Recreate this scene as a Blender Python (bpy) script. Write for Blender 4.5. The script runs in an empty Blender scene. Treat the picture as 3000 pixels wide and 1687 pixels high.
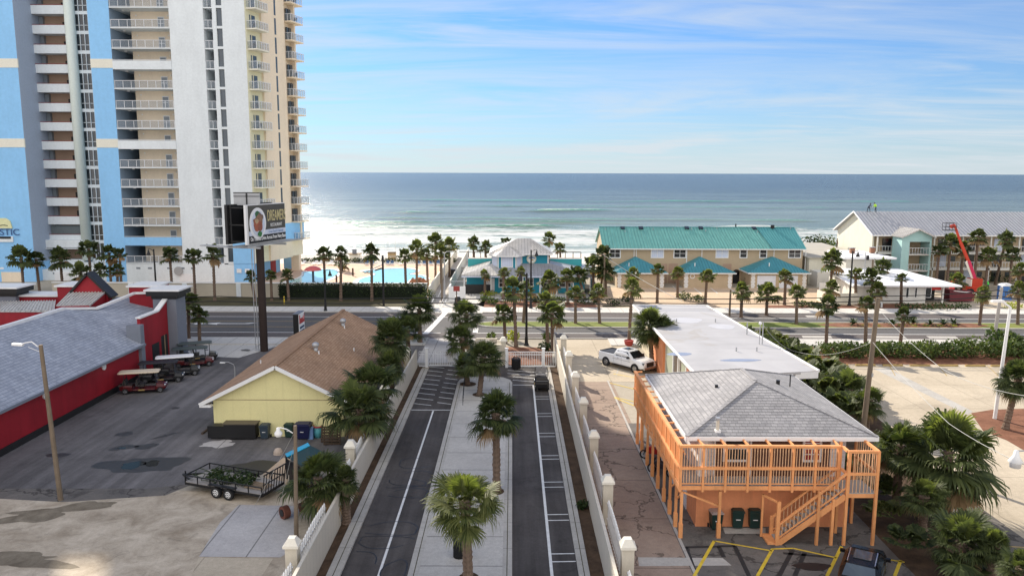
import bpy, math, random
from mathutils import Vector, Matrix, noise
random.seed(7)
R = math.radians
sc = bpy.context.scene
C = sc.collection
# ------------------------------------------------------------------ camera (drone, 19 m up, looking at the sea)
FPX, CX, CY = 2300.0, 1500.0, 843.5
HC = 19.0
PITCH = 8.4
cam_d = bpy.data.cameras.new('camera'); cam = bpy.data.objects.new('camera', cam_d); C.objects.link(cam)
cam_d.sensor_width = 36.0; cam_d.lens = 36.0 * FPX / 3000.0
cam_d.clip_start = 0.5; cam_d.clip_end = 40000
MR = Matrix.Rotation(R(90 - PITCH), 4, 'X') @ Matrix.Rotation(0.0033, 4, 'Z')
cam.matrix_world = Matrix.Translation((0, 0, HC)) @ MR
sc.camera = cam
M3 = MR.to_3x3()
def ray(px, py): return M3 @ Vector(((px - CX) / FPX, -(py - CY) / FPX, -1.0))
def P(px, py, z=0.0):
    "point of the horizontal plane z seen at a pixel of the photograph (survey helper)"
    d = ray(px, py); t = (z - HC) / d.z
    return Vector((d.x * t, d.y * t, z))
def PY(px, py, Y):
    d = ray(px, py); t = Y / d.y
    return Vector((d.x * t, Y, HC + d.z * t))
def G2(px, py): p = P(px, py); return (p.x, p.y)
# ------------------------------------------------------------------ mesh builder
class MB:
    def __init__(s): s.v = []; s.f = []; s.m = []
    def add(s, vs, fs, mi=0):
        n = len(s.v); s.v += [tuple(v) for v in vs]
        for f in fs: s.f.append(tuple(i + n for i in f)); s.m.append(mi)
        return s
    def box(s, x0, x1, y0, y1, z0, z1, mi=0):
        if x0 > x1: x0, x1 = x1, x0
        if y0 > y1: y0, y1 = y1, y0
        v = [(x0,y0,z0),(x1,y0,z0),(x1,y1,z0),(x0,y1,z0),(x0,y0,z1),(x1,y0,z1),(x1,y1,z1),(x0,y1,z1)]
        return s.add(v, [(3,2,1,0),(4,5,6,7),(0,1,5,4),(1,2,6,5),(2,3,7,6),(3,0,4,7)], mi)
    def obox(s, c, sx, sy, sz, rz=0, mi=0, tx=0, ty=0):
        m = Matrix.Translation(c) @ Matrix.Rotation(rz, 4, 'Z') @ Matrix.Rotation(tx, 4, 'X') @ Matrix.Rotation(ty, 4, 'Y')
        v = [m @ Vector((a*sx/2, b*sy/2, d*sz/2)) for d in (-1,1) for a,b in ((-1,-1),(1,-1),(1,1),(-1,1))]
        return s.add(v, [(3,2,1,0),(4,5,6,7),(0,1,5,4),(1,2,6,5),(2,3,7,6),(3,0,4,7)], mi)
    def beam(s, p, q, w, h=None, mi=0):
        p = Vector(p); q = Vector(q); h = h or w; d = (q - p)
        if d.length < 1e-6: return s
        d.normalize(); up = Vector((0,0,1)) if abs(d.z) < .95 else Vector((0,1,0))
        a = d.cross(up).normalized() * w/2; b = a.cross(d).normalized() * h/2
        v = [p-a-b, p+a-b, p+a+b, p-a+b, q-a-b, q+a-b, q+a+b, q-a+b]
        return s.add(v, [(0,1,2,3),(7,6,5,4),(0,4,5,1),(1,5,6,2),(2,6,7,3),(3,7,4,0)], mi)
    def cyl(s, p, q, r0, r1=None, n=10, mi=0, cap=True):
        p = Vector(p); q = Vector(q); r1 = r0 if r1 is None else r1; d = (q-p).normalized()
        up = Vector((0,0,1)) if abs(d.z) < .95 else Vector((1,0,0))
        a = d.cross(up).normalized(); b = d.cross(a)
        v = []
        for c, r in ((p, r0), (q, r1)):
            for i in range(n): t = 2*math.pi*i/n; v.append(c + (a*math.cos(t) + b*math.sin(t))*r)
        f = [(i, (i+1) % n, n+(i+1) % n, n+i) for i in range(n)]
        if cap: f += [tuple(range(n-1,-1,-1)), tuple(range(n, 2*n))]
        return s.add(v, f, mi)
    def tube(s, pts, r, n=6, mi=0):
        for a, b in zip(pts[:-1], pts[1:]): s.cyl(a, b, r, r, n, mi)
        return s
    def lathe(s, c, prof, n=16, mi=0):
        v = []; f = []; c = Vector(c)
        for r, z in prof:
            for i in range(n): t = 2*math.pi*i/n; v.append(c + Vector((r*math.cos(t), r*math.sin(t), z)))
        for k in range(len(prof)-1):
            for i in range(n): j = (i+1) % n; f.append((k*n+i, k*n+j, (k+1)*n+j, (k+1)*n+i))
        return s.add(v, f, mi)
    def prism(s, poly, z0, z1, mi=0, top=None):
        n = len(poly); a = 0
        for i in range(n): x0,y0 = poly[i][:2]; x1,y1 = poly[(i+1)%n][:2]; a += x0*y1 - x1*y0
        if a < 0: poly = poly[::-1]
        v = [(p[0],p[1],z0) for p in poly] + [(p[0],p[1],z1) for p in poly]
        f = [tuple(range(n-1,-1,-1)), tuple(range(n,2*n))] + [(i,(i+1)%n,n+(i+1)%n,n+i) for i in range(n)]
        return s.add(v, f, mi)
    def quad(s, a, b, c, d, mi=0): return s.add([a,b,c,d], [(0,1,2,3)], mi)
    def slab(s, pts, th, mi=0):
        "thick sheet from a planar polygon: pts are its top, th its thickness downwards along the normal"
        pts = [Vector(p) for p in pts]; n = len(pts)
        nn = (pts[1]-pts[0]).cross(pts[2]-pts[0]).normalized()
        if nn.z < 0: nn = -nn; pts = pts[::-1]
        v = pts + [p - nn*th for p in pts]
        f = [tuple(range(n)), tuple(range(2*n-1, n-1, -1))] + [(i, i+n, (i+1)%n+n, (i+1)%n) for i in range(n)]
        return s.add(v, f, mi)
    def build(s, name, mats, parent=None, smooth=False, world=True, **kw):
        off = Vector((0,0,0))
        if parent is not None and world: off = TL.get(parent.name, Vector((0,0,0)))
        me = bpy.data.meshes.new(name)
        me.from_pydata([tuple(Vector(v) - off) for v in s.v], [], s.f)
        if not isinstance(mats, (list, tuple)): mats = [mats]
        for m in mats: me.materials.append(m)
        if len(mats) > 1: me.polygons.foreach_set('material_index', s.m)
        if smooth: me.polygons.foreach_set('use_smooth', [True]*len(me.polygons))
        me.update()
        o = bpy.data.objects.new(name, me); C.objects.link(o)
        if parent is not None: o.parent = parent; TL[o.name] = off
        for k, x in kw.items(): o[k] = x
        return o
TL = {}
def thing(name, label, cat, loc=(0,0,0), group=None):
    o = bpy.data.objects.new(name, None); C.objects.link(o); o.location = loc
    o.empty_display_size = .2
    o['label'] = label; o['category'] = cat
    if group: o['group'] = group
    TL[o.name] = Vector(loc); return o
def tag(o, label, cat, group=None):
    o['label'] = label; o['category'] = cat
    if group: o['group'] = group
    return o
def kids(o): return [c for c in bpy.data.objects if c.parent == o]
def copy_tree(o, parent=None, _k=None):
    c = o.copy(); C.objects.link(c)
    if parent is not None: c.parent = parent
    for ch in CH.get(o.name) or CH.setdefault(o.name, kids(o)): copy_tree(ch, c)
    return c
CH = {}
def dup(o, loc, rz, label=None, cat=None, group=None, scale=None):
    c = copy_tree(o); c.location = loc; c.rotation_euler = (0,0,rz)
    if label: c['label'] = label
    if cat: c['category'] = cat
    if group: c['group'] = group
    if scale: c.scale = (scale,)*3
    return c
def struct(o, kind='structure'): o['kind'] = kind; return o
# ------------------------------------------------------------------ materials
def lin(c):
    return tuple((x/12.92 if x <= .04045 else ((x+.055)/1.055)**2.4) for x in c)
def hx(h): return lin(tuple(int(h[i:i+2], 16)/255 for i in (0,2,4)))
class NT:
    def __init__(s, name):
        s.m = bpy.data.materials.new(name); s.m.use_nodes = True; s.t = s.m.node_tree; s.N = s.t.nodes; s.L = s.t.links
        s.b = s.N['Principled BSDF']; s.out = s.N['Material Output']
        s.tc = s.N.new('ShaderNodeTexCoord')
    def n(s, typ, **kw):
        x = s.N.new(typ)
        for k, v in kw.items():
            if k.startswith('i_'):
                k = k[2:]; k = int(k) if k.isdigit() else k.replace('_', ' ')
                if hasattr(v, 'bl_idname') or isinstance(v, bpy.types.NodeSocket): s.L.new(v, x.inputs[k])
                else: x.inputs[k].default_value = v
            else: setattr(x, k, v)
        return x
    def map(s, scale=(1,1,1), rot=(0,0,0), src=None, loc=(0,0,0)):
        m = s.n('ShaderNodeMapping'); m.inputs['Scale'].default_value = scale; m.inputs['Rotation'].default_value = rot; m.inputs['Location'].default_value = loc
        s.L.new(src or s.tc.outputs['Object'], m.inputs['Vector']); return m.outputs[0]
    def noise(s, scale, detail=4, vec=None, rough=.55, dist=0):
        x = s.n('ShaderNodeTexNoise'); x.inputs['Scale'].default_value = scale; x.inputs['Detail'].default_value = detail
        x.inputs['Roughness'].default_value = rough; x.inputs['Distortion'].default_value = dist
        s.L.new(vec or s.tc.outputs['Object'], x.inputs['Vector']); return x.outputs['Fac']
    def ramp(s, fac, stops, interp='LINEAR'):
        x = s.n('ShaderNodeValToRGB'); cr = x.color_ramp; cr.interpolation = interp
        while len(cr.elements) < len(stops): cr.elements.new(.5)
        for e, (p, c) in zip(cr.elements, stops):
            e.position = p; c = (c,c,c) if not isinstance(c, (tuple, list)) else c; e.color = (*c[:3], 1)
        s.L.new(fac, x.inputs[0]); return x.outputs[0]
    def mix(s, fac, a, b, typ='MIX'):
        x = s.n('ShaderNodeMix', data_type='RGBA', blend_type=typ)
        for i, v in ((0, fac), (6, a), (7, b)):
            if isinstance(v, bpy.types.NodeSocket): s.L.new(v, x.inputs[i])
            elif i == 0: x.inputs[0].default_value = v
            else: x.inputs[i].default_value = (*v[:3], 1)
        return x.outputs[2]
    def math(s, op, a, b=0.0, c=None, clamp=False):
        x = s.n('ShaderNodeMath', operation=op, use_clamp=clamp)
        for i, v in ((0, a), (1, b), (2, c)):
            if v is None: continue
            if isinstance(v, bpy.types.NodeSocket): s.L.new(v, x.inputs[i])
            else: x.inputs[i].default_value = v
        return x.outputs[0]
    def col(s, c):
        if isinstance(c, bpy.types.NodeSocket): s.L.new(c, s.b.inputs['Base Color'])
        else: s.b.inputs['Base Color'].default_value = (*c[:3], 1)
    def bump(s, h, strength=.3, dist=.02):
        x = s.n('ShaderNodeBump'); x.inputs['Strength'].default_value = strength; x.inputs['Distance'].default_value = dist
        s.L.new(h, x.inputs['Height']); s.L.new(x.outputs[0], s.b.inputs['Normal'])
    def set(s, **kw):
        for k, v in kw.items():
            i = s.b.inputs[k.replace('_', ' ')]
            if isinstance(v, bpy.types.NodeSocket): s.L.new(v, i)
            else: i.default_value = v
        return s.m
def sc3(c, k): return tuple(min(1, x*k) for x in c)
def plain(name, c, rough=.7, var=.12, scale=2.5, metal=0, spec=.4, bump=0, grime=.0):
    t = NT(name)
    n = t.noise(scale, 5)
    base = t.mix(n, sc3(c, 1-var*2), sc3(c, 1+var*1.2))
    n2 = t.ramp(t.noise(scale*9, 3), [(.3, .95), (.7, 1.03)])
    base = t.mix(1.0, base, n2, 'MULTIPLY')
    if grime:
        g = t.ramp(t.noise(1.0, 6, t.map((.9,.9,.16)), .7), [(.45, 1.0), (.75, 1-grime)])
        base = t.mix(1.0, base, g, 'MULTIPLY')
    t.col(base)
    if bump: t.bump(t.noise(scale*25, 2), bump, .01)
    return t.set(Roughness=rough, Metallic=metal, Specular_IOR_Level=spec)
def ground(name, c1, c2, scale=.35, fine=6, crack=0, rough=.92, stain=None, joints=0, jx=3., jy=3., streak=0, jcol=.45):
    t = NT(name)
    n = t.noise(scale, 8, rough=.65, dist=.6)
    base = t.mix(t.ramp(n, [(.3, 0.0), (.7, 1.0)]), c1, c2)
    f = t.ramp(t.noise(fine, 6, rough=.8), [(.25, .8), (.75, 1.15)])
    base = t.mix(1.0, base, f, 'MULTIPLY')
    g = t.ramp(t.noise(fine*8, 2), [(.2, .85), (.8, 1.12)])
    base = t.mix(1.0, base, g, 'MULTIPLY')
    if stain:
        s_ = t.ramp(t.noise(scale*1.7, 6, t.map(loc=(31,7,0)), .7, 1.), [(.56, 1.0), (.66, stain)])
        base = t.mix(1.0, base, s_, 'MULTIPLY')
    if streak:
        s_ = t.ramp(t.noise(1.0, 6, t.map((1.1,.05,1)), .6), [(.35, 1-streak), (.65, 1+streak*.7)])
        base = t.mix(1.0, base, s_, 'MULTIPLY')
    if crack:
        w = t.n('ShaderNodeTexVoronoi', feature='DISTANCE_TO_EDGE'); w.inputs['Scale'].default_value = crack
        nv = t.n('ShaderNodeTexNoise'); nv.inputs['Scale'].default_value = 1.3; nv.inputs['Detail'].default_value = 6
        t.L.new(t.tc.outputs['Object'], nv.inputs['Vector'])
        ad = t.n('ShaderNodeMixRGB', blend_type='LINEAR_LIGHT'); ad.inputs[0].default_value = .9
        t.L.new(t.tc.outputs['Object'], ad.inputs[1]); t.L.new(nv.outputs['Color'], ad.inputs[2]); t.L.new(ad.outputs[0], w.inputs['Vector'])
        base = t.mix(1.0, base, t.ramp(w.outputs[0], [(.0, .45), (.012, .5), (.02, 1.0)]), 'MULTIPLY')
    if joints:
        sx = t.n('ShaderNodeSeparateXYZ'); t.L.new(t.tc.outputs['Object'], sx.inputs[0])
        for o_, sp in ((0, jx), (1, jy)):
            if not sp: continue
            q = t.math('ABSOLUTE', t.math('SUBTRACT', t.math('FRACT', t.math('DIVIDE', sx.outputs[o_], sp)), .5))
            base = t.mix(1.0, base, t.ramp(q, [(0.0, jcol), (.03/sp, jcol), (.045/sp, 1.0)]), 'MULTIPLY')
    t.col(base); t.bump(t.noise(fine*6, 3), .35, .02)
    return t.set(Roughness=rough, Specular_IOR_Level=.25)
def shingle(name, c1, c2, row=.16, strength=.5):
    "courses follow the height, so they read on every pitch of a roof"
    t = NT(name)
    sx = t.n('ShaderNodeSeparateXYZ'); t.L.new(t.tc.outputs['Object'], sx.inputs[0])
    g = t.n('ShaderNodeNewGeometry'); sn = t.n('ShaderNodeSeparateXYZ'); t.L.new(g.outputs['Normal'], sn.inputs[0])
    sel = t.math('GREATER_THAN', t.math('ABSOLUTE', sn.outputs[0]), t.math('ABSOLUTE', sn.outputs[1]))
    cb = t.n('ShaderNodeCombineXYZ'); t.L.new(t.math('ADD', t.math('MULTIPLY', sx.outputs[1], sel), t.math('MULTIPLY', sx.outputs[0], t.math('SUBTRACT', 1.0, sel))), cb.inputs[0]); t.L.new(sx.outputs[2], cb.inputs[1])
    br = t.n('ShaderNodeTexBrick'); t.L.new(cb.outputs[0], br.inputs['Vector'])
    br.inputs['Scale'].default_value = 1; br.inputs['Brick Width'].default_value = .32; br.inputs['Row Height'].default_value = row
    br.inputs['Mortar Size'].default_value = row*.13; br.inputs['Mortar Smooth'].default_value = .2; br.inputs['Bias'].default_value = 0
    br.inputs['Color1'].default_value = (*c1, 1); br.inputs['Color2'].default_value = (*c2, 1); br.inputs['Mortar'].default_value = (*sc3(c1, 1-strength), 1)
    lw = t.math('MULTIPLY', t.math('LESS_THAN', sn.outputs[1], -.2), .62); mc = t.mix(t.math('ADD', lw, .38), c1, sc3(c1, 1-strength)); t.L.new(mc, br.inputs['Mortar'])
    base = t.mix(1.0, br.outputs[0], t.ramp(t.noise(.5, 6, rough=.7), [(.3, .8), (.7, 1.15)]), 'MULTIPLY')
    base = t.mix(1.0, base, t.ramp(t.noise(22, 3), [(.25, .75), (.75, 1.2)]), 'MULTIPLY')
    t.col(base); t.bump(br.outputs['Fac'], -.4, .02)
    return t.set(Roughness=.95, Specular_IOR_Level=.2)
def siding(name, c, pitch=.2, vertical=False, depth=.75, rough=.75, var=.08):
    t = NT(name)
    sx = t.n('ShaderNodeSeparateXYZ'); t.L.new(t.tc.outputs['Object'], sx.inputs[0])
    a = t.math('ADD', sx.outputs[0], sx.outputs[1]) if vertical else sx.outputs[2]
    q = t.math('FRACT', t.math('DIVIDE', a, pitch))
    base = t.mix(t.noise(.8, 5), sc3(c, 1-var), sc3(c, 1+var))
    base = t.mix(1.0, base, t.ramp(q, [(0, depth), (.08, depth), (.14, 1.0)]), 'MULTIPLY')
    base = t.mix(1.0, base, t.ramp(t.noise(14, 3), [(.3, .94), (.7, 1.04)]), 'MULTIPLY')
    t.col(base); t.bump(q, .4, .02)
    return t.set(Roughness=rough, Specular_IOR_Level=.3)
def seam(name, c, pitch=.45, depth=.72, rough=.42):
    "standing-seam sheet: seams run up every slope"
    t = NT(name)
    sx = t.n('ShaderNodeSeparateXYZ'); t.L.new(t.tc.outputs['Object'], sx.inputs[0])
    g = t.n('ShaderNodeNewGeometry'); sn = t.n('ShaderNodeSeparateXYZ'); t.L.new(g.outputs['Normal'], sn.inputs[0])
    sel = t.math('GREATER_THAN', t.math('ABSOLUTE', sn.outputs[0]), t.math('ABSOLUTE', sn.outputs[1]))
    a = t.math('ADD', t.math('MULTIPLY', sx.outputs[1], sel), t.math('MULTIPLY', sx.outputs[0], t.math('SUBTRACT', 1.0, sel)))
    q = t.math('FRACT', t.math('DIVIDE', a, pitch))
    base = t.mix(t.noise(.6, 5), sc3(c, .9), sc3(c, 1.08))
    base = t.mix(1.0, base, t.ramp(q, [(0, depth), (.16, depth), (.22, 1.0)]), 'MULTIPLY')
    base = t.mix(1.0, base, t.ramp(t.noise(1.0, 5, t.map((2,.2,2)), .6), [(.35, .9), (.7, 1.06)]), 'MULTIPLY')
    t.col(base); return t.set(Roughness=rough, Specular_IOR_Level=.45)
def leafmat(name, c1, c2, tr=.35, rough=.45):
    t = NT(name)
    g = t.n('ShaderNodeNewGeometry'); o = t.n('ShaderNodeObjectInfo')
    r = t.math('ADD', t.math('MULTIPLY', g.outputs['Random Per Island'], .7), t.math('MULTIPLY', o.outputs['Random'], .3))
    c = t.mix(r, c1, c2); t.col(c); t.set(Roughness=max(rough,.6), Specular_IOR_Level=.25)
    tl = t.n('ShaderNodeBsdfTranslucent'); t.L.new(t.mix(1.0, c, (1.6,1.7,.8), 'MULTIPLY'), tl.inputs[0])
    mx = t.n('ShaderNodeMixShader'); mx.inputs[0].default_value = tr
    t.L.new(t.b.outputs[0], mx.inputs[1]); t.L.new(tl.outputs[0], mx.inputs[2]); t.L.new(mx.outputs[0], t.out.inputs[0])
    return t.m
def glass(name, c=(.02,.025,.03), rough=.08):
    t = NT(name); t.col(t.mix(t.noise(.7, 2), sc3(c, .6), sc3(c, 1.5)))
    return t.set(Roughness=rough, Specular_IOR_Level=.8)
def alpha(name, c, a, rough=.1):
    t = NT(name); t.col(t.mix(t.noise(2, 2), sc3(c, .9), c)); return t.set(Roughness=rough, Alpha=a)

m = {}
m['asphalt_road'] = ground('asphalt_road', (.085,.083,.085), (.115,.112,.112), .08, 3, 0, streak=0, stain=.85)
m['bike_asphalt'] = ground('bike_asphalt', (.10,.088,.085), (.13,.115,.11), .1, 3)
m['asphalt_lane'] = ground('asphalt_lane', (.060,.053,.050), (.102,.093,.088), .25, 5, 0, streak=.30, stain=.78)
m['asphalt_lot'] = ground('asphalt_lot', (.105,.10,.10), (.185,.175,.175), .12, 2.5, 0, stain=.8, streak=.28)
m['asphalt_old'] = ground('asphalt_old', (.10,.095,.09), (.19,.17,.15), .3, 3, .25, stain=.6)
m['concrete'] = ground('concrete', (.42,.40,.37), (.55,.53,.49), .2, 4, joints=1, jx=0, jy=3.1)
m['walk'] = ground('walk', (.50,.48,.44), (.62,.60,.56), .2, 4, joints=1, jx=1.8, jy=0, jcol=.65)
m['concrete_lot'] = ground('concrete_lot', (.40,.34,.255), (.55,.475,.365), .09, 3, joints=1, jx=6.1, jy=7.3, stain=.85, jcol=.7)
m['slab'] = ground('slab', (.40,.38,.37), (.52,.50,.48), .3, 4, joints=1, jx=2.4, jy=0, stain=.85)
m['alley'] = ground('alley', (.25,.18,.14), (.36,.28,.22), .12, 2.5, .28, stain=.8, joints=1, jx=0, jy=5.5, jcol=.55)
m['kerb'] = ground('kerb', (.38,.36,.33), (.48,.46,.42), .5, 5, joints=1, jx=0, jy=3.0, jcol=.7)
m['dirt'] = ground('dirt', (.29,.235,.17), (.60,.52,.41), .45, 3.6, stain=.78)
m['scrub'] = ground('scrub', (.13,.105,.075), (.27,.23,.17), .9, 5)
m['mulch'] = ground('mulch', (.05,.032,.02), (.12,.075,.045), 1.2, 9, rough=1)
m['red_mulch'] = ground('red_mulch', (.13,.055,.03), (.27,.125,.075), .9, 9, rough=1)
m['grass'] = ground('grass', (.10,.15,.03), (.22,.23,.06), .4, 9, rough=1)
m['dark_grass'] = ground('dark_grass', (.05,.05,.025), (.10,.085,.045), .3, 6, rough=1)
m['sand'] = ground('sand', (.55,.52,.46), (.66,.63,.57), .12, 2, rough=1)
m['base'] = ground('base', (.33,.29,.23), (.42,.38,.31), .1, 2)
m['pool_deck'] = ground('pool_deck', (.60,.42,.30), (.72,.53,.40), .1, 4, joints=1, jx=4, jy=4, jcol=.85)
m['tan_drive'] = ground('tan_drive', (.50,.37,.25), (.60,.46,.32), .12, 4, joints=1, jx=5, jy=5, jcol=.8)
m['paint_white'] = plain('paint_white', (.72,.72,.70), .7, .15, 3)
m['paint_yellow'] = plain('paint_yellow', (.72,.52,.05), .7, .2, 3)
m['paint_black'] = plain('paint_black', (.03,.03,.03), .7, .2, 3)
m['worn_yellow'] = plain('worn_yellow', (.45,.32,.12), .8, .25, 3)
m['tar'] = plain('tar', (.02,.02,.021), .5, .2, 3)
m['wet'] = plain('wet', (.035,.033,.032), .45, .2, 1.2)
t_ = NT('puddle'); t_.col(t_.mix(t_.noise(1.), (.012,.014,.015), (.02,.022,.022))); m['puddle'] = t_.set(Roughness=.06, Specular_IOR_Level=.06)
m['white'] = plain('white', (.78,.79,.80), .5, .06, 1.5)
m['trim_white'] = plain('trim_white', (.80,.80,.79), .5, .05, 3)
m['wall_cream'] = plain('wall_cream', (.60,.55,.45), .8, .07, 1.2, grime=.18)
m['cap_cream'] = plain('cap_cream', (.78,.74,.64), .7, .06, 1.5, grime=.1)
m['black_metal'] = plain('black_metal', (.012,.012,.013), .45, .1, 3)
m['black_plastic'] = plain('black_plastic', (.02,.02,.021), .5, .1, 3)
m['galv'] = plain('galv', (.42,.43,.44), .45, .08, 3, metal=.4)
m['conc_pole'] = plain('conc_pole', (.42,.39,.36), .85, .1, 2, grime=.2)
m['wood_pole'] = plain('wood_pole', (.20,.155,.11), .95, .2, 2, grime=.3)
m['wood_dark'] = plain('wood_dark', (.09,.06,.04), .9, .2, 2)
m['wood'] = plain('wood', (.30,.22,.14), .9, .15, 2)
m['rubber'] = plain('rubber', (.015,.015,.016), .75, .1, 5)
m['glass'] = glass('glass'); m['glass_blue'] = glass('glass_blue', (.05,.07,.09))
m['chrome'] = plain('chrome', (.55,.56,.58), .25, .05, 3, metal=.9)
m['wire'] = plain('wire', (.02,.02,.02), .6); m['wire_white'] = plain('wire_white', (.42,.42,.40), .7)
# tower
m['t_blue'] = plain('tower_blue', (.27,.55,.86), .75, .05, .25, bump=.1, grime=.06)
m['t_white'] = plain('tower_white', (.72,.77,.79), .75, .05, .3, bump=.1, grime=.08)
m['t_band'] = plain('tower_band', (.74,.72,.62), .75, .04, .5)
m['t_beige'] = plain('tower_beige', (.82,.70,.54), .8, .05, .4, grime=.08)
m['t_rail'] = alpha('rail_glass', (.30,.35,.40), .25)
m['t_cream'] = plain('tower_cream', (.74,.72,.52), .8, .05, .5)
m['t_brown'] = plain('tower_brown', (.42,.29,.21), .85, .1, .5)
m['door_grey'] = plain('door_grey', (.22,.25,.28), .5, .1, 1)
m['railing_white'] = plain('railing_white', (.72,.74,.76), .45, .05, 1)
# low buildings
m['red_wall'] = plain('red_wall', (.33,.012,.022), .6, .14, .6, grime=.3)
m['shingle_blue'] = shingle('shingle_grey', (.30,.33,.39), (.40,.43,.49), .13, .4)
m['shingle_grey'] = shingle('shingle_warm_grey', (.28,.275,.28), (.37,.36,.36), .085, .45)
m['shingle_brown'] = shingle('shingle_brown', (.35,.215,.13), (.44,.285,.18), .09, .38)
m['pilaster'] = plain('pilaster_grey', (.20,.22,.26), .8, .06, 1)
m['yellow_wall'] = siding('yellow_wall', (.80,.73,.37), 1.22, True, .965)
m['orange'] = plain('orange_paint', (.90,.385,.15), .65, .14, 2.2, bump=.05, grime=.3)
m['orange_wall'] = plain('orange_wall', (.80,.31,.14), .8, .08, .8, bump=.3, grime=.25)
m['deck_wood'] = siding('deck_boards', (.36,.34,.32), .14, True, .7)
m['siding_cream'] = siding('siding_cream', (.62,.55,.42), .2)
m['siding_white'] = siding('siding_white', (.70,.68,.68), .22)
m['siding_green'] = siding('siding_green', (.36,.38,.28), .2)
t_ = NT('flat_roof')
b_ = t_.mix(t_.ramp(t_.noise(.12, 5, rough=.6, dist=1), [(.35, 0), (.7, 1)]), (.36,.355,.36), (.44,.435,.44))
b_ = t_.mix(1.0, b_, t_.ramp(t_.noise(1.0, 4, t_.map((.12,1.6,1))), [(.3, .93), (.7, 1.04)]), 'MULTIPLY')
b_ = t_.mix(t_.ramp(t_.noise(.17, 4, t_.map(loc=(4,9,0)), .5, .5), [(.60, 0.0), (.63, .55), (.66, .1)]), b_, (.32,.29,.25)); t_.col(b_)
m['flat_roof'] = t_.set(Roughness=.6)
m['white_roof'] = plain('white_roof', (.82,.83,.85), .6, .04, .5)
m['teal_roof'] = seam('teal_roof', (.16,.41,.37), .6)
m['teal_roof_dark'] = seam('teal_roof_dark', (.07,.27,.31), .5)
m['metal_roof'] = seam('metal_roof', (.56,.54,.51), .5, .66)
m['metal_grey'] = seam('metal_grey_roof', (.37,.38,.41), .6)
m['tan_stucco'] = plain('tan_stucco', (.50,.39,.26), .85, .06, 1, bump=.2)
m['teal_siding'] = siding('teal_siding', (.03,.28,.38), .2, False, .7)
m['teal_light'] = plain('teal_light', (.05,.36,.38), .6, .08)
m['cream_stucco'] = plain('cream_stucco', (.70,.67,.56), .85, .05, 1, grime=.1)
m['sea_green'] = plain('sea_green', (.40,.62,.60), .7, .05, 1)
m['white_wall'] = plain('white_wall', (.68,.67,.62), .8, .06, 1, grime=.1)
m['shutter'] = siding('shutter', (.62,.68,.82), .35, True, .8)
# foliage
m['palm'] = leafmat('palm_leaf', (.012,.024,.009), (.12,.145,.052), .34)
m['palm_lit'] = leafmat('palm_leaf_lit', (.03,.05,.015), (.20,.21,.08), .38)  # paler copy of the palm leaf, sunlight put into its colour
m['palm_dead'] = leafmat('palm_leaf_dead', (.16,.10,.05), (.28,.19,.10), .2, .9)
m['palm_heart'] = leafmat('palm_leaf_young', (.06,.085,.02), (.16,.18,.05), .4)
m['boot'] = plain('palm_boot', (.09,.065,.045), .95, .2, 5)
m['trunk'] = ground('palm_trunk', (.11,.075,.055), (.22,.16,.12), 2, 9, rough=1)
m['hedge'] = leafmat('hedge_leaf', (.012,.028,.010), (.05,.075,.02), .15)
m['shrub'] = leafmat('shrub_leaf', (.03,.06,.02), (.12,.15,.04), .25)
m['yellow_shrub'] = leafmat('yellow_shrub_leaf', (.20,.24,.03), (.34,.34,.06), .35)
m['twig'] = plain('twig', (.13,.10,.08), .9)
# ================================================================== SETTING
def sheet(name, poly, z, mat, kind='structure'):
    b = MB(); a = 0; n = len(poly)
    for i in range(n): a += poly[i][0]*poly[(i+1)%n][1] - poly[(i+1)%n][0]*poly[i][1]
    if a < 0: poly = poly[::-1]
    b.add([(p[0],p[1],z) for p in poly], [tuple(range(n))])
    o = b.build(name, mat); o['kind'] = kind; return o
def rect(x0,x1,y0,y1): return [(x0,y0),(x1,y0),(x1,y1),(x0,y1)]
def sbox(name, x0,x1,y0,y1,z0,z1,mat):
    o = MB().box(x0,x1,y0,y1,z0,z1).build(name, mat); o['kind'] = 'structure'; return o
# ground to the beach
b = MB(); b.add([(-1500,-60,0),(1500,-60,0),(1500,168,0),(-1500,168,0),(1500,182,-.55),(-1500,182,-.55),(1500,205,-2.0),(-1500,205,-2.0),(1500,330,-9),(-1500,330,-9)],
    [(0,1,2,3),(3,2,4,5),(5,4,6,7),(7,6,8,9)])
b.m = [0,1,1,1]; o = b.build('ground', [m['base'], m['sand']]); o['kind'] = 'structure'
sheet('beach_sand', rect(-400,400,150,168), .004, m['sand'])
# road
sheet('road', rect(-260,300,88.7,105.2), .006, m['asphalt_road'])
for y0,y1 in ((88.7,91.75),(102.05,105.2)): sheet('bike_lane', rect(-260,300,y0,y1), .012, m['bike_asphalt'])
for y in (91.8,101.95): sheet('lane_line', rect(-260,-8.5,y-.1,y+.1), .018, m['paint_white']); sheet('lane_line', rect(-4.2,300,y-.1,y+.1), .018, m['paint_white'])
for y in (95.2,98.8): sheet('lane_line', rect(-260,-15,y-.07,y+.07), .018, m['worn_yellow'])
for y in (105.2,88.42): sbox('kerb', -260,-10.5 if y>90 else -9.5,y,y+.28,0,.12,m['kerb']); sbox('kerb', -4.0,300,y,y+.28,0,.12,m['kerb'])
sbox('pavement', -260,-12,105.48,109.4,0,.11,m['walk']); sbox('pavement', -4,300,105.48,109.3,0,.11,m['walk'])
sbox('pavement', -260,-9.6,85.0,88.42,0,.11,m['walk']); sbox('pavement', 11,300,85.0,88.42,0,.11,m['walk'])
sheet('pavement_crossing', rect(-12,-4,105.2,117), .014, m['walk'])
sheet('pavement_crossing', rect(-9.6,-4.2,77,88.7), .014, m['slab'])
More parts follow.
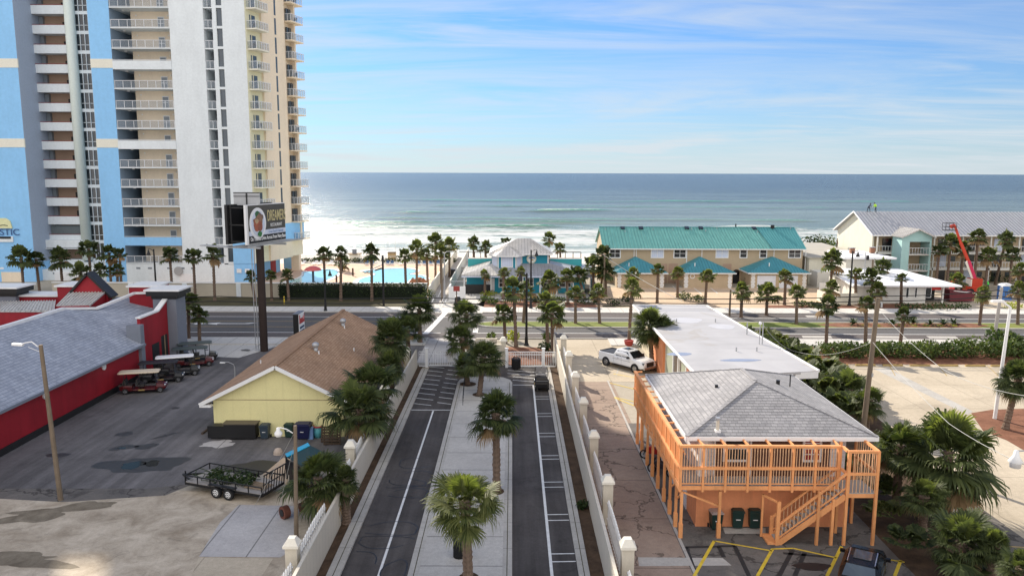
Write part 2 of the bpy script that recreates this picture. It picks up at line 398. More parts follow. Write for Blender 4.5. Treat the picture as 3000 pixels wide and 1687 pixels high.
# crosswalk
b = MB()
for p,q,w in (((1246,978),(1306,915),.35),((1311,986),(1318,962),.2)):
    a = P(*p); c = P(*q); b.add([(a.x-w,a.y,.02),(a.x+w,a.y,.02),(c.x+w,c.y,.02),(c.x-w,c.y,.02)],[(0,1,2,3)])
a = P(1394,960); b.add([(a.x-.25,95.2-3.2,.02),(a.x+.35,92,.02),(a.x+.35,94.8,.02),(a.x-.25,94.8,.02)],[(0,1,2,3)])
struct(b.build('crosswalk', m['paint_white']))
# turn arrows painted in the middle lane
def arrow(cx, cy, s, z=.022, d=1):
    pts = [(-3.4,.1),(-1.5,.75),(-1.7,.3),(1.6,.28),(2.6,.75),(3.1,.7),(2.2,-.02),(-1.7,-.08),(-1.5,-.6)]
    sheet('turn_arrow', [(cx+d*x*s, cy+y*s) for x,y in pts], z, m['paint_white'])
p = P(672,951); arrow(p.x, 97, 1.0); p = P(530,951); arrow(p.x, 97, 1.0, d=-1)
for px in (2405,2620,2775): # worn bicycle markings on the right-hand lanes
    a = P(px,994); sheet('bicycle_marking', [(a.x-1.8,89.6),(a.x+1.6,89.5),(a.x+1.9,90.8),(a.x-1.5,90.9)], .02, m['kerb'])
a = P(2390,926); sheet('bicycle_marking', [(a.x-1.5,102.8),(a.x+2.3,102.7),(a.x+2.1,104.0),(a.x-1.3,104.1)], .02, m['kerb'])
# median
med = [(-4.6,96.9),(-4.2,96.0),(-3.2,95.3),(-2,95.0)]+[(300,95.0),(300,98.8),(-2,98.8),(-3.2,98.5),(-4.2,97.8)]
struct(MB().prism(med, 0, .13).build('median_kerb', m['kerb']))
med2 = [(-4.2,96.9),(-3.9,96.2),(-3,95.6),(-2,95.3)]+[(300,95.3),(300,98.5),(-2,98.5),(-3,98.2),(-3.9,97.6)]
sheet('median_grass', med2, .136, m['grass'])
for a0,a1 in ((2440,2860),): 
    x0 = P(a0,955).x; x1 = P(a1,955).x; sheet('median_mulch', [(x0,95.5),(x1-1,95.4),(x1+1.5,96.8),(x1,98.3),(x0+1,98.4),(x0-2,97)], .142, m['red_mulch'])
# far side verge
sheet('verge', rect(-120,-14,109.4,118), .01, m['dark_grass'])
# driveway between the walls
sheet('driveway', rect(-8.1,3.3,0,76), .006, m['asphalt_lane'])
isl = [(-4.9,0),(.05,0),(.05,69.2),(-.15,70.2),(-.8,71),(-1.8,71.3),(-3.2,71.3),(-4.2,71),(-4.75,70.2),(-4.9,69.2)]
struct(MB().prism(isl,0,.13).build('island_kerb', m['kerb']))
isl2 = [(-4.4,0),(-.42,0),(-.42,69),(-.6,69.9),(-1.2,70.5),(-1.9,70.8),(-3.1,70.8),(-3.8,70.5),(-4.3,69.8),(-4.4,69)]
sheet('island_pavement', isl2, .138, m['concrete'])
for x in (-4.62,-.2): sheet('kerb_joint', rect(x-.02,x+.02,0,69.2), .136, m['dark_grass'])
for p in ((1371,1129,.75),(1404,1160,.6),(1453,1445,.5),(1448,1243,1.0),(1373,1700,.5)):
    c = P(*p[:2]); sheet('tree_pit', [(c.x+p[2]*math.cos(t*.524), c.y+p[2]*1.1*math.sin(t*.524)) for t in range(12)], .144, m['mulch'])
for x0,x1 in ((-8.75,-8.1),(3.22,3.75)): sbox('kerb', x0,x1,0,74,0,.13,m['kerb']); sheet('kerb_joint', rect((x0+x1)/2-.02,(x0+x1)/2+.02,0,74), .136, m['dark_grass'])
sheet('mulch_strip', rect(-9.3,-8.75,0,76), .03, m['mulch']); sheet('mulch_strip', rect(3.75,4.45,0,77), .03, m['mulch'])
b = MB()
def stripe(b, p, q, w, z=.012):
    p = Vector((p[0],p[1],0)); q = Vector((q[0],q[1],0)); d = (q-p).normalized(); n = Vector((-d.y,d.x,0))*w/2
    b.add([(*(p-n)[:2],z),(*(q-n)[:2],z),(*(q+n)[:2],z),(*(p+n)[:2],z)], [(0,1,2,3)])
stripe(b,(-6.3,0),(-6.3,61),.13); stripe(b,(-8.1,61.2),(-4.95,61.2),.14)
stripe(b,(1.95,0),(1.95,68.7),.15); stripe(b,(.1,68.8),(2.0,68.8),.12)
for k in range(9): y = 62.0+k*1.55; stripe(b,(-8.1,y+1.0),(-6.6+.0*k,y+.45),.1); stripe(b,(-6.2,y+1.3),(-5.0,y+.8),.1)
for k in range(4): y = 69.6+k*1.2; stripe(b,(-.4 if k>1 else .1,y+.9),(2.9,y),.1)
for ya,yb in ((1162,1169),(1211.5,1220),(1269,1279),(1334.7,1345),(1412,1427),(1507,1524),(1622,1645)):
    for y in (ya,yb): Y = P(1640,y).y; stripe(b,(2.02,Y),(3.2,Y+.05),.09)
Y = 31.5; stripe(b,(2.02,Y),(3.2,Y),.09)
struct(b.build('parking_lines', m['paint_white']))
# tyre scribbles and sealed cracks on the drive
b = MB(); rr = random.Random(3)
for cx,cy,rx,ry in ((-6.2,49.5,1.3,.9),(-5.9,46.8,1.6,1.2),(-6.9,46.2,1.5,.8),(-6.0,44.6,1.3,.7),(-6.4,39.9,1.6,.8),(-6.6,38.4,1.5,.7),(-7.6,35.9,.9,1.6),(-5.6,35.2,.6,1.3)):
    ph = rr.uniform(0,6); pts = []
    for k in range(22):
        t = ph+k*.25; j = 1+.12*math.sin(3*t+ph); pts.append((cx+rx*j*math.cos(t), cy+ry*j*math.sin(t)))
    pts = [p for p in pts if -8.0<p[0]<-5.0]
    for p,q in zip(pts[:-1],pts[1:]):
        if (p[0]-q[0])**2+(p[1]-q[1])**2 < 1.2: stripe(b,p,q,.055,.016)
struct(b.build('tyre_marks', m['tar']))
# alley and right front lot
sheet('alley', rect(4.6,9.2,0,72), .006, m['alley'])
sheet('front_lot', rect(8.7,27,0,58), .009, m['asphalt_old'])
sheet('apron', [(5.2,70),(13.6,70),(13.6,85.2),(12,88.5),(5,88.5)], .012, m['concrete_lot'])
b = MB(); stripe(b,(8.8,0),(8.85,70.5),.16,.016); stripe(b,G2(1805,1100),G2(1815,1072),.12,.016); struct(b.build('lot_edge_line', m['kerb']))
b = MB()
Z = lambda x,y: (1750+x/2.698, 1150+y/2.698)
for p,q,w in (((925,1170),(765,1449),.16),((925,1172),(1380,1250),.12),((1385,1235),(1265,1449),.16),((1380,1235),(1550,1230),.12),((1550,1230),(1890,1305),.12),((1930,1215),(1815,1449),.16),((2300,1318),(2428,1340),.12),((2398,1325),(2350,1449),.16)):
    stripe(b, G2(*Z(*p)), G2(*Z(*q)), w, .018)
for p,q in (((1797,1095),(1865,1107)),((1787,1122),(1867,1142)),((1800,1163),(1862,1178)),((1800,1165),(1862,1190))): stripe(b,G2(*p),G2(*q),.12,.018)
struct(b.build('parking_lines', m['paint_yellow']))
b = MB()
for p,q in (((700,1222),(960,1215)),((700,1222),(765,1400)),((960,1215),(1000,1300)),((1085,1210),(1200,1449)),((1545,1240),(1435,1449)),((1640,1262),(1560,1449)),((1470,1268),(1860,1300)),((960,1212),(1090,1212))): stripe(b,G2(*Z(*p)),G2(*Z(*q)),.22,.014)
struct(b.build('painted_over_lines', m['paint_black']))
c = P(*Z(1700,1375)); sheet('oil_stain', [(c.x+.9*math.cos(t)*(1+.2*math.sin(3*t)), c.y+.4*math.sin(t)) for t in [k*.4 for k in range(16)]], .02, m['tar'])
sheet('concrete_patch', [G2(*Z(*q)) for q in ((990,1065),(1330,1070),(1330,1115),(1010,1115))], .02, m['kerb'])
sheet('concrete_patch', [G2(*Z(*q)) for q in ((320,1300),(990,1305),(1060,1365),(330,1370))], .013, m['kerb'])
# right concrete lot, mulch and verge
sheet('right_lot', [(23.6,0),(90,0),(90,77),(30.2,77),(28.6,58),(25.2,44),(24.0,38)], .006, m['concrete_lot'])
sheet('planting_strip', [(18.6,0),(23.6,0),(24.0,38),(25.2,44),(28.6,58),(30.2,77),(30.2,84),(22,84),(21.5,57),(19.6,50)], .012, m['mulch'])
sheet('planting_strip', rect(30.2,90,77,84.9), .012, m['red_mulch'])
sheet('concrete_band', [G2(*q) for q in ((2560,1080),(2600,1078),(2850,1205),(2835,1215))], .012, m['kerb'])
sheet('mulch_bed', [G2(*q) for q in ((2845,1210),(2905,1200),(3060,1195),(3200,1400),(3010,1325),(2950,1290),(2880,1262))], .016, m['red_mulch'])
b = MB()
for p,q in (((2722,1527),(2870,1527)),((2950,1600),(3060,1606)),((2700,1560),(2740,1600))): stripe(b,G2(*p),G2(*q),.1,.014)
for x in range(0,9): stripe(b,(33+x*4.9,77),(31.5+x*4.9,72.5),.08,.014)
struct(b.build('parking_lines', m['worn_yellow']))
# left lot
sheet('left_lot', [(-60,44.8),(-22,45.2),(-19.5,46),(-12,49.5),(-9.6,51),(-9.6,85),(-60,85)], .006, m['asphalt_lot'])
sheet('left_lot', [(-60,43.9),(-33,44),(-26,43.2),(-20.5,44.2),(-19.5,46),(-60,45)], .005, m['asphalt_old'])
sheet('dirt_lot', rect(-70,-9.6,-10,44.9), .004, m['dirt'])
sheet('slab', [G2(*q) for q in ((700,1478),(880,1482),(865,1560),(840,1620),(822,1632),(583,1630),(610,1585),(645,1530))], .014, m['slab'])
sheet('slab', [G2(*q) for q in ((583,1632),(800,1636),(765,1690),(560,1690))], .012, m['concrete_lot'])
sheet('brick_path', [G2(*q) for q in ((770,1390),(830,1340),(850,1345),(842,1420),(790,1410))], .016, m['tan_drive'])
sheet('pavement_apron', [G2(*q) for q in ((520,1040),(640,994),(880,994),(860,1000),(700,1048))], .012, m['walk'])
def blob(name, cx, cy, rx, ry, z, mat, seed, jit=.25, rot=0):
    pts = []; q = random.Random(seed); ph = [q.uniform(0,6) for _ in range(4)]
    for k in range(40):
        t = k*2*math.pi/40; j = 1+jit*(.5*math.sin(2*t+ph[0])+.35*math.sin(3*t+ph[1])+.3*math.sin(5*t+ph[2])+.2*math.sin(9*t+ph[3]))
        x = rx*j*math.cos(t); y = ry*j*math.sin(t); pts.append((cx+x*math.cos(rot)-y*math.sin(rot), cy+x*math.sin(rot)+y*math.cos(rot)))
    return sheet(name, pts, z, mat)
A = lambda x,y: (x/2.8986, 900+y/2.8986)
def blobpx(name, x, y, rx, ry, z, mat, seed, rot=0, jit=.25):
    c = P(*A(x,y)); k = c.y/2300*1.03/2.8986
    blob(name, c.x, c.y, rx*k, ry*k*2.6, z, mat, seed, jit, rot)
blobpx('wet_patch',1210,1335,340,75,.012,m['wet'],1,0,.3); blobpx('puddle',1130,1340,95,35,.016,m['puddle'],2)
blobpx('puddle',1290,1325,60,30,.016,m['puddle'],12)
blobpx('wet_patch',1050,1190,100,26,.012,m['wet'],3,.4); blobpx('puddle',1035,1195,35,8,.016,m['puddle'],13)
blobpx('wet_patch',1240,1180,85,30,.012,m['wet'],4,.5); blobpx('wet_patch',1400,1090,130,9,.012,m['wet'],5,.9)
blobpx('wet_patch',1055,1075,80,20,.012,m['wet'],6,.5); blobpx('wet_patch',1490,855,30,14,.012,m['wet'],7); blobpx('wet_patch',490,1255,90,22,.012,m['wet'],8)
c = P(150,1500); blob('scrub_patch', c.x, c.y, 2.6, .9, .009, m['scrub'], 31, .6, .3); c = P(60,1640); blob('scrub_patch', c.x, c.y, 2.4, .7, .009, m['scrub'], 33, .6)
c = P(770,1370); blob('wet_patch', c.x, c.y, 2.4, 1.3, .012, m['wet'], 9, .35, .3)
c = P(640,1300); blob('wet_patch', c.x, c.y, 1.2, .7, .011, m['slab'], 19, .35, .3)
c = P(720,1026); blob('wet_patch', c.x, c.y, .5, .5, .02, m['wet'], 11)
# pool area, townhouse forecourt, beds on the far side
sheet('pool_deck', rect(-62,-12.6,119,162), .01, m['pool_deck'])
sheet('forecourt', [(12,109.4),(52,109.4),(54,129.5),(12,129.5)], .010, m['tan_drive'])
sheet('driveway_crossing', [(27.5,105.3),(35,105.3),(33,110),(28,110)], .014, m['walk'])
sheet('motel_lot', rect(62,120,109,134), .010, m['concrete_lot'])
sheet('planting_bed', [(-3.5,109.4),(11.5,109.4),(12.3,110.5),(12,114),(-4,116),(-5.3,112)], .014, m['red_mulch'])
sheet('planting_bed', rect(36.5,49.5,109.4,112.3), .014, m['red_mulch']); sheet('planting_bed', rect(50,63.5,109.4,114), .014, m['red_mulch'])
sheet('planting_bed', rect(13,27,110.4,111.9), .014, m['dark_grass'])
sheet('beach_boardwalk', rect(-12.2,-10.2,112,176), .02, m['conc_pole'])
sheet('planting_bed', [(-.6,75.9),(4.1,76.4),(4.3,84),(-3.8,84.6)], .02, m['red_mulch'])
sheet('restaurant_forecourt', rect(-9.8,13,114,122.3), .01, m['walk'])
b = MB()
for p,q in (((1970,838),(1998,860)),((2026,838),(2056,862)),((2075,838),(2103,860)),((2130,838),(2158,860)),((1700+800/2.9,600+705/2.9),(1700+870/2.9,600+760/2.9))): stripe(b,G2(*p),G2(*q),.12,.016)
struct(b.build('parking_lines', m['paint_white']))
# curved pools with light water
t = NT('pool_water')
n_ = t.noise(.9, 4, dist=1.)
t.col(t.mix(n_, (.22,.62,.66), (.40,.76,.78))); t.bump(t.noise(1.6,3), .25, .1); m['pool_water'] = t.set(Roughness=.06, Specular_IOR_Level=.5)
def pool(name, pts_px, label):
    pts = [G2(*q) for q in pts_px]
    def smooth(p):
        for _ in range(2):
            o = []
            for i in range(len(p)):
                a = p[i]; b_ = p[(i+1)%len(p)]
                o += [(a[0]*.75+b_[0]*.25, a[1]*.75+b_[1]*.25),(a[0]*.25+b_[0]*.75, a[1]*.25+b_[1]*.75)]
            p = o
        return p
    pts = smooth(pts); cx = sum(p[0] for p in pts)/len(pts); cy = sum(p[1] for p in pts)/len(pts)
    t = thing('swimming_pool', label, 'pool', (cx,cy,0))
    big = [(cx+(p[0]-cx)*1.05+(.5 if p[0]>cx else -.5), cy+(p[1]-cy)*1.05+(.6 if p[1]>cy else -.6)) for p in pts]
    MB().prism(big,0,.10).build('coping', m['trim_white'], t)
    b = MB(); mid = [(cx+(p[0]-cx)*1.02, cy+(p[1]-cy)*1.02) for p in pts]
    n = len(pts); z = .105
    b.add([(*p,z+.04) for p in mid]+[(*p,z+.04) for p in pts]+[(*p,z) for p in mid], [(i,(i+1)%n,n+(i+1)%n,n+i) for i in range(n) if pts[i][1]>cy]+[(i,2*n+i,2*n+(i+1)%n,(i+1)%n) for i in range(n) if pts[i][1]>cy])
    b.build('tile_band', m['black_plastic'], t)
    MB().add([(*p,.112) for p in pts],[tuple(range(n))]).build('water', m['pool_water'], t)
    return t
B6 = lambda x,y: (860+x/5.6, 700+y/5.6)
pool('swimming_pool', [B6(*q) for q in ((1080,740),(1050,700),(1150,640),(1330,610),(1360,570),(1100,550),(1230,525),(1500,500),(1850,490),(2010,520),(2000,560),(1850,590),(2050,600),(2190,640),(2150,670),(1900,660),(1860,740),(1700,790),(1300,790))], 'large curving turquoise swimming pool behind the dark hedge')
pool('swimming_pool', [B6(*q) for q in ((-150,760),(-100,700),(120,650),(180,590),(150,560),(330,520),(560,500),(700,520),(740,570),(640,640),(520,690),(330,780),(50,800))], 'small pale blue wading pool under the red mushroom umbrella')
# ------------------------------------------------------------------ sea
SEA0 = -1.7
ys = [190.0]
while ys[-1] < 15000: ys.append(ys[-1] + max(.45, (ys[-1]-190)*.0125+.32) * (1 if ys[-1]<420 else 1.5))
nx = 260
WV = [ # breaker lines: (y of crest, height, width, amplitude of bend, x0, x1)
    (203,.25,3.0,2.5,-200,300),(214,.35,3.5,3.,-200,300),(229,.5,4.,4,-200,260),(247,.65,4.5,5,-160,240),(258,.7,3.5,4,-150,200),(270,1.05,4.0,4,-150,120),(289,2.1,4.6,6,42,112),(296,1.3,5,5,-90,30),(318,1.15,5.5,6,-110,60),(345,1.0,6.5,8,-120,140),(396,1.5,7.5,10,-70,-20),(418,1.7,8,8,0,62),(470,1.0,10,10,-60,200),(560,1.2,14,14,-80,300)]
def sea_z(x, y):
    z = SEA0
    for i,(yc,h,w,am,x0,x1) in enumerate(WV):
        if abs(y-yc) > w*3+am*2+6: continue
        c = yc + am*math.sin(x*.021+i*1.7)*.6 + am*.35*math.sin(x*.067+i)
        e = min(1, max(0,(x-x0)/18)) * min(1, max(0,(x1-x)/18))
        if e <= 0: continue
        hh = h*e*(.75+.35*noise.noise(Vector((x*.05, yc, 1.3))))
        d = (y-c)/w
        z += hh*math.exp(-(d*1.8)**2 if d < 0 else -(d*.8)**2)
    s = min(1,(y-190)/80)
    f = max(0, 1-(y-200)/2500)
    if f > 0: z += s*f*(.16*noise.noise(Vector((x*.03, y*.13, 0)))+.09*noise.noise(Vector((x*.13, y*.33, 4.))))*1.6
    return z
b = MB(); vs = []
for y in ys:
    hw = y*.85+60
    for i in range(nx+1):
        x = -hw + 2*hw*i/nx; vs.append((x, y, sea_z(x,y) if y < 2600 else SEA0))
b.add(vs, [(r*(nx+1)+i, r*(nx+1)+i+1, (r+1)*(nx+1)+i+1, (r+1)*(nx+1)+i) for r in range(len(ys)-1) for i in range(nx)])
t = NT('sea')
sx = t.n('ShaderNodeSeparateXYZ'); t.L.new(t.tc.outputs['Object'], sx.inputs[0]); X_, Y_, Z_ = sx.outputs
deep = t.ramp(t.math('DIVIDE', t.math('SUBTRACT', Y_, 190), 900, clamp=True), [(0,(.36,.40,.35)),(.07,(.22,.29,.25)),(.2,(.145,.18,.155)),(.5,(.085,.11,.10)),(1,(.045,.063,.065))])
var = t.ramp(t.noise(1.0, 5, t.map((.006,.03,1)), .6, .5), [(.35, .75), (.65, 1.3)])
base = t.mix(1.0, deep, var, 'MULTIPLY')
# green light through the raised wave faces, painted into the colour by height
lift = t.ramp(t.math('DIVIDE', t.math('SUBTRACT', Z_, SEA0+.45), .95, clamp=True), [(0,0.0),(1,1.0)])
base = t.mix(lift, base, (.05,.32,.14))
# foam: wash near the shore, streaks on the breakers, flecks outside
n1 = t.noise(1.0, 9, t.map((.045,.22,1)), .68, 1.2); n2 = t.noise(1.0, 6, t.map((.35,1.1,1), loc=(5,3,0)), .7)
dist = t.math('DIVIDE', t.math('SUBTRACT', Y_, 190), 130, clamp=True)
thr = t.ramp(dist, [(0,.05),(.06,.34),(.16,.49),(.26,.50),(.36,.40),(.50,.44),(.64,.40),(.76,.50),(.88,.57),(1,.66)])
fo = t.math('ADD', t.math('MULTIPLY', n1, .65), t.math('MULTIPLY', n2, .35))
fm = t.math('MULTIPLY', t.math('SUBTRACT', fo, thr), 9, clamp=True)
crest = t.math('MULTIPLY', t.math('SUBTRACT', t.math('ADD', t.math('MULTIPLY', t.math('SUBTRACT', Z_, SEA0+.45), .35), t.math('MULTIPLY', n2, .8)), .575), 6, clamp=True)
far_fade = t.ramp(t.math('DIVIDE', t.math('SUBTRACT', Y_, 190), 500, clamp=True), [(0,1.0),(.45,.8),(.7,.1),(1,0.0)])
fm = t.math('MAXIMUM', fm, t.math('MULTIPLY', crest, far_fade))
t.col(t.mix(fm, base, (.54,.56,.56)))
bn = t.noise(1.0, 8, t.map((.35,1.0,1)), .65); bn2 = t.noise(1.0, 6, t.map((.03,.12,1)), .6)
t.bump(t.math('ADD', t.math('MULTIPLY', bn, .6), t.math('MULTIPLY', bn2, 1.8)), .6, 1.2)
m['sea'] = t.set(Roughness=t.math('MULTIPLY_ADD', fm, .6, .24), Specular_IOR_Level=.14)
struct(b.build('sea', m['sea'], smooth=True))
# ------------------------------------------------------------------ light
AZ, EL = 27.0, 29.0     # sun: degrees left of the view, and above the horizon
sd = Vector((-math.sin(R(AZ))*math.cos(R(EL)), math.cos(R(AZ))*math.cos(R(EL)), math.sin(R(EL))))
sl = bpy.data.lights.new('sun', 'SUN'); sl.energy = 4.4; sl.angle = R(.5); sl.color = (1,.90,.76)
so = bpy.data.objects.new('sun', sl); C.objects.link(so); so.rotation_euler = (-sd).to_track_quat('-Z','Y').to_euler(); so.location = sd*300
w = bpy.data.worlds.new('World'); sc.world = w; w.use_nodes = True
wn = w.node_tree.nodes; wl = w.node_tree.links; bg = wn['Background']
sky = wn.new('ShaderNodeTexSky'); sky.sky_type = 'NISHITA'; sky.sun_disc = False; sky.sun_elevation = R(EL); sky.sun_rotation = R(-AZ)
sky.air_density = 1.0; sky.dust_density = .25; sky.ozone_density = 2.2; sky.altitude = 0
tc = wn.new('ShaderNodeTexCoord'); sp = wn.new('ShaderNodeSeparateXYZ'); wl.new(tc.outputs['Generated'], sp.inputs[0])
def wm(op, a, b_=0., c_=None, clamp=False):
    x = wn.new('ShaderNodeMath'); x.operation = op; x.use_clamp = clamp
    for i, v in ((0,a),(1,b_),(2,c_)):
        if v is None: continue
        if isinstance(v, bpy.types.NodeSocket): wl.new(v, x.inputs[i])
        else: x.inputs[i].default_value = v
    return x.outputs[0]
def wramp(f, st):
    x = wn.new('ShaderNodeValToRGB'); cr = x.color_ramp
    while len(cr.elements) < len(st): cr.elements.new(.5)
    for e,(p_,c_) in zip(cr.elements, st): e.position = p_; e.color = (c_,c_,c_,1) if not isinstance(c_, tuple) else (*c_,1)
    wl.new(f, x.inputs[0]); return x.outputs[0]
# clouds lie on a high flat layer: direction projected on it
den = wm('ADD', sp.outputs[2], .07)
cb = wn.new('ShaderNodeCombineXYZ'); wl.new(wm('DIVIDE', sp.outputs[0], den), cb.inputs[0]); wl.new(wm('DIVIDE', sp.outputs[1], den), cb.inputs[1])
def wnoise(scale, mscale, rot, det, loc=(0,0,0), dist=0, rough=.6):
    mp = wn.new('ShaderNodeMapping'); mp.inputs['Scale'].default_value = mscale; mp.inputs['Rotation'].default_value = (0,0,rot); mp.inputs['Location'].default_value = loc
    wl.new(cb.outputs[0], mp.inputs[0]); x = wn.new('ShaderNodeTexNoise'); x.inputs['Scale'].default_value = scale; x.inputs['Detail'].default_value = det
    x.inputs['Distortion'].default_value = dist; x.inputs['Roughness'].default_value = rough; wl.new(mp.outputs[0], x.inputs['Vector']); return x.outputs['Fac']
wisp = wnoise(.8, (.5,1.6,1), R(-14), 10, (2.3,.7,0), 1.1, .62)
big = wnoise(.35, (.6,1,1), 0, 4, (1.2,4.,0), .4)
puff = wnoise(1.0, (.35,.55,1), 0, 7, (9.,2.,0), .5, .62)
cov = wm('MULTIPLY', wramp(wisp, [(.40,0.0),(.64,1.0)]), wramp(big, [(.35,.35),(.58,1.0)]))
low = wramp(sp.outputs[2], [(0.0,1.0),(.03,1.0),(.10,.55),(.16,0.0)])
cov2 = wm('MULTIPLY', wramp(puff, [(.47,0.0),(.62,.75)]), low)
hor = wramp(sp.outputs[2], [(0.0,.72),(.04,.45),(.10,.22),(.2,.07),(.34,0.0)])
mxc = wn.new('ShaderNodeMix'); mxc.data_type = 'RGBA'; mxc.blend_type = 'MIX'
tint = wn.new('ShaderNodeMix'); tint.data_type = 'RGBA'; tint.blend_type = 'MULTIPLY'; tint.inputs[0].default_value = 1
wl.new(sky.outputs[0], tint.inputs[6]); tint.inputs[7].default_value = (.40,.80,1.30,1)
cfac = wm('MAXIMUM', wm('MULTIPLY', cov, .62), cov2)
cfac = wm('ADD', cfac, wm('MULTIPLY', hor, wm('SUBTRACT', 1.0, cfac)), clamp=True)
wl.new(cfac, mxc.inputs[0]); wl.new(tint.outputs[2], mxc.inputs[6]); mxc.inputs[7].default_value = (7.4,7.9,8.4,1)
# a bright veil of cloud added unseen behind the camera to fill the shade
fill_veil = wm('MULTIPLY', wramp(wm('ADD', wm('MULTIPLY', sp.outputs[1], -.5), .5), [(.38,0.0),(.62,.85),(1.0,1.0)]), wramp(big, [(.2,.75),(.6,1.0)]))
mx2 = wn.new('ShaderNodeMix'); mx2.data_type = 'RGBA'; wl.new(fill_veil, mx2.inputs[0]); wl.new(mxc.outputs[2], mx2.inputs[6]); mx2.inputs[7].default_value = (15.2,14.8,14.8,1)
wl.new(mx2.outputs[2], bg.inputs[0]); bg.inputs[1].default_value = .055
sc.view_settings.view_transform = 'Standard'; sc.view_settings.look = 'None'; sc.view_settings.exposure = .86; sc.view_settings.gamma = 1
sc.cycles.max_bounces = 6; sc.cycles.transparent_max_bounces = 12; sc.cycles.sample_clamp_indirect = 6; sc.cycles.sample_clamp_direct = 0
# ================================================================== TOWER
def text(name, body, mat, loc, size, rot, parent, ext=.02, align='LEFT', sx=1.0, bold=0.0):
    cu = bpy.data.curves.new(name, 'FONT'); cu.body = body; cu.size = size; cu.extrude = ext; cu.align_x = align; cu.offset = bold
    tmp = bpy.data.objects.new(name+'_tmp', cu); C.objects.link(tmp)
    dg = bpy.context.evaluated_depsgraph_get(); me = bpy.data.meshes.new_from_object(tmp.evaluated_get(dg))
    bpy.data.objects.remove(tmp)
    me.materials.clear(); me.materials.append(mat); me.name = name
    o = bpy.data.objects.new(name, me); C.objects.link(o)
    M = Matrix.Translation(Vector(loc)) @ rot @ Matrix.Diagonal((sx,1,1,1))
    me.transform(M if parent is None else Matrix.Translation(-TL.get(parent.name, Vector())) @ M)
    if parent is not None: o.parent = parent; TL[o.name] = TL.get(parent.name, Vector())
    return o
RX = Matrix.Rotation(R(90), 4, 'X')   # upright, facing the camera
ZB = [3.3 + 3.25*k for k in range(0, 21)]      # undersides of the slabs
NF = 15                                        # storeys inside the picture
tw = thing('high_rise_tower', 'tall blue, white and beige beachfront high-rise with stacked balconies', 'apartment tower', (-66,140,0))
ZT = ZB[19]
FR = 134.0
# main volumes -------------------------------------------------------
def vol(name, x0,x1,y0,y1,z0,z1,mat,par=tw): return MB().box(x0,x1,y0,y1,z0,z1).build(name, mat, par)
bl = MB().box(-97,-82,FR,160,0,ZT).box(-82,-75.9,143.2,160,3.3,ZT)
bl.build('west_wing', m['t_blue'], tw)
blue = MB().box(-69.85,-66.3,FR,146,0,ZT); blue.build('blue_panel', m['t_blue'], tw)
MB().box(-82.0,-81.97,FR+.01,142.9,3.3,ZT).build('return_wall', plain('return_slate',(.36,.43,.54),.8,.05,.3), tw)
MB().box(-82.0,-75.9,141.4,143.19,3.3,ZT).build('back_wall', m['t_brown'], tw)
MB().box(-75.9,-69.86,141,160,0,ZT).build('lift_shaft', m['t_white'], tw)
MB().box(-69.84,-49.45,146.01,160,0,ZT).box(-64.3,-56.5,137.2,146,0,ZT).build('corridor_wall', m['t_beige'], tw)
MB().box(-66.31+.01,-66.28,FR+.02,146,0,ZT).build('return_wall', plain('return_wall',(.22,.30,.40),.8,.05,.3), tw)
MB().box(-56.5,-50.9,FR,146,0,ZT).build('white_panel', m['t_white'], tw)
MB().box(-49.4,-48.75,FR,146,3.3,ZT).box(-47.8,-44.05,FR,146,3.3,ZT).box(-48.75,-47.8,FR+.45,146,3.3,ZT).build('white_panel', m['t_white'], tw)
MB().box(-50.9,-49.4,137.5,146,0,ZT).build('slot_wall', m['door_grey'], tw)
# bands
for k in (5+1, 10): 
    MB().box(-97.05,-81.95,FR-.06,FR+.2,ZB[k]+.0,ZB[k]+1.45).build('cream_band', m['t_band'], tw)
    MB().box(-69.9,-66.25,FR-.06,FR+.2,ZB[k],ZB[k]+1.45).build('cream_band', m['t_band'], tw)
MB().box(-84.95,-84.9,FR-.02,FR,0,1).build('pipe', m['t_white'], tw)
# round column between recess and window strip
MB().cyl((-75.3,138.6,3.3),(-75.3,138.6,ZT),.85,.85,20).build('round_column', plain('column_pale',(.68,.74,.68),.7,.04,.4), tw, smooth=True)
# recess A: white parapets, door, lamp
for k in range(0, 20):
    z = ZB[k]
    MB().box(-82,-75.9,139.0,142.9,z-.22,z).build('floor_slab', m['t_white'], tw)
    if k in (0,):
        continue
    par = MB().box(-82,-76.0,138.9,139.12,z-.24,z+1.18).build('balcony_parapet', m['t_white'], tw)
    if k <= NF:
        MB().box(-82,-76.0,138.86,139.0,z+1.25,z+1.3).build('handrail', m['red_wall'], par)
        MB().box(-78.1,-77.3,141.3,141.45,z,z+2.1).build('door', m['black_plastic'], tw)
        MB().box(-81.9,-81.2,140.8,141.38,z,z+2.9).build('service_duct', m['door_grey'], tw)
# grilles low down in recess A and canopies
MB().box(-82,-76,139.5,139.6,6.9,9.3).build('louvre', siding('louvre',(.16,.19,.20),.12,True,.4), tw)
MB().box(-83.5,-75.5,137.6,139.1,5.6,6.9).box(-83.5,-75.5,137.4,139.1,5.35,5.5).build('canopy', m['t_white'], tw)
MB().box(-83,-75.9,138.5,139.2,1.9,3.4).build('canopy', m['t_white'], tw)
# window strip: one framed window a floor
for k in range(0, NF+1):
    z = ZB[k]
    fr = MB().box(-74.7,-69.9,138.95,141,z-.3,z+.25)
    for x in (-74.65,-73.95,-73.15,-72.4): fr.box(x-.05,x+.05,138.9,139.05,z+.25,z+2.95)
    fr.box(-74.7,-72.35,138.9,139.05,z+1.12,z+1.2)
    f = fr.build('window', m['t_white'], tw)
    MB().box(-74.65,-72.3,139.05,139.1,z+.25,z+2.95).build('pane', m['glass'], f)
    MB().box(-72.3,-69.9,139.0,139.15,z+.25,z+2.95).build('pane', m['glass'], f)
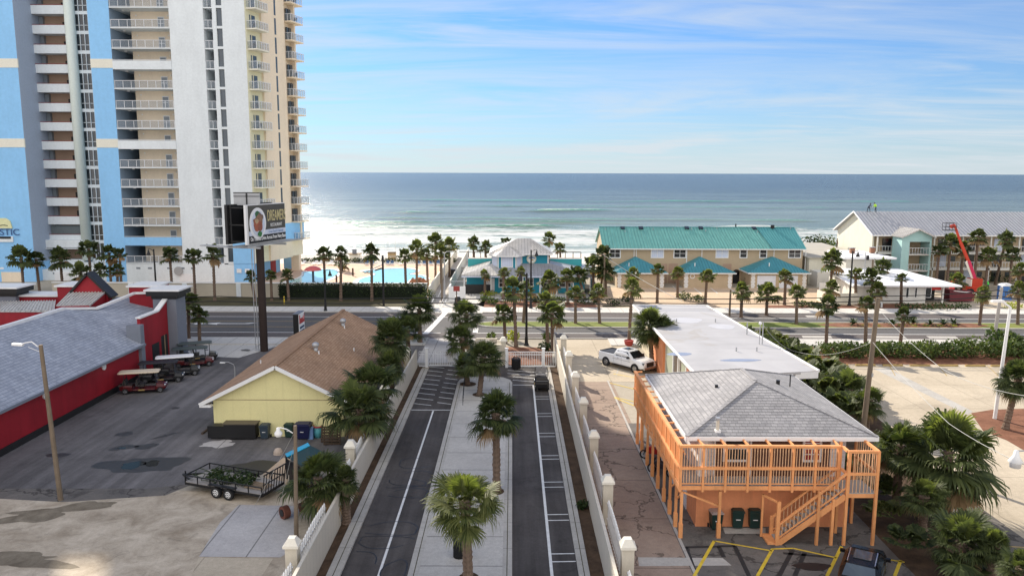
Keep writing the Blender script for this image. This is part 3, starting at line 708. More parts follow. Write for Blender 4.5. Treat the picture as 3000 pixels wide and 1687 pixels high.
# recess B: corridor balconies
SOL = (3-2, 6, 10)
for k in range(0, 20):
    z = ZB[k]
    s_ = MB().box(-66.27,-56.5,FR+.0,137.19,z-.16,z).box(-66.27,-64.31,137.2,146,z-.16,z).build('floor_slab', m['t_white'], tw)
    if k > NF: continue
    if k in (1,6,10):
        p = MB().box(-66.25,-56.52,FR-.08,FR+.12,z-.22,z+1.2).build('balcony_parapet', m['t_blue'] if k == 1 else m['t_white'], tw)
        MB().box(-66.25,-56.52,FR-.05,FR+.03,z+1.3,z+1.36).build('handrail', m['railing_white'], p)
    else:
        r = MB()
        for i in range(8): x = -66.15+i*1.365; r.box(x-.03,x+.03,FR+.02,FR+.08,z,z+1.25)
        r.box(-66.25,-56.52,FR+.02,FR+.08,z+1.2,z+1.27).box(-66.25,-56.52,FR+.02,FR+.08,z+.06,z+.11)
        rr = r.build('balcony_railing', m['railing_white'], tw)
        MB().box(-66.2,-56.6,FR+.045,FR+.055,z+.12,z+1.2).build('rail_glass', m['t_rail'], rr)
    d = MB().box(-59.75,-58.65,137.1,137.25,z,z+2.25).build('door_frame', m['railing_white'], tw)
    MB().box(-59.65,-58.75,137.05,137.11,z+1.25,z+2.1).box(-59.65,-58.75,137.05,137.11,z+.1,z+1.1).build('door_pane', m['door_grey'], d)
    MB().box(-57.3,-56.52,136.9,137.19,z,z+3.05).build('doorway', m['black_plastic'], tw)
    MB().box(-63.4,-63.25,137.05,137.2,z+2.35,z+2.55).box(-58.1,-57.95,137.05,137.2,z+2.35,z+2.55).build('wall_lamps', m['trim_white'], tw)
    MB().obox((-64.9,FR+2.0,z-.28),.35,.25,.14).build('ceiling_light', m['trim_white'], tw)
# slot with small balconies, slit windows
for k in range(0, 20):
    z = ZB[k]
    MB().box(-50.9,-49.4,FR+.05,137.5,z-.2,z).build('floor_slab', m['t_white'], tw)
    if k > NF: continue
    r = MB().box(-50.88,-49.42,FR+.06,FR+.12,z+1.15,z+1.22).box(-50.88,-50.8,FR+.06,FR+.12,z,z+1.2).box(-49.5,-49.42,FR+.06,FR+.12,z,z+1.2).box(-50.18,-50.12,FR+.06,FR+.12,z,z+1.2)
    rr = r.build('balcony_railing', m['railing_white'], tw); MB().box(-50.86,-49.44,FR+.08,FR+.09,z+.1,z+1.15).build('rail_glass', m['t_rail'], rr)
    f = MB().box(-48.75,-47.8,FR+.02,FR+.45,z-.15,z+.25).build('window_frame', m['t_white'], tw)
    MB().box(-48.72,-47.83,FR+.3,FR+.4,z+.25,z+3.1).build('window', m['glass_blue'], f)
# oblique eastern side: pale yellow strip, beige wall, slit windows, two stacks of balconies
def ob(t, s=0): # point on the oblique wall, t metres along, s metres out
    a = R(15); return (-44.05+math.sin(a)*t+math.cos(a)*s, FR+math.cos(a)*t-math.sin(a)*s)
def pr(b, t0,t1,s0,s1,z0,z1, mi=0): return b.prism([ob(t0,s0),ob(t1,s0),ob(t1,s1),ob(t0,s1)], z0, z1, mi)
MB().prism([(-47.8,FR+.01),(-44.06,FR+.01),ob(4.3),(-50,140)],3.3,ZT).build('cream_wall', m['t_cream'], tw)
MB().prism([ob(4.3,-.01),ob(4.3,.35),ob(11.6,.35),ob(11.6,-8),(-50,141)],3.3,ZT-0.01).build('beige_wall', m['t_beige'], tw)
MB().prism([ob(11.7,-.4),ob(16.6,-.4),ob(16.6,-9),ob(11.7,-9)],3.3,ZT-.02).build('rear_wall', m['t_beige'], tw)
for k in range(1, 20):
    z = ZB[k]
    for (t0,t1,so_,nm) in ((.4,4.2,1.75,'balcony'),(12.1,16.3,1.4,'balcony')):
        b = MB(); pr(b,t0,t1,-.1 if t0 < 5 else -.5,so_,z-.22,z)
        bb = b.build(nm, m['t_band'] if t0<5 else m['t_beige'], tw)
        if k > NF: continue
        r = MB(); n = 5
        for i in range(n+1):
            t = t0+.05+(t1-t0-.1)*i/n; pr(r,t-.03,t+.03,so_-.08,so_-.02,z,z+1.2)
        pr(r,t0,t1,so_-.09,so_-.01,z+1.15,z+1.22)
        for tt in (t0+.04,t1-.04): pr(r,tt-.03,tt+.03,0,so_,z+1.15,z+1.22)
        pr(r,t0+.01,t0+.07,so_*.5-.03,so_*.5+.03,z,z+1.2)
        rr = r.build('balcony_railing', m['railing_white'], bb)
        g = MB(); pr(g,t0+.05,t1-.05,so_-.055,so_-.045,z+.08,z+1.12); pr(g,t0+.02,t0+.03,.1,so_-.08,z+.08,z+1.12); g.build('rail_glass', m['t_rail'], rr)
        d = MB(); pr(d,t0+.9,t0+1.15,-.3,.04,z,z+2.3); pr(d,t0+1.5,t0+2.5,-.3,.04,z,z+2.3); d.build('balcony_door', m['glass_blue'], tw)
        if t0 > 5:
            d = MB(); pr(d,t1-1.9,t1-1.4,-.5,.6,z,z+3.03); d.build('balcony_pier', m['t_beige'], tw)
    if k <= NF:
        d = MB(); pr(d,8.3,8.8,.3,.38,z+.25,z+3.0); d.build('slit_window', m['glass_blue'], tw)
# chairs on the balconies
rr_ = random.Random(5)
for k in range(2, NF+1):
    for t0 in (1.0,13.0):
        if rr_.random() < .6:
            x,y = ob(t0+rr_.uniform(0,1.5), .9); z = ZB[k]
            ch = MB().box(x-.25,x+.25,y-.25,y+.25,z+.38,z+.44).box(x-.25,x+.25,y+.2,y+.25,z+.44,z+.95)
            for a in (-.22,.22):
                for c in (-.22,.22): ch.box(x+a-.025,x+a+.025,y+c-.025,y+c+.025,z,z+.4)
            tag(ch.build('balcony_chair', m['black_metal']), 'dark chair out on %s balcony of the tower, floor %d' % ('a front corner' if t0 < 5 else 'a sea-facing', k+1), 'chair', 'chairs out on the tower balconies')
# podium
MB().box(-47.8,-44.4,FR,136,0,3.3).box(-50,-44.6,136,150,0,6.35).box(-47.8,-44.35,FR-.1,136,3.3,6.9).build('podium', m['t_blue'], tw)
MB().box(-66.3,-47.8,FR+.001,FR+.3,0,3.1).box(-82,-69.85,FR+2,FR+5,0,1.9).box(-75.9,-69.86,FR+2.1,139,0,3.0).build('podium_wall', m['t_white'], tw)
pb = MB(); pr(pb,3,15.9,.2,.4,6.35,9.6); pb.build('blue_band', m['t_blue'], tw)
for x in (-64.6,-62.6,-59.3,-57.0,-55.2): MB().box(x,x+.7,FR-.03,FR,2.3,2.6).build('vent', m['door_grey'], tw)
for x in (-80.2,-78.6): MB().box(x,x+.7,FR+1.96,FR+2,1.1,1.4).build('vent', m['door_grey'], tw)
for x in (-88,-90.5): MB().box(x,x+.6,FR-.03,FR,2.2,2.5).build('vent', m['white'], tw)
g = MB().box(-87.9,-84.4,FR-.04,FR,0,1.7).build('garage_door', m['t_beige'], tw)
for x in (-57.2,-79.9,-76.8): MB().box(x,x+2.6,FR-.04 if x>-60 else FR+1.9,FR if x > -60 else FR+2,0,1.5).build('service_door', m['white'], tw)
for x in (-47.3,-45.9): MB().box(x,x+.8,FR-.16,FR-.1,1.7,2.4).build('vent', m['white'], tw)
MB().cyl((-57.3,FR-.3,2.0),(-57.3,FR-.1,2.0),.75,.75,16).build('wall_wheel', m['galv'], tw)
for (px,py,r_,mt) in ((848,786,.85,'t_blue'),(869,791,.75,'t_beige')):
    c = P(px,py); MB().box(c.x-r_,c.x+r_,c.y-r_,c.y+r_,0,6.6).build('support_column', m[mt], tw)
# entrance opening in the east face and its sign
MB().box(-44.62,-44.5,144,147,0,2.6).build('doorway', m['red_wall'], tw)
# name sign at the far left (runs out of the picture)
sg = thing('wall_sign', 'dark lettering under a pale yellow sunrise plaque on the blue tower wall', 'sign', (-90,FR-.1,11))
qa = PY(0,641,FR-.1); qb = PY(33,669,FR-.1)
MB().prism([(qa.x-6,-.0),(qb.x-.0,0),(qb.x-.0,.0)],0,.1) 
pl_ = MB(); pl_.add([(qa.x-6,FR-.2,qb.z),(qb.x+.2,FR-.2,qb.z),(qb.x-.1,FR-.2,qa.z-.35),(qa.x+1,FR-.2,qa.z+.1),(qa.x-6,FR-.2,qa.z+.1),
    (qa.x-6,FR-.02,qb.z),(qb.x+.2,FR-.02,qb.z),(qb.x-.1,FR-.02,qa.z-.35),(qa.x+1,FR-.02,qa.z+.1),(qa.x-6,FR-.02,qa.z+.1)],[(0,1,2,3,4),(9,8,7,6,5),(0,5,6,1),(1,6,7,2),(2,7,8,3),(3,8,9,4)])
pl_.build('plaque', plain('plaque_yellow',(.72,.72,.42),.7), sg)
sw = MB(); 
for i in range(8): x = qb.x-.5-i*.35; sw.beam((x,FR-.23,qb.z+.45+.12*math.sin(i*.8)),(x-.37,FR-.23,qb.z+.45+.12*math.sin((i+1)*.8)),.09,.09)
sw.build('wave_line', m['black_metal'], sg)
e = PY(59,689,FR-.1)
text('lettering', 'MAJESTIC', plain('letter_blue',(.05,.12,.28),.6), (e.x,FR-.15,e.z), 1.55, RX, sg, .03, 'RIGHT', 1.1)
e = PY(38,693,FR-.1); e2 = PY(38,709,FR-.1)
MB().box(e.x-8,e.x,FR-.2,FR-.02,e2.z,e.z).build('sign_board', m['t_white'], sg)
MB().box(e.x-8,e.x-.3,FR-.24,FR-.2,e2.z+.55,e2.z+.95).build('sign_stripe', m['black_metal'], sg)

# ================================================================== WINDOWS helper
def window(par, x0,x1,z0,z1,y, frame=None, pane=None, mull=1, bars=1, th=.12, name='window'):
    frame = frame or m['trim_white']; pane = pane or m['glass']
    f = MB().box(x0-th,x1+th,y-.06,y+.02,z0-th,z0).box(x0-th,x1+th,y-.06,y+.02,z1,z1+th).box(x0-th,x0,y-.06,y+.02,z0,z1).box(x1,x1+th,y-.06,y+.02,z0,z1)
    for i in range(1,mull+1): x = x0+(x1-x0)*i/(mull+1); f.box(x-.035,x+.035,y-.05,y+.02,z0,z1)
    for i in range(1,bars+1): z = z0+(z1-z0)*i/(bars+1); f.box(x0,x1,y-.045,y+.015,z-.03,z+.03)
    o = f.build(name, frame, par); MB().box(x0,x1,y-.02,y+.01,z0,z1).build('pane', pane, o); return o
def ribs(b, a, c, d, e, n, w=.05, h=.06, mi=0):
    w = max(w,.10); h = max(h,.09)
    "standing seams from line a-c (eave) to line d-e (ridge)"
    a,c,d,e = map(Vector,(a,c,d,e)); nn = (c-a).cross(d-a).normalized(); nn = nn if nn.z > 0 else -nn
    for i in range(n+1):
        t = i/n; p = a.lerp(c,t)+nn*h*.5; q = d.lerp(e,t)+nn*h*.5; b.beam(p,q,w,h,mi)
# ================================================================== RED SHOP
rb = thing('red_store_building', 'long red shop with a blue-grey shingle roof and a steep red gable', 'shop', (-40,64,0))
X0 = -34.3
ez = 3.2; rz_ = 6.5; XR = -40.8
w_ = MB().box(X0-.25,X0,40,70.6,0,3.15).box(-60,X0-.25,40,40.3,0,3.2); w_.build('wall', m['red_wall'], rb)
MB().box(X0-.02,X0+.06,40,70,0,.5).build('wall_base', m['tar'], rb)
rf = MB().slab([(X0+.45,38,ez),(X0+.45,71.0,ez),(XR+1.3,73.6,rz_-.6),(XR,71.5,rz_),(XR,38,rz_)],.16)
rf.slab([(X0-.4,71.0,ez+.4),(X0-.4,76.2,ez+1.35),(-38,82,rz_-.9),(XR,80,rz_-.35),(XR+1.3,73.6,rz_-.6)],.16)
roof = rf.build('roof', m['shingle_blue'], rb)
MB().beam((X0+.47,38,ez-.06),(X0+.47,71,ez-.06),.06,.2).build('gutter', m['pilaster'], roof)
MB().beam((XR-.1,38,rz_+.05),(XR-.1,70.6,rz_+.05),.4,.22).beam((XR-.1,70.6,rz_+.05),(XR+1.3,73.6,rz_-.45),.3,.2).beam((XR+1.3,73.6,rz_-.45),(XR+2.6,78.5,rz_+.25),.3,.2).beam((XR+2.6,78.5,rz_+.25),(-35.6,79.5,rz_+.2),.3,.2).build('coping', m['trim_white'], roof)
for y in (44,49): MB().cyl((-37.5,y,4.6),(-37.5,y,5.2),.07,.07,8).build('roof_vent', m['pilaster'], roof)
MB().box(XR-3,XR-.35,38,71,rz_-1.4,rz_-1.0).box(XR-12,XR-3,38,74,2,4.2).build('rear_roof', m['shingle_blue'], rb)
for (px,py) in ((377+26-100,1072),(0,0)):
    pass
for y in (54.4,67.3):
    pass
for px,py in ((303,1074),(131,1158)):
    d = ray(px,py); tt = (X0)/d.x; p = Vector((d.x*tt,d.y*tt,HC+d.z*tt))
    MB().cyl((X0,p.y,p.z),(X0+.1,p.y,p.z),.28,.28,16).build('round_plaque', m['trim_white'], rb)
# corner wall with parapet, door openings, pilasters
cw = MB().box(X0-.3,X0,71.2,76.9,0,5.5)
cw.add([(X0,74.9,5.5),(X0,76.9,5.5),(X0,76.9,6.3),(X0-.3,74.9,5.5),(X0-.3,76.9,5.5),(X0-.3,76.9,6.3)],[(0,1,2),(5,4,3),(0,2,5,3)])
cwo = cw.build('parapet_wall', m['red_wall'], rb)
MB().beam((X0-.15,71.1,5.58),(X0-.15,74.9,5.58),.5,.14).beam((X0-.15,74.9,5.58),(X0-.15,76.9,6.4),.5,.14).build('coping', m['trim_white'], cwo)
MB().box(X0-.1,X0+.02,73.2,74.7,0,2.6).box(X0-.1,X0+.02,75.2,76.6,0,3.0).build('shop_opening', m['black_plastic'], rb)
MB().box(X0,X0+.08,75.85,75.95,0,3.0).build('door_post', m['wood'], rb)
MB().box(X0-1,X0+.3,70.5,71.2,0,5.0).build('pilaster', m['pilaster'], rb)
def pil(x0,x1,y0,y1,zt,cap=1.0):
    p = MB().box(x0,x1,y0,y1,0,zt).build('pilaster', m['pilaster'], rb)
    MB().prism([(x0-.1,y0-.1),(x1+.1,y0-.1),(x1+.1,y1+.1),(x0-.1,y1+.1)],zt,zt+cap*.35).box(x0-.45,x1+.45,y0-.45,y1+.45,zt+cap*.35,zt+cap*.85).build('cap', m['black_metal'], p)
    MB().box(x0-.6,x1+.6,y0-.6,y1+.6,zt+cap*.85,zt+cap).build('cap_flashing', m['trim_white'], p)
pil(-35.7,-33.4,77,79.2,6.4); pil(-53.5,-50.6,79,81,6.3)
# street-front pieces behind the ridge: red boxes, gable, metal awnings
MB().box(-46.3,-43.0,79,82,4,7.3).box(-39.0,-36.2,79,82,4,7.3).box(-52,-46.3,79.6,82,3,6.2).build('parapet_wall', m['red_wall'], rb)
MB().box(-46.5,-42.8,78.8,82.2,7.3,7.45).box(-39.2,-36.0,78.8,82.2,7.3,7.45).box(-52,-46.4,79.4,82.2,6.2,6.35).build('coping', m['trim_white'], rb)
g0 = PY(207,855,78.5); g1 = PY(315,853,78.5); ga = PY(257,797,78.5)
gb = MB().add([(g0.x,78.5,g0.z-1.2),(g1.x,78.5,g0.z-1.2),(g1.x,78.5,g0.z),(ga.x,78.5,ga.z-.2),(g0.x,78.5,g0.z),(g0.x,79.3,g0.z-1.2),(g1.x,79.3,g0.z-1.2),(g1.x,79.3,g0.z),(ga.x,79.3,ga.z-.2),(g0.x,79.3,g0.z)],[(0,1,2,3,4),(9,8,7,6,5),(0,5,6,1),(1,6,7,2),(4,9,5,0)])
gb.build('gable', m['red_wall'], rb)
MB().slab([(g0.x-.5,78.2,g0.z-.45),(g0.x-.5,79.7,g0.z-.45),(ga.x,79.7,ga.z),(ga.x,78.2,ga.z)],.2).slab([(g1.x+.5,78.2,g0.z-.45),(g1.x+.5,79.7,g0.z-.45),(ga.x,79.7,ga.z),(ga.x,78.2,ga.z)],.2).build('gable_roof', m['tar'], rb)
aw = MB(); a_ = [PY(166,897,74.6),PY(262,895,74.6),PY(308,856,78.4),PY(206,857,78.4)]
aw.slab(a_,.12); ribs(aw,a_[0],a_[1],a_[3],a_[2],11); awo = aw.build('metal_awning', m['metal_roof'], rb)
MB().add([a_[0],a_[1],a_[1]-Vector((0,0,1)),a_[0]-Vector((0,0,1)),a_[2],a_[2]-Vector((0,0,1)),a_[3],a_[3]-Vector((0,0,1))],[(0,3,2,1),(1,2,5,4),(6,7,3,0),(4,5,7,6)]).build('awning_side', m['red_wall'], awo)
aw = MB(); a_ = [PY(-40,911,74.6),PY(158,911,74.6),PY(162,881,78),PY(0,884,78)]
aw.slab(a_,.12); ribs(aw,a_[0],a_[1],a_[3],a_[2],20); aw.build('metal_awning', m['metal_roof'], rb)
MB().box(-58,-42.9,74.7,75,3,a_[0].z-.15).box(-58,-42.9,75,79,3,3.6).build('wall', m['red_wall'], rb)

# ================================================================== YELLOW HOUSE
yb = thing('yellow_building', 'yellow single-storey building with a brown shingle gable roof', 'building', (-16.8,66,0))
YW0, YW1 = 54.7, 76.8; xe0,xe1,xr = -22.3,-11.3,-16.8; ze,zr = 2.6,5.35
gw = MB().add([(-21.5,YW0,0),(-12.1,YW0,0),(-12.1,YW0,2.75),(xr,YW0,5.1),(-21.5,YW0,2.75),(-21.5,YW0+.25,0),(-12.1,YW0+.25,0),(-12.1,YW0+.25,2.75),(xr,YW0+.25,5.1),(-21.5,YW0+.25,2.75)],[(0,1,2,3,4),(9,8,7,6,5),(0,5,6,1),(1,6,7,2),(2,7,8,3),(3,8,9,4),(4,9,5,0)])
gw.build('gable_wall', m['yellow_wall'], yb)
MB().box(-21.5,-21.3,YW0+.26,YW1,0,2.7).box(-12.3,-12.1,YW0+.26,YW1,0,2.7).add([(-21.5,YW1,0),(-12.1,YW1,0),(-12.1,YW1,2.75),(xr,YW1,5.1),(-21.5,YW1,2.75)],[(4,3,2,1,0)]).build('side_wall', m['yellow_wall'], yb)
MB().box(-21.55,-12.05,YW0-.02,YW0,2.72,2.76).build('belt_line', m['wood'], yb)
rf = MB().slab([(xe0,YW0-.45,ze),(xe0,YW1+.45,ze),(xr,YW1+.45,zr),(xr,YW0-.45,zr)],.14).slab([(xe1,YW0-.45,ze),(xe1,YW1+.45,ze),(xr,YW1+.45,zr),(xr,YW0-.45,zr)],.14)
yr = rf.build('roof', m['shingle_brown'], yb)
MB().beam((xr,YW0-.4,zr+.03),(xr,YW1+.4,zr+.03),.3,.06).build('ridge_cap', m['shingle_brown'], yr)
MB().beam((xe0,YW0-.5,ze-.12),(xr,YW0-.5,zr-.1),.06,.26).beam((xe1,YW0-.5,ze-.12),(xr,YW0-.5,zr-.1),.06,.26).box(xe0,-21.5,YW0-.5,YW0+.2,ze-.3,ze-.12).build('fascia', m['trim_white'], yr)
def onroof(px,py,side=1):
    for i in range(600):
        Y = 50+i*.05; p = PY(px,py,Y); xx = abs(p.x-xr); z = zr-(zr-ze)*xx/5.5
        if p.z <= z: return p
    return p
for px,py in ((1005,955),(925,1028)):
    p = onroof(px,py); v = MB().cyl((p.x,p.y,p.z-.2),(p.x,p.y,p.z+.3),.16,.16,12)
    v.lathe((p.x,p.y,p.z+.3),[(.17,0),(.26,.08),(.29,.2),(.24,.34),(.1,.42),(.0,.43)],12)
    v.build('turbine_vent', m['galv'], yr, smooth=True)
for px,py in ((1037,1028),(764,1064),(934,1037),(1009,962)):
    p = onroof(px,py); MB().cyl((p.x,p.y,p.z-.2),(p.x,p.y,p.z+.25),.06,.06,8).build('vent_pipe', m['trim_white'], yr)
MB().obox((-21.52,54.6,2.5),.12,.12,.12).build('camera_box', m['black_plastic'], yb)

# ================================================================== ORANGE HOUSE
oh = thing('orange_building', 'orange two-storey building with a grey shingle hip roof and wraparound deck', 'building', (14,46,0))
MB().box(10,18.2,40.3,52.2,0,2.6).build('ground_floor_wall', m['orange_wall'], oh)
MB().box(10.05,18.15,40.9,52.15,2.62,5.1).build('upper_wall', m['siding_white'], oh)
MB().box(10.0,10.5,40.32,40.6,2.62,5.1).build('corner_board', m['trim_white'], oh)
window(oh, 11.6,12.75,3.6,4.85,40.87, mull=0, bars=1, name='upper_window'); window(oh, 15.9,16.7,3.6,4.85,40.87, mull=1, bars=3, pane=m['red_wall'], name='upper_window')
MB().box(11.0,17.3,40.88,40.9,2.65,5.05).build('dark_front_panel', plain('panel_brown',(.14,.065,.045),.8), oh)  # thin dark brown sheet over the front of the upper wall
for x in (12.95,11.0): MB().cyl((x,40.75,2.65),(x,40.75,5.1),.05,.05,8).build('downpipe', m['trim_white'], oh)
for y in (42.5,46,49.5):
    MB().box(9.95,10.0,y,y+1.0,0,2.1).build('door', m['siding_white'], oh)
E = 5.25; ex0,ex1,ey0,ey1 = 9.25,19.35,39.85,52.55; A1=(14.3,44.8,6.95); A2=(14.3,47.6,6.95)
rf = MB(); c = [(ex0,ey0,E),(ex1,ey0,E),(ex1,ey1,E),(ex0,ey1,E)]
rf.slab([c[0],c[1],A1],.12).slab([c[1],c[2],A2,A1],.12).slab([c[2],c[3],A2],.12).slab([c[3],c[0],A1,A2],.12)
orf = rf.build('roof', m['shingle_grey'], oh)
MB().beam(c[0],A1,.22,.06).beam(c[1],A1,.22,.06).beam(c[2],A2,.22,.06).beam(c[3],A2,.22,.06).beam(A1,A2,.22,.08).build('ridge_cap', m['shingle_grey'], orf)
MB().box(ex0,ex1,ey0-.06,ey0,E-.24,E-.02).box(ex0-.06,ex0,ey0,ey1,E-.24,E-.02).box(ex1,ex1+.06,ey0,ey1,E-.24,E-.02).box(ex0-.06,ex1,ey1,ey1+.06,E-.1,E+.04).build('fascia', m['trim_white'], orf)
def hipz(x,y): return min(E+(x-ex0)*.337, E+(ex1-x)*.337, E+(y-ey0)*.343, E+(ey1-y)*.343)
def onhip(px,py):
    for i in range(800):
        Y = 38+i*.02; p = PY(px,py,Y)
        if p.y > ey0 and p.z <= hipz(p.x,p.y): return p
    return p
p = onhip(2102,1262); MB().cyl((p.x,p.y,p.z-.1),(p.x,p.y,p.z+.62),.09,.09,10).build('flue_pipe', m['wall_cream'], orf)
MB().cyl((p.x,p.y,p.z+.62),(p.x,p.y,p.z+.74),.13,.13,10).build('flue_cap', m['galv'], orf); MB().box(p.x-.15,p.x+.15,p.y-.15,p.y+.15,p.z-.1,p.z+.06).build('flashing', m['trim_white'], orf)
for px,py,h,r_ in ((2314,1132,.75,.04),(2279,1125,.25,.12),(2099,1134,.15,.1)):
    p = onhip(px,py); MB().cyl((p.x,p.y,p.z-.1),(p.x,p.y,p.z+h),r_,r_,8).build('vent_pipe', m['black_metal'], orf)
# deck -------------------------------------------------------------
DK, MR_, TR = 2.85, 3.88, 5.06
deck = thing('raised_deck', 'bright orange timber deck on posts with two-tier railings around the orange building', 'deck', (9,39,0))
MB().box(8.85,17.0,38.98,40.3,DK-.06,DK).box(8.85,10.0,40.3,54,DK-.06,DK).build('deck_floor', m['deck_wood'], deck)
fp = [8.8]+[8.8+8.15*i/7 for i in range(1,8)]
ypl = [39+15.2*i/12 for i in range(13)]
def railrun(b, p, q, z0, z1, n, w=.03):
    p = Vector(p); q = Vector(q)
    for i in range(n+1):
        a = p.lerp(q, i/n); b.box(a.x-w/2,a.x+w/2,a.y-w/2,a.y+w/2,z0,z1)
rim = MB().box(8.76,17.0,38.94,38.99,DK-.2,DK+.02).box(8.74,8.8,38.99,54.2,DK-.28,DK+.02).build('rim_joist', m['orange'], deck)
for z in (MR_,TR):
    MB().box(8.7,17.02,38.86,39.04,z-.1,z+.03).build('top_rail', m['orange'], deck)
    MB().box(8.66,8.86,39.05,54.2,z-.1,z+.03).build('top_rail', m['orange'], deck)
MB().box(8.8,17.0,38.93,38.97,DK+.12,DK+.18).box(8.76,8.8,39,54.2,DK+.12,DK+.18).build('bottom_rail', m['orange'], deck)
pal = plain('baluster', (.75,.45,.25), .6)
for i in range(7):
    b = MB(); railrun(b,(fp[i]+.16,38.95,0),(fp[i+1]-.12,38.95,0),DK+.15,MR_-.1,6,.035); railrun(b,(fp[i]+.16,38.95,0),(fp[i+1]-.12,38.95,0),MR_+.03,TR-.1,6,.035); b.build('baluster_panel', pal, deck)
for i in range(12):
    b = MB(); railrun(b,(8.78,ypl[i]+.14,0),(8.78,ypl[i+1]-.12,0),DK+.15,MR_-.1,8,.045); railrun(b,(8.78,ypl[i]+.14,0),(8.78,ypl[i+1]-.12,0),MR_+.03,TR-.1,8,.045); b.build('baluster_panel', m['orange'], deck)
for x in fp: MB().box(x-.06,x+.06,38.9,39.02,DK-.3,TR).build('rail_post', m['orange'], deck)
for y in ypl: MB().box(8.72,8.86,y-.06,y+.06,DK-.3,TR).build('rail_post', m['orange'], deck)
for x,y in ((8.9,39),(10.9,39.0),(8.9,40.3),(8.9,41.9),(8.9,43.6),(8.9,45.5),(8.9,47.4),(8.9,49.3),(8.9,51.4),(8.9,53.4),(9.3,54.1)):
    MB().box(x-.07,x+.07,y-.07,y+.07,0,DK-.28).box(x-.1,x+.1,y-.1,y+.1,0,.8).build('support_post', m['orange'], deck)
MB().beam((9.0,39,DK-.35),(10.85,39,DK-1.1),.07,.09).beam((8.95,40.2,DK-1.2),(8.95,39.1,DK-.4),.07,.09).beam((8.95,41.8,DK-1.2),(8.95,40.5,DK-.4),.07,.09).build('brace', m['orange'], deck)
for i,x in enumerate(fp[1:]): MB().beam((x,38.95,TR-.03),(x-.15+.03*i,40.0,TR+.02),.08,.1).build('roof_strut', m['orange'], deck)
for i in range(1,13): y = ypl[i]; MB().beam((8.75,y,TR-.05),(9.25,y-.05,TR-.02),.07,.09).beam((8.8,y+.0,TR-.05),(9.2,y-.5,DK+1.4),.05,.06).build('roof_strut', m['orange'], deck)
# landing and stairs
lx0,lx1,ly0,ly1 = 17.1,18.65,38.2,39.9
MB().box(lx0,lx1,ly0,ly1,DK-.28,DK-.06).build('landing_frame', m['orange'], deck); MB().box(lx0,lx1,ly0,ly1,DK-.06,DK).build('landing_floor', m['deck_wood'], deck)
for z in (MR_,TR): MB().box(lx0 if z==TR else 17.0,lx1+.05,ly0-.05,ly0+.07,z-.1,z+.03).box(lx1-.05,lx1+.07,ly0+.08,ly1+.9,z-.1,z+.03).box(lx0-.05,lx0+.07,ly0+.08,38.9,z-.1,z+.03).build('top_rail', m['orange'], deck)
b = MB(); railrun(b,(17.25,ly0,0),(lx1-.1,ly0,0),DK,MR_-.1,7,.035); railrun(b,(17.25,ly0,0),(lx1-.1,ly0,0),MR_+.03,TR-.1,7,.035); railrun(b,(lx1,ly0+.15,0),(lx1,ly1+.8,0),DK,TR-.1,9,.035); b.build('baluster_panel', pal, deck)
for x,y,z0 in ((17.16,ly0,0),(lx1,ly0,0),(lx1,ly1+.9,0),(lx0+.2,39.6,0),(lx0+.1,ly0+.03,DK)): MB().box(x-.07,x+.07,y-.07,y+.07,z0,TR).build('support_post', m['orange'], deck)
st = thing('outdoor_staircase', 'orange timber staircase with handrails climbing right to the raised deck', 'staircase', (14,38.3,0))
sb = P(2275,1597); sx0 = 13.75; sx1 = 17.1; nst = 14
for yy in (38.2,39.15):
    MB().beam((sx0,yy,.05),(sx1,yy,DK-.2),.06,.3).build('stringer', m['orange'], st)
    MB().beam((sx0-.1,yy,1.0),(sx1,yy,MR_+.0),.12,.09).build('handrail', m['orange'], st)
    MB().beam((sx0,yy,.35),(sx1,yy,DK+.25),.05,.07).build('bottom_rail', m['orange'], st)
    b = MB()
    for i in range(1,17):
        t = i/17; x = sx0+(sx1-sx0)*t; z = (DK-.2)*t; b.box(x-.018,x+.018,yy-.018,yy+.018,z+.4,z+1.05)
    b.build('baluster_panel', pal, st)
    MB().box(sx0-.12,sx0+.06,yy-.07,yy+.07,0,1.15 if yy>39 else 2.35).build('newel_post', m['orange'], st)
MB().box(sx0-.6,sx0-.5,39.1,39.2,0,2.35).beam((sx0-.05,38.2,2.3),(sx0-.55,39.15,2.3),.08,.1).build('gate_frame', m['orange'], st)
for x,h in ((15.75,2.9),(16.5,2.5)): MB().box(x-.07,x+.07,38.13,38.27,0,h).build('support_post', m['orange'], st)
for i in range(nst):
    t = (i+.5)/nst; x = sx0+(sx1-sx0)*t; z = .1+(DK-.1)*(i+1)/nst-.12; MB().box(x-.15,x+.15,38.24,39.11,z-.05,z).build('tread', m['deck_wood'], st)
MB().box(sx0-.5,sx0+.1,38.2,39.3,0,.12).build('base_step', m['orange'], st)

# ================================================================== FLAT-ROOF BUILDING
fb = thing('flat_roof_building', 'long low building with a pale grey flat membrane roof behind the orange one', 'building', (17.6,71,0))
FZ = 4.45
fl = MB().add([(13.45,55,FZ-.2),(22.8,56.9,FZ-.2),(21.5,85.6,FZ-.2),(13.45,85.8,FZ-.2),(13.45,55,FZ),(22.8,56.9,FZ),(21.5,85.6,FZ),(13.45,85.8,FZ)],[(3,2,1,0),(4,5,6,7),(0,1,5,4),(1,2,6,5),(2,3,7,6),(3,0,4,7)])
flo = fl.build('roof', m['flat_roof'], fb)
MB().beam((13.4,55,FZ-.02),(13.4,85.8,FZ-.02),.14,.2).beam((22.85,56.9,FZ-.02),(21.55,85.6,FZ-.02),.14,.2).beam((13.4,85.85,FZ-.02),(21.5,85.65,FZ-.02),.14,.2).beam((21,56.6,FZ-.3),(22.8,56.9,FZ-.3),.1,.5).build('fascia', m['trim_white'], flo)
MB().box(14.2,21.3,57,84.5,0,FZ-.2).build('wall', m['siding_cream'], fb)
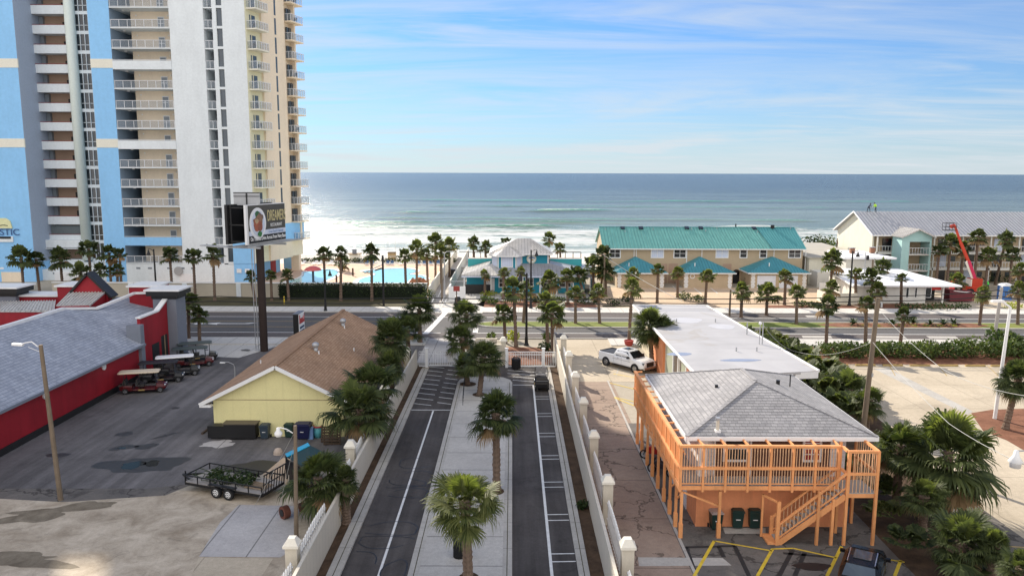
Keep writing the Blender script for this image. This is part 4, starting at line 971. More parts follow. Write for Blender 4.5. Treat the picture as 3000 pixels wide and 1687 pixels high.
MB().box(14.0,14.2,57,61.4,2.1,FZ-.25).build('orange_wall_panel', m['orange_wall'], fb); MB().box(14.0,14.2,71,76,0,FZ-.25).build('orange_wall_panel', m['orange_wall'], fb)
MB().box(14.1,14.2,61.5,63.6,0,FZ-.25).box(14.1,14.2,67,70,0,FZ-.25).build('green_wall_panel', m['siding_green'], fb)
MB().box(14.05,14.2,64.6,66.2,0,3.9).build('doorway', m['wood_dark'], fb)
for y in (64.4,66.4,61.3): MB().box(13.95,14.15,y-.08,y+.08,0,FZ-.25).build('pillar', m['trim_white'], fb)
for px,py in ((1982,944),(2096,944),(2157,1029),(2217,1029),(2188,980)):
    p = P(px,py,FZ); MB().cyl((p.x,p.y,FZ),(p.x,p.y,FZ+(.35 if px!=2188 else 1.1)),.06,.06,8).build('vent_pipe', m['galv'], flo)
for px,py,rx,ry,mt in ((2010,938,1.6,1.5,'white_roof'),(2116,957,1.2,1.3,'white_roof')): c = P(px,py,FZ); b = MB(); b.add([(c.x+rx*math.cos(t)*(1+.15*math.sin(3*t)),c.y+ry*math.sin(t),FZ+.006) for t in [k*.35 for k in range(18)]],[tuple(range(18))]); b.build('pale_patch', plain('pale_patch',(.50,.50,.52),.5,.1,1), flo)
for px,py,rx,ry in ((2170,1055,1.6,.45),(1990,1037,1.0,.6)): c = P(px,py,FZ); b = MB(); b.add([(c.x+rx*math.cos(t)*(1+.2*math.sin(2*t)),c.y+ry*math.sin(t),FZ+.008) for t in [k*.35 for k in range(18)]],[tuple(range(18))]); b.build('rain_pool', plain('rain_pool',(.30,.32,.38),.1), flo)
mst = P(2233,1008,FZ)
mo = thing('service_mast', 'short metal electrical mast with white lamp on the right edge of the flat roof', 'mast', (mst.x,mst.y,FZ))
MB().cyl((mst.x,mst.y,FZ),(mst.x,mst.y,FZ+1.9),.05,.05,8).cyl((mst.x-.25,mst.y,FZ),(mst.x-.25,mst.y,FZ+1.7),.04,.04,8).build('mast_pipe', m['galv'], mo)
MB().lathe((mst.x-.25,mst.y,FZ+1.7),[(.02,0),(.14,.05),(.14,.2),(.02,.28)],10).build('lamp', m['trim_white'], mo)
# ================================================================== BEACH RESTAURANT (teal)
tr = thing('beach_restaurant', 'teal two-storey beach house with pale metal hip roofs and a round fish emblem', 'building', (1,126,0))
def q4(b, pts, th, n, mi=0, rb_=True):
    b.slab(pts, th, mi)
    if rb_: ribs(b, pts[0], pts[1], pts[3] if len(pts)>3 else pts[2], pts[2], n, .05, .06, mi)
MB().box(-3.1,5.8,126,134,2.8,6.05).build('upper_wall', m['teal_siding'], tr)
MB().box(-7.2,11.5,123.2,136,0,2.9).build('lower_wall', m['teal_siding'], tr)
for x in (-3.1,1.55,5.8): MB().box(x-.1,x+.1,125.93,125.99,3,6.0).build('corner_board', m['trim_white'], tr)
by = [(-3.3,126),(-2.2,124.4),(.6,124.4),(1.5,126)]
MB().prism(by,2.9,5.95).build('bay', m['teal_siding'], tr)
for a,c_ in ((by[0],by[1]),(by[1],by[2]),(by[2],by[3])):
    A_ = Vector((*a,0)); B_ = Vector((*c_,0)); d = (B_-A_).normalized(); n = Vector((d.y,-d.x,0)); L_ = (B_-A_).length; mid = (A_+B_)/2+n*.03
    ang = math.atan2(d.y,d.x); wd = min(L_-.35,1.9)
    f = MB().obox((mid.x,mid.y,4.85),wd,.08,1.9,ang).build('bay_window', m['trim_white'], tr)
    MB().obox((mid.x+n.x*.05,mid.y+n.y*.05,4.9),wd-.24,.04,1.6,ang).build('shutter', m['shutter'], f)
for p in by[1:3]: MB().box(p[0]-.08,p[0]+.08,p[1]-.1,p[1]-.02,2.6,5.9).build('corner_board', m['trim_white'], tr)
E=6.05; r_ = MB(); x0,x1,y0,y1 = -3.7,6.5,125.2,135; a1=(.9,129.5,8.1); a2=(3.0,129.5,8.1)
q4(r_,[(x0,y0,E),(x1,y0,E),a2,a1],.12,20); r_.slab([(x1,y0,E),(x1,y1,E),a2],.12).slab([(x0,y0,E),(x0,y1,E),a1],.12).slab([(x1,y1,E),(x0,y1,E),a1,a2],.12)
ur = r_.build('upper_roof', m['metal_roof'], tr)
MB().beam((x0,y0-.02,E-.1),(x1,y0-.02,E-.1),.06,.2).build('fascia', m['trim_white'], ur)
r_ = MB(); bo = [(-4.1,126.1,5.85),(-2.6,123.7,5.85),(1.0,123.7,5.85),(2.4,126.1,5.85)]; ap = (-.8,126.6,7.35)
for i in range(3):
    r_.slab([bo[i],bo[i+1],ap],.1)
    for k in range(1,6 if i==1 else 5): t=k/(6 if i==1 else 5); p=Vector(bo[i]).lerp(Vector(bo[i+1]),t); q=Vector(ap).lerp(p,.05+.5*abs(t-.5)); r_.beam(p+Vector((0,0,.04)),q+Vector((0,0,.04)),.05,.05)
br_ = r_.build('bay_roof', m['metal_roof'], tr)
b = MB()
for i in range(3): b.beam(Vector(bo[i])-Vector((0,0,.1)),Vector(bo[i+1])-Vector((0,0,.1)),.06,.18)
b.build('fascia', m['trim_white'], br_)
# lower roofs
r_ = MB(); q4(r_,[(-7.9,121.8,2.95),(13.0,121.8,2.95),(6.2,126,4.35),(-3.1,126,4.35)],.12,40); r_.slab([(13,121.8,2.95),(14.2,136,2.95),(6.2,134,4.4),(6.2,126,4.35)],.12)
lr = r_.build('lower_roof', m['metal_grey'], tr)
r_ = MB(); q4(r_,[(-7.9,121.6,3.0),(-2.2,121.6,3.0),(-3.6,124.9,4.0),(-4.0,124.9,4.0)],.1,14); q4(r_,[(-7.9,133,3.0),(-7.9,121.6,3.0),(-3.8,124.9,4.0),(-3.4,133,4.3)],.1,22); r_.build('porch_roof', m['metal_roof'], tr)
MB().box(-7.9,13,121.66,121.74,2.68,2.92).build('fascia', m['shutter'], lr)
for x in (-7.5,-3.3,-.9,1.7,4.4,7.0,9.6,12.3): MB().box(x-.09,x+.09,121.9,122.08,0,2.75).build('porch_post', m['trim_white'], tr)
for x0,x1 in ((-2.0,-.9),(2.2,3.3),(4.7,6.4),(7.6,9.3)): window(tr,x0,x1,1.0,2.3,123.2)
window(tr,-4.0,-2.9,.1,2.2,123.2,mull=0,pane=m['siding_white'],name='door')
for x0,x1 in ((-7.4,-3.3),(6.4,11.7)):
    dk = MB().box(x0,x1,131,131.2,3.2,4.6).build('upper_deck_wall', m['teal_light'], tr); MB().box(x0,x1,130.95,131.25,4.6,4.7).build('cap', m['trim_white'], dk)
    r_ = MB().box(x0-1.6 if x0<0 else x0,x1,133,133.1,5.5,5.6)
    for i in range(5): r_.box(x0+i*(x1-x0)/4-.06,x0+i*(x1-x0)/4+.06,133,133.1,4.5,5.5)
    r_.build('deck_rail', m['wood_dark'], tr)
MB().box(-7.4,-3.2,131.2,135,4.3,4.4).build('upper_deck', m['wood'], tr); MB().box(5.9,11.7,131.2,135,4.3,4.4).build('upper_deck', m['wood'], tr)
ce = PY(1557,758,125.9)
em = MB().cyl((ce.x,125.85,ce.z),(ce.x,125.98,ce.z),.78,.78,28).build('round_emblem', plain('emblem_cream',(.62,.60,.45),.7), tr)
MB().cyl((ce.x,125.82,ce.z),(ce.x,125.86,ce.z),.66,.66,28).build('emblem_disc', plain('emblem_pale',(.70,.72,.66),.7), em)
fs = [(-.5,.0),(-.35,.18),(0,.3),(.3,.2),(.5,.06),(.62,.22),(.6,-.12),(.45,-.02),(.2,-.02),(-.2,-.05)]
b = MB(); b.add([(ce.x+x*.95,125.80,ce.z+.08+y) for x,y in fs],[tuple(range(len(fs)))]); b.build('emblem_fish', plain('emblem_blue',(.16,.25,.42),.7), em)
b = MB().box(ce.x-.1,ce.x+.32,125.79,125.81,ce.z-.28,ce.z-.1); b.build('emblem_shell', m['worn_yellow'], em)

# ================================================================== TOWNHOUSES
th = thing('townhouse_row', 'tan two-storey townhouse row with a long teal metal roof and three hipped garages', 'townhouses', (33,137,0))
gx0,gx1 = 15.9,50.2; WY=135.0
hz = MB().box(gx0,gx1,WY,147,0,6.2)
hz.add([(gx0,WY,6.2),(gx0,147,6.2),(gx0,141,9.15),(gx1,WY,6.2),(gx1,147,6.2),(gx1,141,9.15)],[(0,2,1),(3,4,5)]); hz.build('wall', m['tan_stucco'], th)
r_ = MB(); xs = 44.6
q4(r_,[(gx0-.3,134.4,6.05),(xs,134.4,6.05),(xs-.9,141,9.3),(gx0-.3,141,9.3)],.12,58); r_.slab([(gx0-.3,147.6,6.05),(gx1+.3,147.6,6.05),(gx1+.3,141,9.3),(gx0-.3,141,9.3)],.12)
tro = r_.build('roof', m['teal_roof'], th)
r_ = MB(); q4(r_,[(xs,134.4,6.05),(gx1+.3,134.4,6.05),(gx1+.3,141,9.3),(xs-.9,141,9.3)],.12,14); r_.build('roof_end', plain('teal_grey_roof',(.10,.33,.34),.4,.08,.4), tro)
MB().box(gx0-.35,gx1+.35,134.3,134.4,5.88,6.05).build('gutter', m['trim_white'], tro)
MB().beam((gx0-.3,141,9.34),(gx1+.3,141,9.34),.3,.08).build('ridge_cap', m['teal_roof_dark'], tro)
Z5 = lambda x,y: (1700+x/2.8986, 600+y/2.8986)
def roofY(px,py):
    for i in range(700):
        Y = 134.4+i*.01; p = PY(px,py,Y)
        if p.z <= 6.05+(Y-134.4)/6.6*3.25: return p
    return p
for x,y in ((360,203),(515,203),(905,203),(1023,203),(1475,205)):
    p = roofY(*Z5(x,y)); MB().obox((p.x,p.y,p.z+.12),.75,.8,.22,0,0,R(26)).build('skylight', m['glass'], tro)
for x,y in ((212,218),(380,235),(617,215),(785,215),(945,212),(1065,228),(1160,210),(1505,240),(1785,208)):
    p = roofY(*Z5(x,y)); MB().cyl(p,p+Vector((0,0,.35)),.06,.06,6).build('vent_pipe', m['metal_grey'], tro)
for x,y,r__ in ((1320,190,.12),(1632,200,.35)): p = roofY(*Z5(x,y)); MB().cyl(p,p+Vector((0,0,.6)),r__,r__,8).build('chimney_vent', m['black_metal'], tro)
for x0,x1 in ((255,335),(608,702),(800,892),(1158,1250),(1362,1410),(1530,1577),(1776,1866)):
    a = PY(*Z5(x0,375),WY); c = PY(*Z5(x1,448),WY)
    pale_pane = x0 in (608,1158); window(th,a.x,c.x,c.z+.05,min(a.z,5.85),WY,mull=1 if x1-x0>60 else 0,bars=1,pane=m['shutter'] if pale_pane else m['glass'],th=.16)  # two of the windows take the pale shutter pane
for x in (457,475,905,1033,1645,1915): a = PY(*Z5(x,400),WY); MB().box(a.x-.06,a.x+.06,WY-.1,WY-.01,.2,5.9).build('downpipe', m['trim_white'], th)
for x0,x1,zt in ((660,740,500),(750,828,498),(1210,1285,500),(1298,1448,500)):
    a = PY(*Z5(x0,zt),WY); c = PY(*Z5(x1,zt),WY); MB().box(a.x,c.x,WY-.03,WY+.0,0,a.z).build('porch_opening', m['t_brown'] if x0<1290 else m['tan_stucco'], th)
a = PY(*Z5(1325,560),WY-.1); MB().cyl((a.x,WY-.1,1.9),(a.x,WY-.04,1.9),.55,.55,20).box(a.x-.55,a.x+.55,WY-.1,WY-.05,0,1.9).build('arched_door', m['black_metal'], th)
for n_,(xa,xb,xp,doors) in enumerate(((290,745,475,0),(860,1325,1025,0),(1430,1960,1645,1))):
    GY = 129.5; a = PY(*Z5(xa,578),GY-.4); c = PY(*Z5(xb,578),GY-.4); p = PY(*Z5(xp,445),133.6); ze_ = a.z
    r_ = MB(); pk = (p.x,133.6,p.z)
    r_.slab([(a.x,GY-.4,ze_),(c.x,GY-.4,ze_),pk],.1).slab([(c.x,GY-.4,ze_),(c.x,WY,ze_),(p.x,WY,p.z),pk],.1).slab([(a.x,GY-.4,ze_),(a.x,WY,ze_),(p.x,WY,p.z),pk],.1)
    nr = 20
    for k in range(1,nr):
        t = k/nr; x = a.x+(c.x-a.x)*t; f = min((x-a.x)/(p.x-a.x),(c.x-x)/(c.x-p.x)); r_.beam((x,GY-.4,ze_+.03),(x,GY-.4+f*(133.6-GY+.4),ze_+f*(p.z-ze_)+.03),.05,.05)
    for k in range(1,10):
        y = GY-.4+k*.55; f = min(1,(y-GY+.4)/(133.6-GY+.4))
        r_.beam((a.x,y,ze_+.03),(a.x+(p.x-a.x)*f,y,ze_+f*(p.z-ze_)+.03),.05,.05).beam((c.x,y,ze_+.03),(c.x-(c.x-p.x)*f,y,ze_+f*(p.z-ze_)+.03),.05,.05)
    gr = r_.build('garage_roof', m['teal_roof_dark'], th)
    MB().box(a.x-.05,c.x+.05,GY-.5,GY-.42,ze_-.18,ze_).box(a.x-.05,a.x+.03,GY-.42,WY,ze_-.18,ze_-.02).box(c.x-.03,c.x+.05,GY-.42,WY,ze_-.18,ze_-.02).build('gutter', m['trim_white'], gr)
    gw = MB().box(a.x+.5,c.x-.5,GY,WY,0,ze_).build('garage_wall', m['tan_stucco'], th)
    for x in (a.x+.9,c.x-.9):
        b = MB(); [b.box(x-(.35 if k%2 else .26),x+(.35 if k%2 else .26),GY-.06,GY,k*.3+.02,k*.3+.28) for k in range(8)]; b.build('quoins', m['trim_white'], gw)
    MB().cyl((p.x-1.6,131,ze_+.6),(p.x-1.6,131,ze_+1.45),.08,.08,6).build('vent_pipe', m['trim_white'], gr)
    if doors:
        for i in range(2):
            x = a.x+1.6+i*(c.x-a.x-3)/2; MB().box(x,x+(c.x-a.x-4.2)/2,GY-.05,GY,0,2.1).build('garage_door', siding('garage_door',(.72,.74,.80),.5,False,.85), gw)
    if n_ == 1:
        b = MB(); b.lathe((a.x+2.0,GY-.06,1.9),[(.25,0),(.42,0),(.42,.04),(.25,.04)],20); b2 = MB()
        for k in range(20): t=k*2*math.pi/20; t2=(k+1)*2*math.pi/20; b2.beam((a.x+1.9+.35*math.cos(t),GY-.05,1.95+.35*math.sin(t)),(a.x+1.9+.35*math.cos(t2),GY-.05,1.95+.35*math.sin(t2)),.1,.14)
        tag(b2.build('life_ring', m['trim_white']), 'white life ring hanging on the middle garage wall', 'life ring')

# ================================================================== MOTEL
mt = thing('motel_building', 'long three-storey motel with a grey ribbed metal roof and sea-green stair tower', 'motel', (80,140,0))
MX0, MX1 = 62.6, 118
ms = MB().box(MX0,MX0+.3,136.2,151,0,8.5); ms.add([(MX0,136.2,8.5),(MX0,151,8.5),(MX0,143,12.0)],[(0,2,1)])
ms.build('gable_wall', m['cream_stucco'], mt)
MB().box(MX0+.3,MX1,137.2,150.6,0,8.45).build('back_wall', m['tan_stucco'], mt)
r_ = MB(); q4(r_,[(MX0-.6,135,8.45),(MX1,135,8.45),(MX1,143,12.1),(MX0-.6,143,12.1)],.14,92); r_.slab([(MX0-.6,151.6,8.2),(MX1,151.6,8.2),(MX1,143,12.1),(MX0-.6,143,12.1)],.14)
mr = r_.build('roof', m['metal_grey'], mt)
MB().beam((MX0-.65,134.9,8.42),(MX0-.65,143,12.1),.1,.25).beam((MX0-.65,143,12.1),(MX0-.65,151.6,8.2),.1,.25).beam((MX0-.65,134.9,8.38),(MX1,134.9,8.38),.1,.2).build('fascia', m['trim_white'], mr)
for k in (0,1,2):
    z = 2.75*k
    if k: MB().box(MX0+.3,MX1,135.2,137.2,z-.35,z).build('gallery_floor', m['white_wall'], mt)
    if k:
        r_ = MB().box(MX0+.3,MX1,135.22,135.28,z+1.0,z+1.07)
        for i in range(110): x = MX0+.4+i*.5; r_.box(x-.02,x+.02,135.23,135.27,z,z+1.0)
        r_.build('gallery_railing', m['railing_white'], mt)
    i = 0; x = MX0+2.2
    while x < MX1-3:
        MB().box(x,x+1.6,137.12,137.2,z+.1,z+2.2).build('sliding_door', m['glass'] if (i+k)%3 else m['shutter'], mt)
        MB().box(x+2.4,x+3.2,137.1,137.2,z+1.0,z+1.9).build('window', m['glass_blue'], mt); x += 4.9; i += 1
for i in range(12): x = MX0+.5+i*4.9; MB().box(x-.1,x+.1,135.2,135.4,0,8.4).build('gallery_post', m['white_wall'], mt)
stw = MB().box(65.6,70.6,131.8,132.0,0,8.5).box(65.6,65.8,132,135.2,0,8.5).box(70.4,70.6,132,135.2,0,8.5)
stw = MB().box(65.6,66.9,131.8,132.0,0,8.5).box(70.3,70.6,131.8,132.0,0,8.5).box(66.9,70.3,131.8,132,7.6,8.5).box(65.6,65.8,132,135.2,0,8.5).box(70.4,70.6,132,135.2,0,8.5)
stw.add([(65.6,131.8,8.5),(70.6,131.8,8.5),(68.1,131.8,9.6)],[(0,1,2)]); so_ = stw.build('stair_tower', m['sea_green'], mt)
for k in (1,2):
    z=2.75*k; MB().box(66.9,70.3,131.85,135,z-.2,z).build('landing', m['white_wall'], so_)
    r_ = MB().box(66.9,70.3,131.84,131.9,z+1.0,z+1.08); [r_.box(67+i*.47,67.05+i*.47,131.85,131.9,z,z+1.0) for i in range(8)]; r_.build('landing_railing', m['railing_white'], so_)
MB().box(66.9,70.3,134.8,135.0,0,7.6).build('stair_back_wall', m['tan_stucco'], so_)
r_ = MB(); q4(r_,[(65.2,136.5,8.4),(65.2,131.2,8.4),(68.1,131.2,9.75),(68.1,138.5,9.75)],.12,10); q4(r_,[(71,136.5,8.4),(71,131.2,8.4),(68.1,131.2,9.75),(68.1,138.5,9.75)],.12,10)
r_.beam((65.2,131.15,8.35),(68.1,131.15,9.7),.06,.22).beam((71,131.15,8.35),(68.1,131.15,9.7),.06,.22); r_.build('stair_roof', m['metal_roof'], so_)
r_ = MB().box(96,101,131.5,135.2,0,8.5); r_.build('second_stair_tower', m['sea_green'], mt)
for i in range(9): x = MX0+4+i*5.5; MB().obox((x,134.9,5.05),.25,.25,.3).build('wall_lantern', m['trim_white'], mt)
# ladder leaning on the motel
ld = MB(); a=PY(2660,805,134.4); c=PY(2640,690,134.4)
for dx in (-.22,.22): ld.beam((a.x+dx,133.2,a.z-2.5),(c.x+dx,134.6,c.z+.6),.06,.06)
for i in range(24): t=i/24; ld.beam((a.x+(c.x-a.x)*t-.22,133.2+1.4*t,a.z-2.5+(c.z+3.1-a.z)*t),(a.x+(c.x-a.x)*t+.22,133.2+1.4*t,a.z-2.5+(c.z+3.1-a.z)*t),.03,.03)
tag(ld.build('ladder', m['chrome']), 'long aluminium extension ladder leaning on the motel beside the stair tower', 'ladder')
# low cream building, white-roofed building and office in front of the motel
cb_ = thing('cream_building', 'cream flat-roofed building between the townhouses and the motel', 'building', (54,142,0))
a = PY(2362,728,146); c_ = PY(2500,735,146)
MB().box(51.0,61.5,134,156,0,4.6).build('wall', m['cream_stucco'], cb_)
MB().slab([(50.6,133.6,4.75),(62,133.6,4.75),(62,157,5.2),(50.6,157,5.2)],.2).build('roof', plain('gravel_roof',(.40,.38,.33),.9,.1,.5), cb_)
MB().box(51.2,56,130.5,134,0,2.6).build('annex_wall', m['white_wall'], cb_)
wb = thing('white_roof_building', 'small building with a bright white flat roof next to the motel gable', 'building', (60,130,0))
a = PY(2472,754,127); c_ = PY(2626,754,127)
MB().box(a.x+.6,c_.x-2.4,127.4,134,0,a.z-.1).build('wall', m['white_wall'], wb)
MB().slab([(a.x,126.8,a.z),(c_.x,126.8,a.z),(c_.x-3,133.9,a.z+.5),(a.x,133.9,a.z+.5)],.3).build('roof', m['white_roof'], wb)
of = thing('motel_office', 'low white-walled office with a wide sloping bright white roof behind the palms', 'building', (58,118,0))
OY=114.6; ox0,ox1 = 50.5,63.8
MB().box(ox0,ox1-2.9,OY,124,0,2.75).box(ox1-2.9,ox1,OY+2.6,124,0,2.75).build('wall', m['white_wall'], of)
MB().box(ox1-2.95,ox1,OY+2.55,OY+2.6,0,2.4).build('porch_opening', m['black_metal'], of)
MB().box(ox1-.25,ox1,OY,OY+.25,0,2.75).box(ox1-2.9,ox1-2.7,OY-.01,OY+.2,0,2.75).build('porch_pillar', m['white_wall'], of)
MB().slab([(ox0-.5,OY-.7,2.72),(ox1+2.2,OY-.7,2.72),(ox1-2.0,125,3.9),(ox0-.5,125,3.9)],.22).build('roof', m['white_roof'], of)
for x0,x1 in ((1030,1050),(1105,1120),(1195,1240)):
    a = PY(2300+x0/2.9,850,OY); c_ = PY(2300+x1/2.9,850,OY); window(of,a.x,c_.x,.9,2.3,OY,mull=0,bars=0,th=.06)
tag(MB().box(ox1-2.6,ox1-.3,OY+.3,OY+.5,1.95,2.7).build('banner', plain('banner_red',(.75,.05,.04),.6)), 'red banner hanging under the white office roof edge', 'banner')

# ================================================================== WALLS, FENCES, GATES
def pillar(cx, cy, h, label, s=.42, half=.27):
    t = thing('gate_pillar', label, 'pillar', (cx,cy,0), 'cream masonry pillars along the two drive walls')
    MB().box(cx-half,cx+half,cy-half,cy+half,0,h-.42).build('shaft', m['wall_cream'], t)
    c = MB().box(cx-half-.08,cx+half+.08,cy-half-.08,cy+half+.08,h-.42,h-.30)
    n = [(cx-half-.05,cy-half-.05),(cx+half+.05,cy-half-.05),(cx+half+.05,cy+half+.05),(cx-half-.05,cy+half+.05)]
    k = .16; q = [(cx-k,cy-k),(cx+k,cy-k),(cx+k,cy+k),(cx-k,cy+k)]
    c.add([(*p,h-.30) for p in n]+[(*p,h) for p in q],[(0,1,5,4),(1,2,6,5),(2,3,7,6),(3,0,4,7),(4,5,6,7)])
    c.build('pyramid_cap', m['cap_cream'], t); return t
def picket(x, y0, y1, label, side=1, h=1.75, zlow=.15):
    t = thing('picket_fence', label, 'fence', (x,y0,0), 'white picket fence panels behind the two drive walls')
    n = int((y1-y0)/.34)
    MB().box(x-.03,x+.03,y0,y1,.4,.5).box(x-.03,x+.03,y0,y1,h-.45,h-.35).build('rail', m['white'], t)
    b = MB()
    for i in range(n):
        y = y0+.1+i*.34; hh = h-.12+.16*math.sin(math.pi*i/n); b.box(x-.045,x+.045,y-.05,y+.05,zlow,hh)
        b.add([(x-.045,y-.05,hh),(x+.045,y-.05,hh),(x+.045,y+.05,hh),(x-.045,y+.05,hh),(x,y,hh+.12)],[(0,1,4),(1,2,4),(2,3,4),(3,0,4)])
    b.build('pickets', m['white'], t, kind='stuff') if False else b.build('pickets', m['white'], t)
    return t
lab = ['nearest','second','third','fourth','fifth','sixth','farthest']
b = MB().box(4.45,4.6,20,82.3,0,1.95); tag(b.build('boundary_wall', siding('wall_boards',(.60,.55,.46),.6,True,.9)), 'long beige wall along the right edge of the drive', 'wall')
for k in range(7):
    pillar(5.25, 33.3+7.43*k, 2.75, '%s cream pillar with a pyramid cap behind the right drive wall' % lab[k])
for k in range(7):
    picket(5.2, 33.3+7.43*k-6.9, 33.3+7.43*k-.5, 'white picket panel just in front of the %s pillar of the right wall' % lab[k])
b = MB().box(-9.4,-9.25,20,75,0,1.85); tag(b.build('boundary_wall', siding('wall_boards_left',(.56,.52,.44),.6,True,.9)), 'long beige wall along the left edge of the drive', 'wall')
for k,y in enumerate((33.6,46.6,59.6,72.6)):
    pillar(-9.95, y, 2.6, '%s cream pillar with a pyramid cap behind the left drive wall' % ('nearest','second','third','farthest')[k])
for k,(a,c_) in enumerate(((28,33.2),(34.0,39.5),(40.5,46.1),(47.2,51))):
    picket(-9.85, a, c_, ('white picket panel at the bottom edge beside the nearest left pillar','white picket panel behind the nearest left pillar','white picket panel under the leaning palm by the left wall','short white picket panel behind the second left pillar')[k])
def gate(x0,x1,y,h,label,name='metal_gate',posts=(0,1)):
    t = thing(name, label, 'gate', ((x0+x1)/2,y,0))
    b = MB().box(x0,x1,y-.03,y+.03,h-.06,h).box(x0,x1,y-.03,y+.03,h-.32,h-.27).box(x0,x1,y-.03,y+.03,.08,.18)
    b.build('frame_rails', m['white'], t)
    b = MB(); n = int((x1-x0)/.17)
    for i in range(n+1): x = x0+(x1-x0)*i/n; b.box(x-.02,x+.02,y-.02,y+.02,.1,h)
    b.build('bars', m['white'], t)
    for s in posts: x = x0 if s == 0 else x1; MB().box(x-.13,x+.13,y-.13,y+.13,0,h+.3).box(x-.17,x+.17,y-.17,y+.17,h+.3,h+.36).build('post', m['white'], t)
    return t
GY_ = 75.2
gate(-9.1,-8.35,GY_,1.6,'narrow white barred fence section left of the exit gate','fence_section',(1,)); g1_ = gate(-8.2,-4.6,GY_+.25,1.6,'white barred sliding gate across the left exit lane',posts=())
MB().box(-6.3,-5.5,GY_+.15,GY_+.2,.5,1.5).build('notice_board', m['white'], g1_)
gate(-.5,3.1,GY_,1.6,'white barred gate across the right lane with red mulch behind'); gate(3.25,4.3,GY_,1.6,'short white barred fence section against the right drive wall','fence_section',())
mo_ = thing('entrance_wall', 'cream masonry entrance wall with an arched top between the two gates', 'wall', (-2.5,76,0))
b = MB().box(-4.5,-1.0,76,76.35,0,2.1); pts = [(-3.7,2.1)]+[(-3.7+2.0*i/10, 2.1+.45*math.sin(math.pi*i/10)**.6) for i in range(11)]+[(-1.7,2.1)]
b.add([(x,76,z) for x,z in pts]+[(x,76.35,z) for x,z in pts],[tuple(range(len(pts)))[::-1],tuple(range(len(pts),2*len(pts)))]+[(i,i+1,len(pts)+i+1,len(pts)+i) for i in range(len(pts)-1)])
b.build('wall_panel', m['wall_cream'], mo_)
pillar(-.85,76.6,2.75,'cream pillar with a pyramid cap at the right end of the entrance wall')
MB().box(-3.9,-1.6,83.5,83.8,0,1.1).build('low_sign_wall', m['wall_cream'], mo_); 
# tower wall with pilasters, dark hedge comes later
t = thing('property_wall', 'beige wall with pale pilasters in front of the blue tower', 'wall', (-40,118,0))
MB().box(-70,-12.9,118.2,118.45,0,2.1).build('wall_panel', plain('panel_beige',(.50,.45,.36),.8,.06,1), t); MB().box(-70,-12.9,118.1,118.55,2.1,2.25).build('coping', m['trim_white'], t)
for x in (-58,-49.8,-41.6,-33.5,-13.3): MB().box(x-.35,x+.35,118.05,118.6,0,2.1).build('pilaster', m['t_white'], t)
t = thing('beach_access_wall', 'long white wall running from the pavement down to the beach', 'wall', (-12.4,145,0))
MB().box(-12.55,-12.35,116.5,176,0,2.0).build('wall_panel', m['cap_cream'], t)
t = thing('beach_access_wall', 'shorter white wall on the restaurant side of the beach path', 'wall', (-10,145,0)); MB().box(-9.95,-9.75,124,176,0,1.9).build('wall_panel', m['cap_cream'], t)
tag(MB().box(-9.4,-6.9,115.0,115.15,0,2.2).box(-9.4,-9.2,115.15,118,0,2.2).build('screen_wall', m['trim_white']), 'blank white screen wall beside the galvanised street light', 'wall')
fc = thing('restaurant_gate', 'tall barred gate beside the teal restaurant', 'gate', (-8.5,121,0))
b = MB().box(-9.7,-7.3,121,121.06,2.1,2.2).box(-9.7,-7.3,121,121.06,.1,.16); [b.box(-9.7+i*.16,-9.67+i*.16,121,121.05,0,2.1) for i in range(16)]; b.build('bars', m['galv'], fc)
MB().box(-9.75,-9.65,120.9,121.1,0,2.4).build('post', m['galv'], fc)
b = MB().box(-7.3,-2.8,120.6,120.66,.75,.82); [b.box(-7.3+i*.5,-7.24+i*.5,120.6,120.66,0,.8) for i in range(10)]
tag(b.build('dark_fence', m['black_metal']), 'low dark fence along the front porch of the teal restaurant', 'fence')
tag(MB().box(-7.4,-3.3,122.1,122.2,0,1.5).build('porch_screen', m['black_plastic']), 'dark lattice screen closing the left porch of the teal restaurant', 'screen')
b = MB().box(50.3,55,127.2,127.3,0,1.25); tag(b.build('white_fence', siding('vinyl_white',(.72,.72,.73),.3,True,.8)), 'low white fence between the townhouses and the cream building', 'fence')
tag(MB().box(46,50.6,113.5,113.7,0,1.6).box(46,46.2,113.7,117,0,1.6).build('bin_enclosure', m['cream_stucco']), 'pale yellow enclosure wall behind the tall black street lamp', 'wall')
tag(MB().box(12.9,13.1,118,128,0,1.9).build('board_fence', siding('white_boards',(.70,.70,.70),.25,True,.75)), 'white board fence between the restaurant and the townhouses', 'fence')
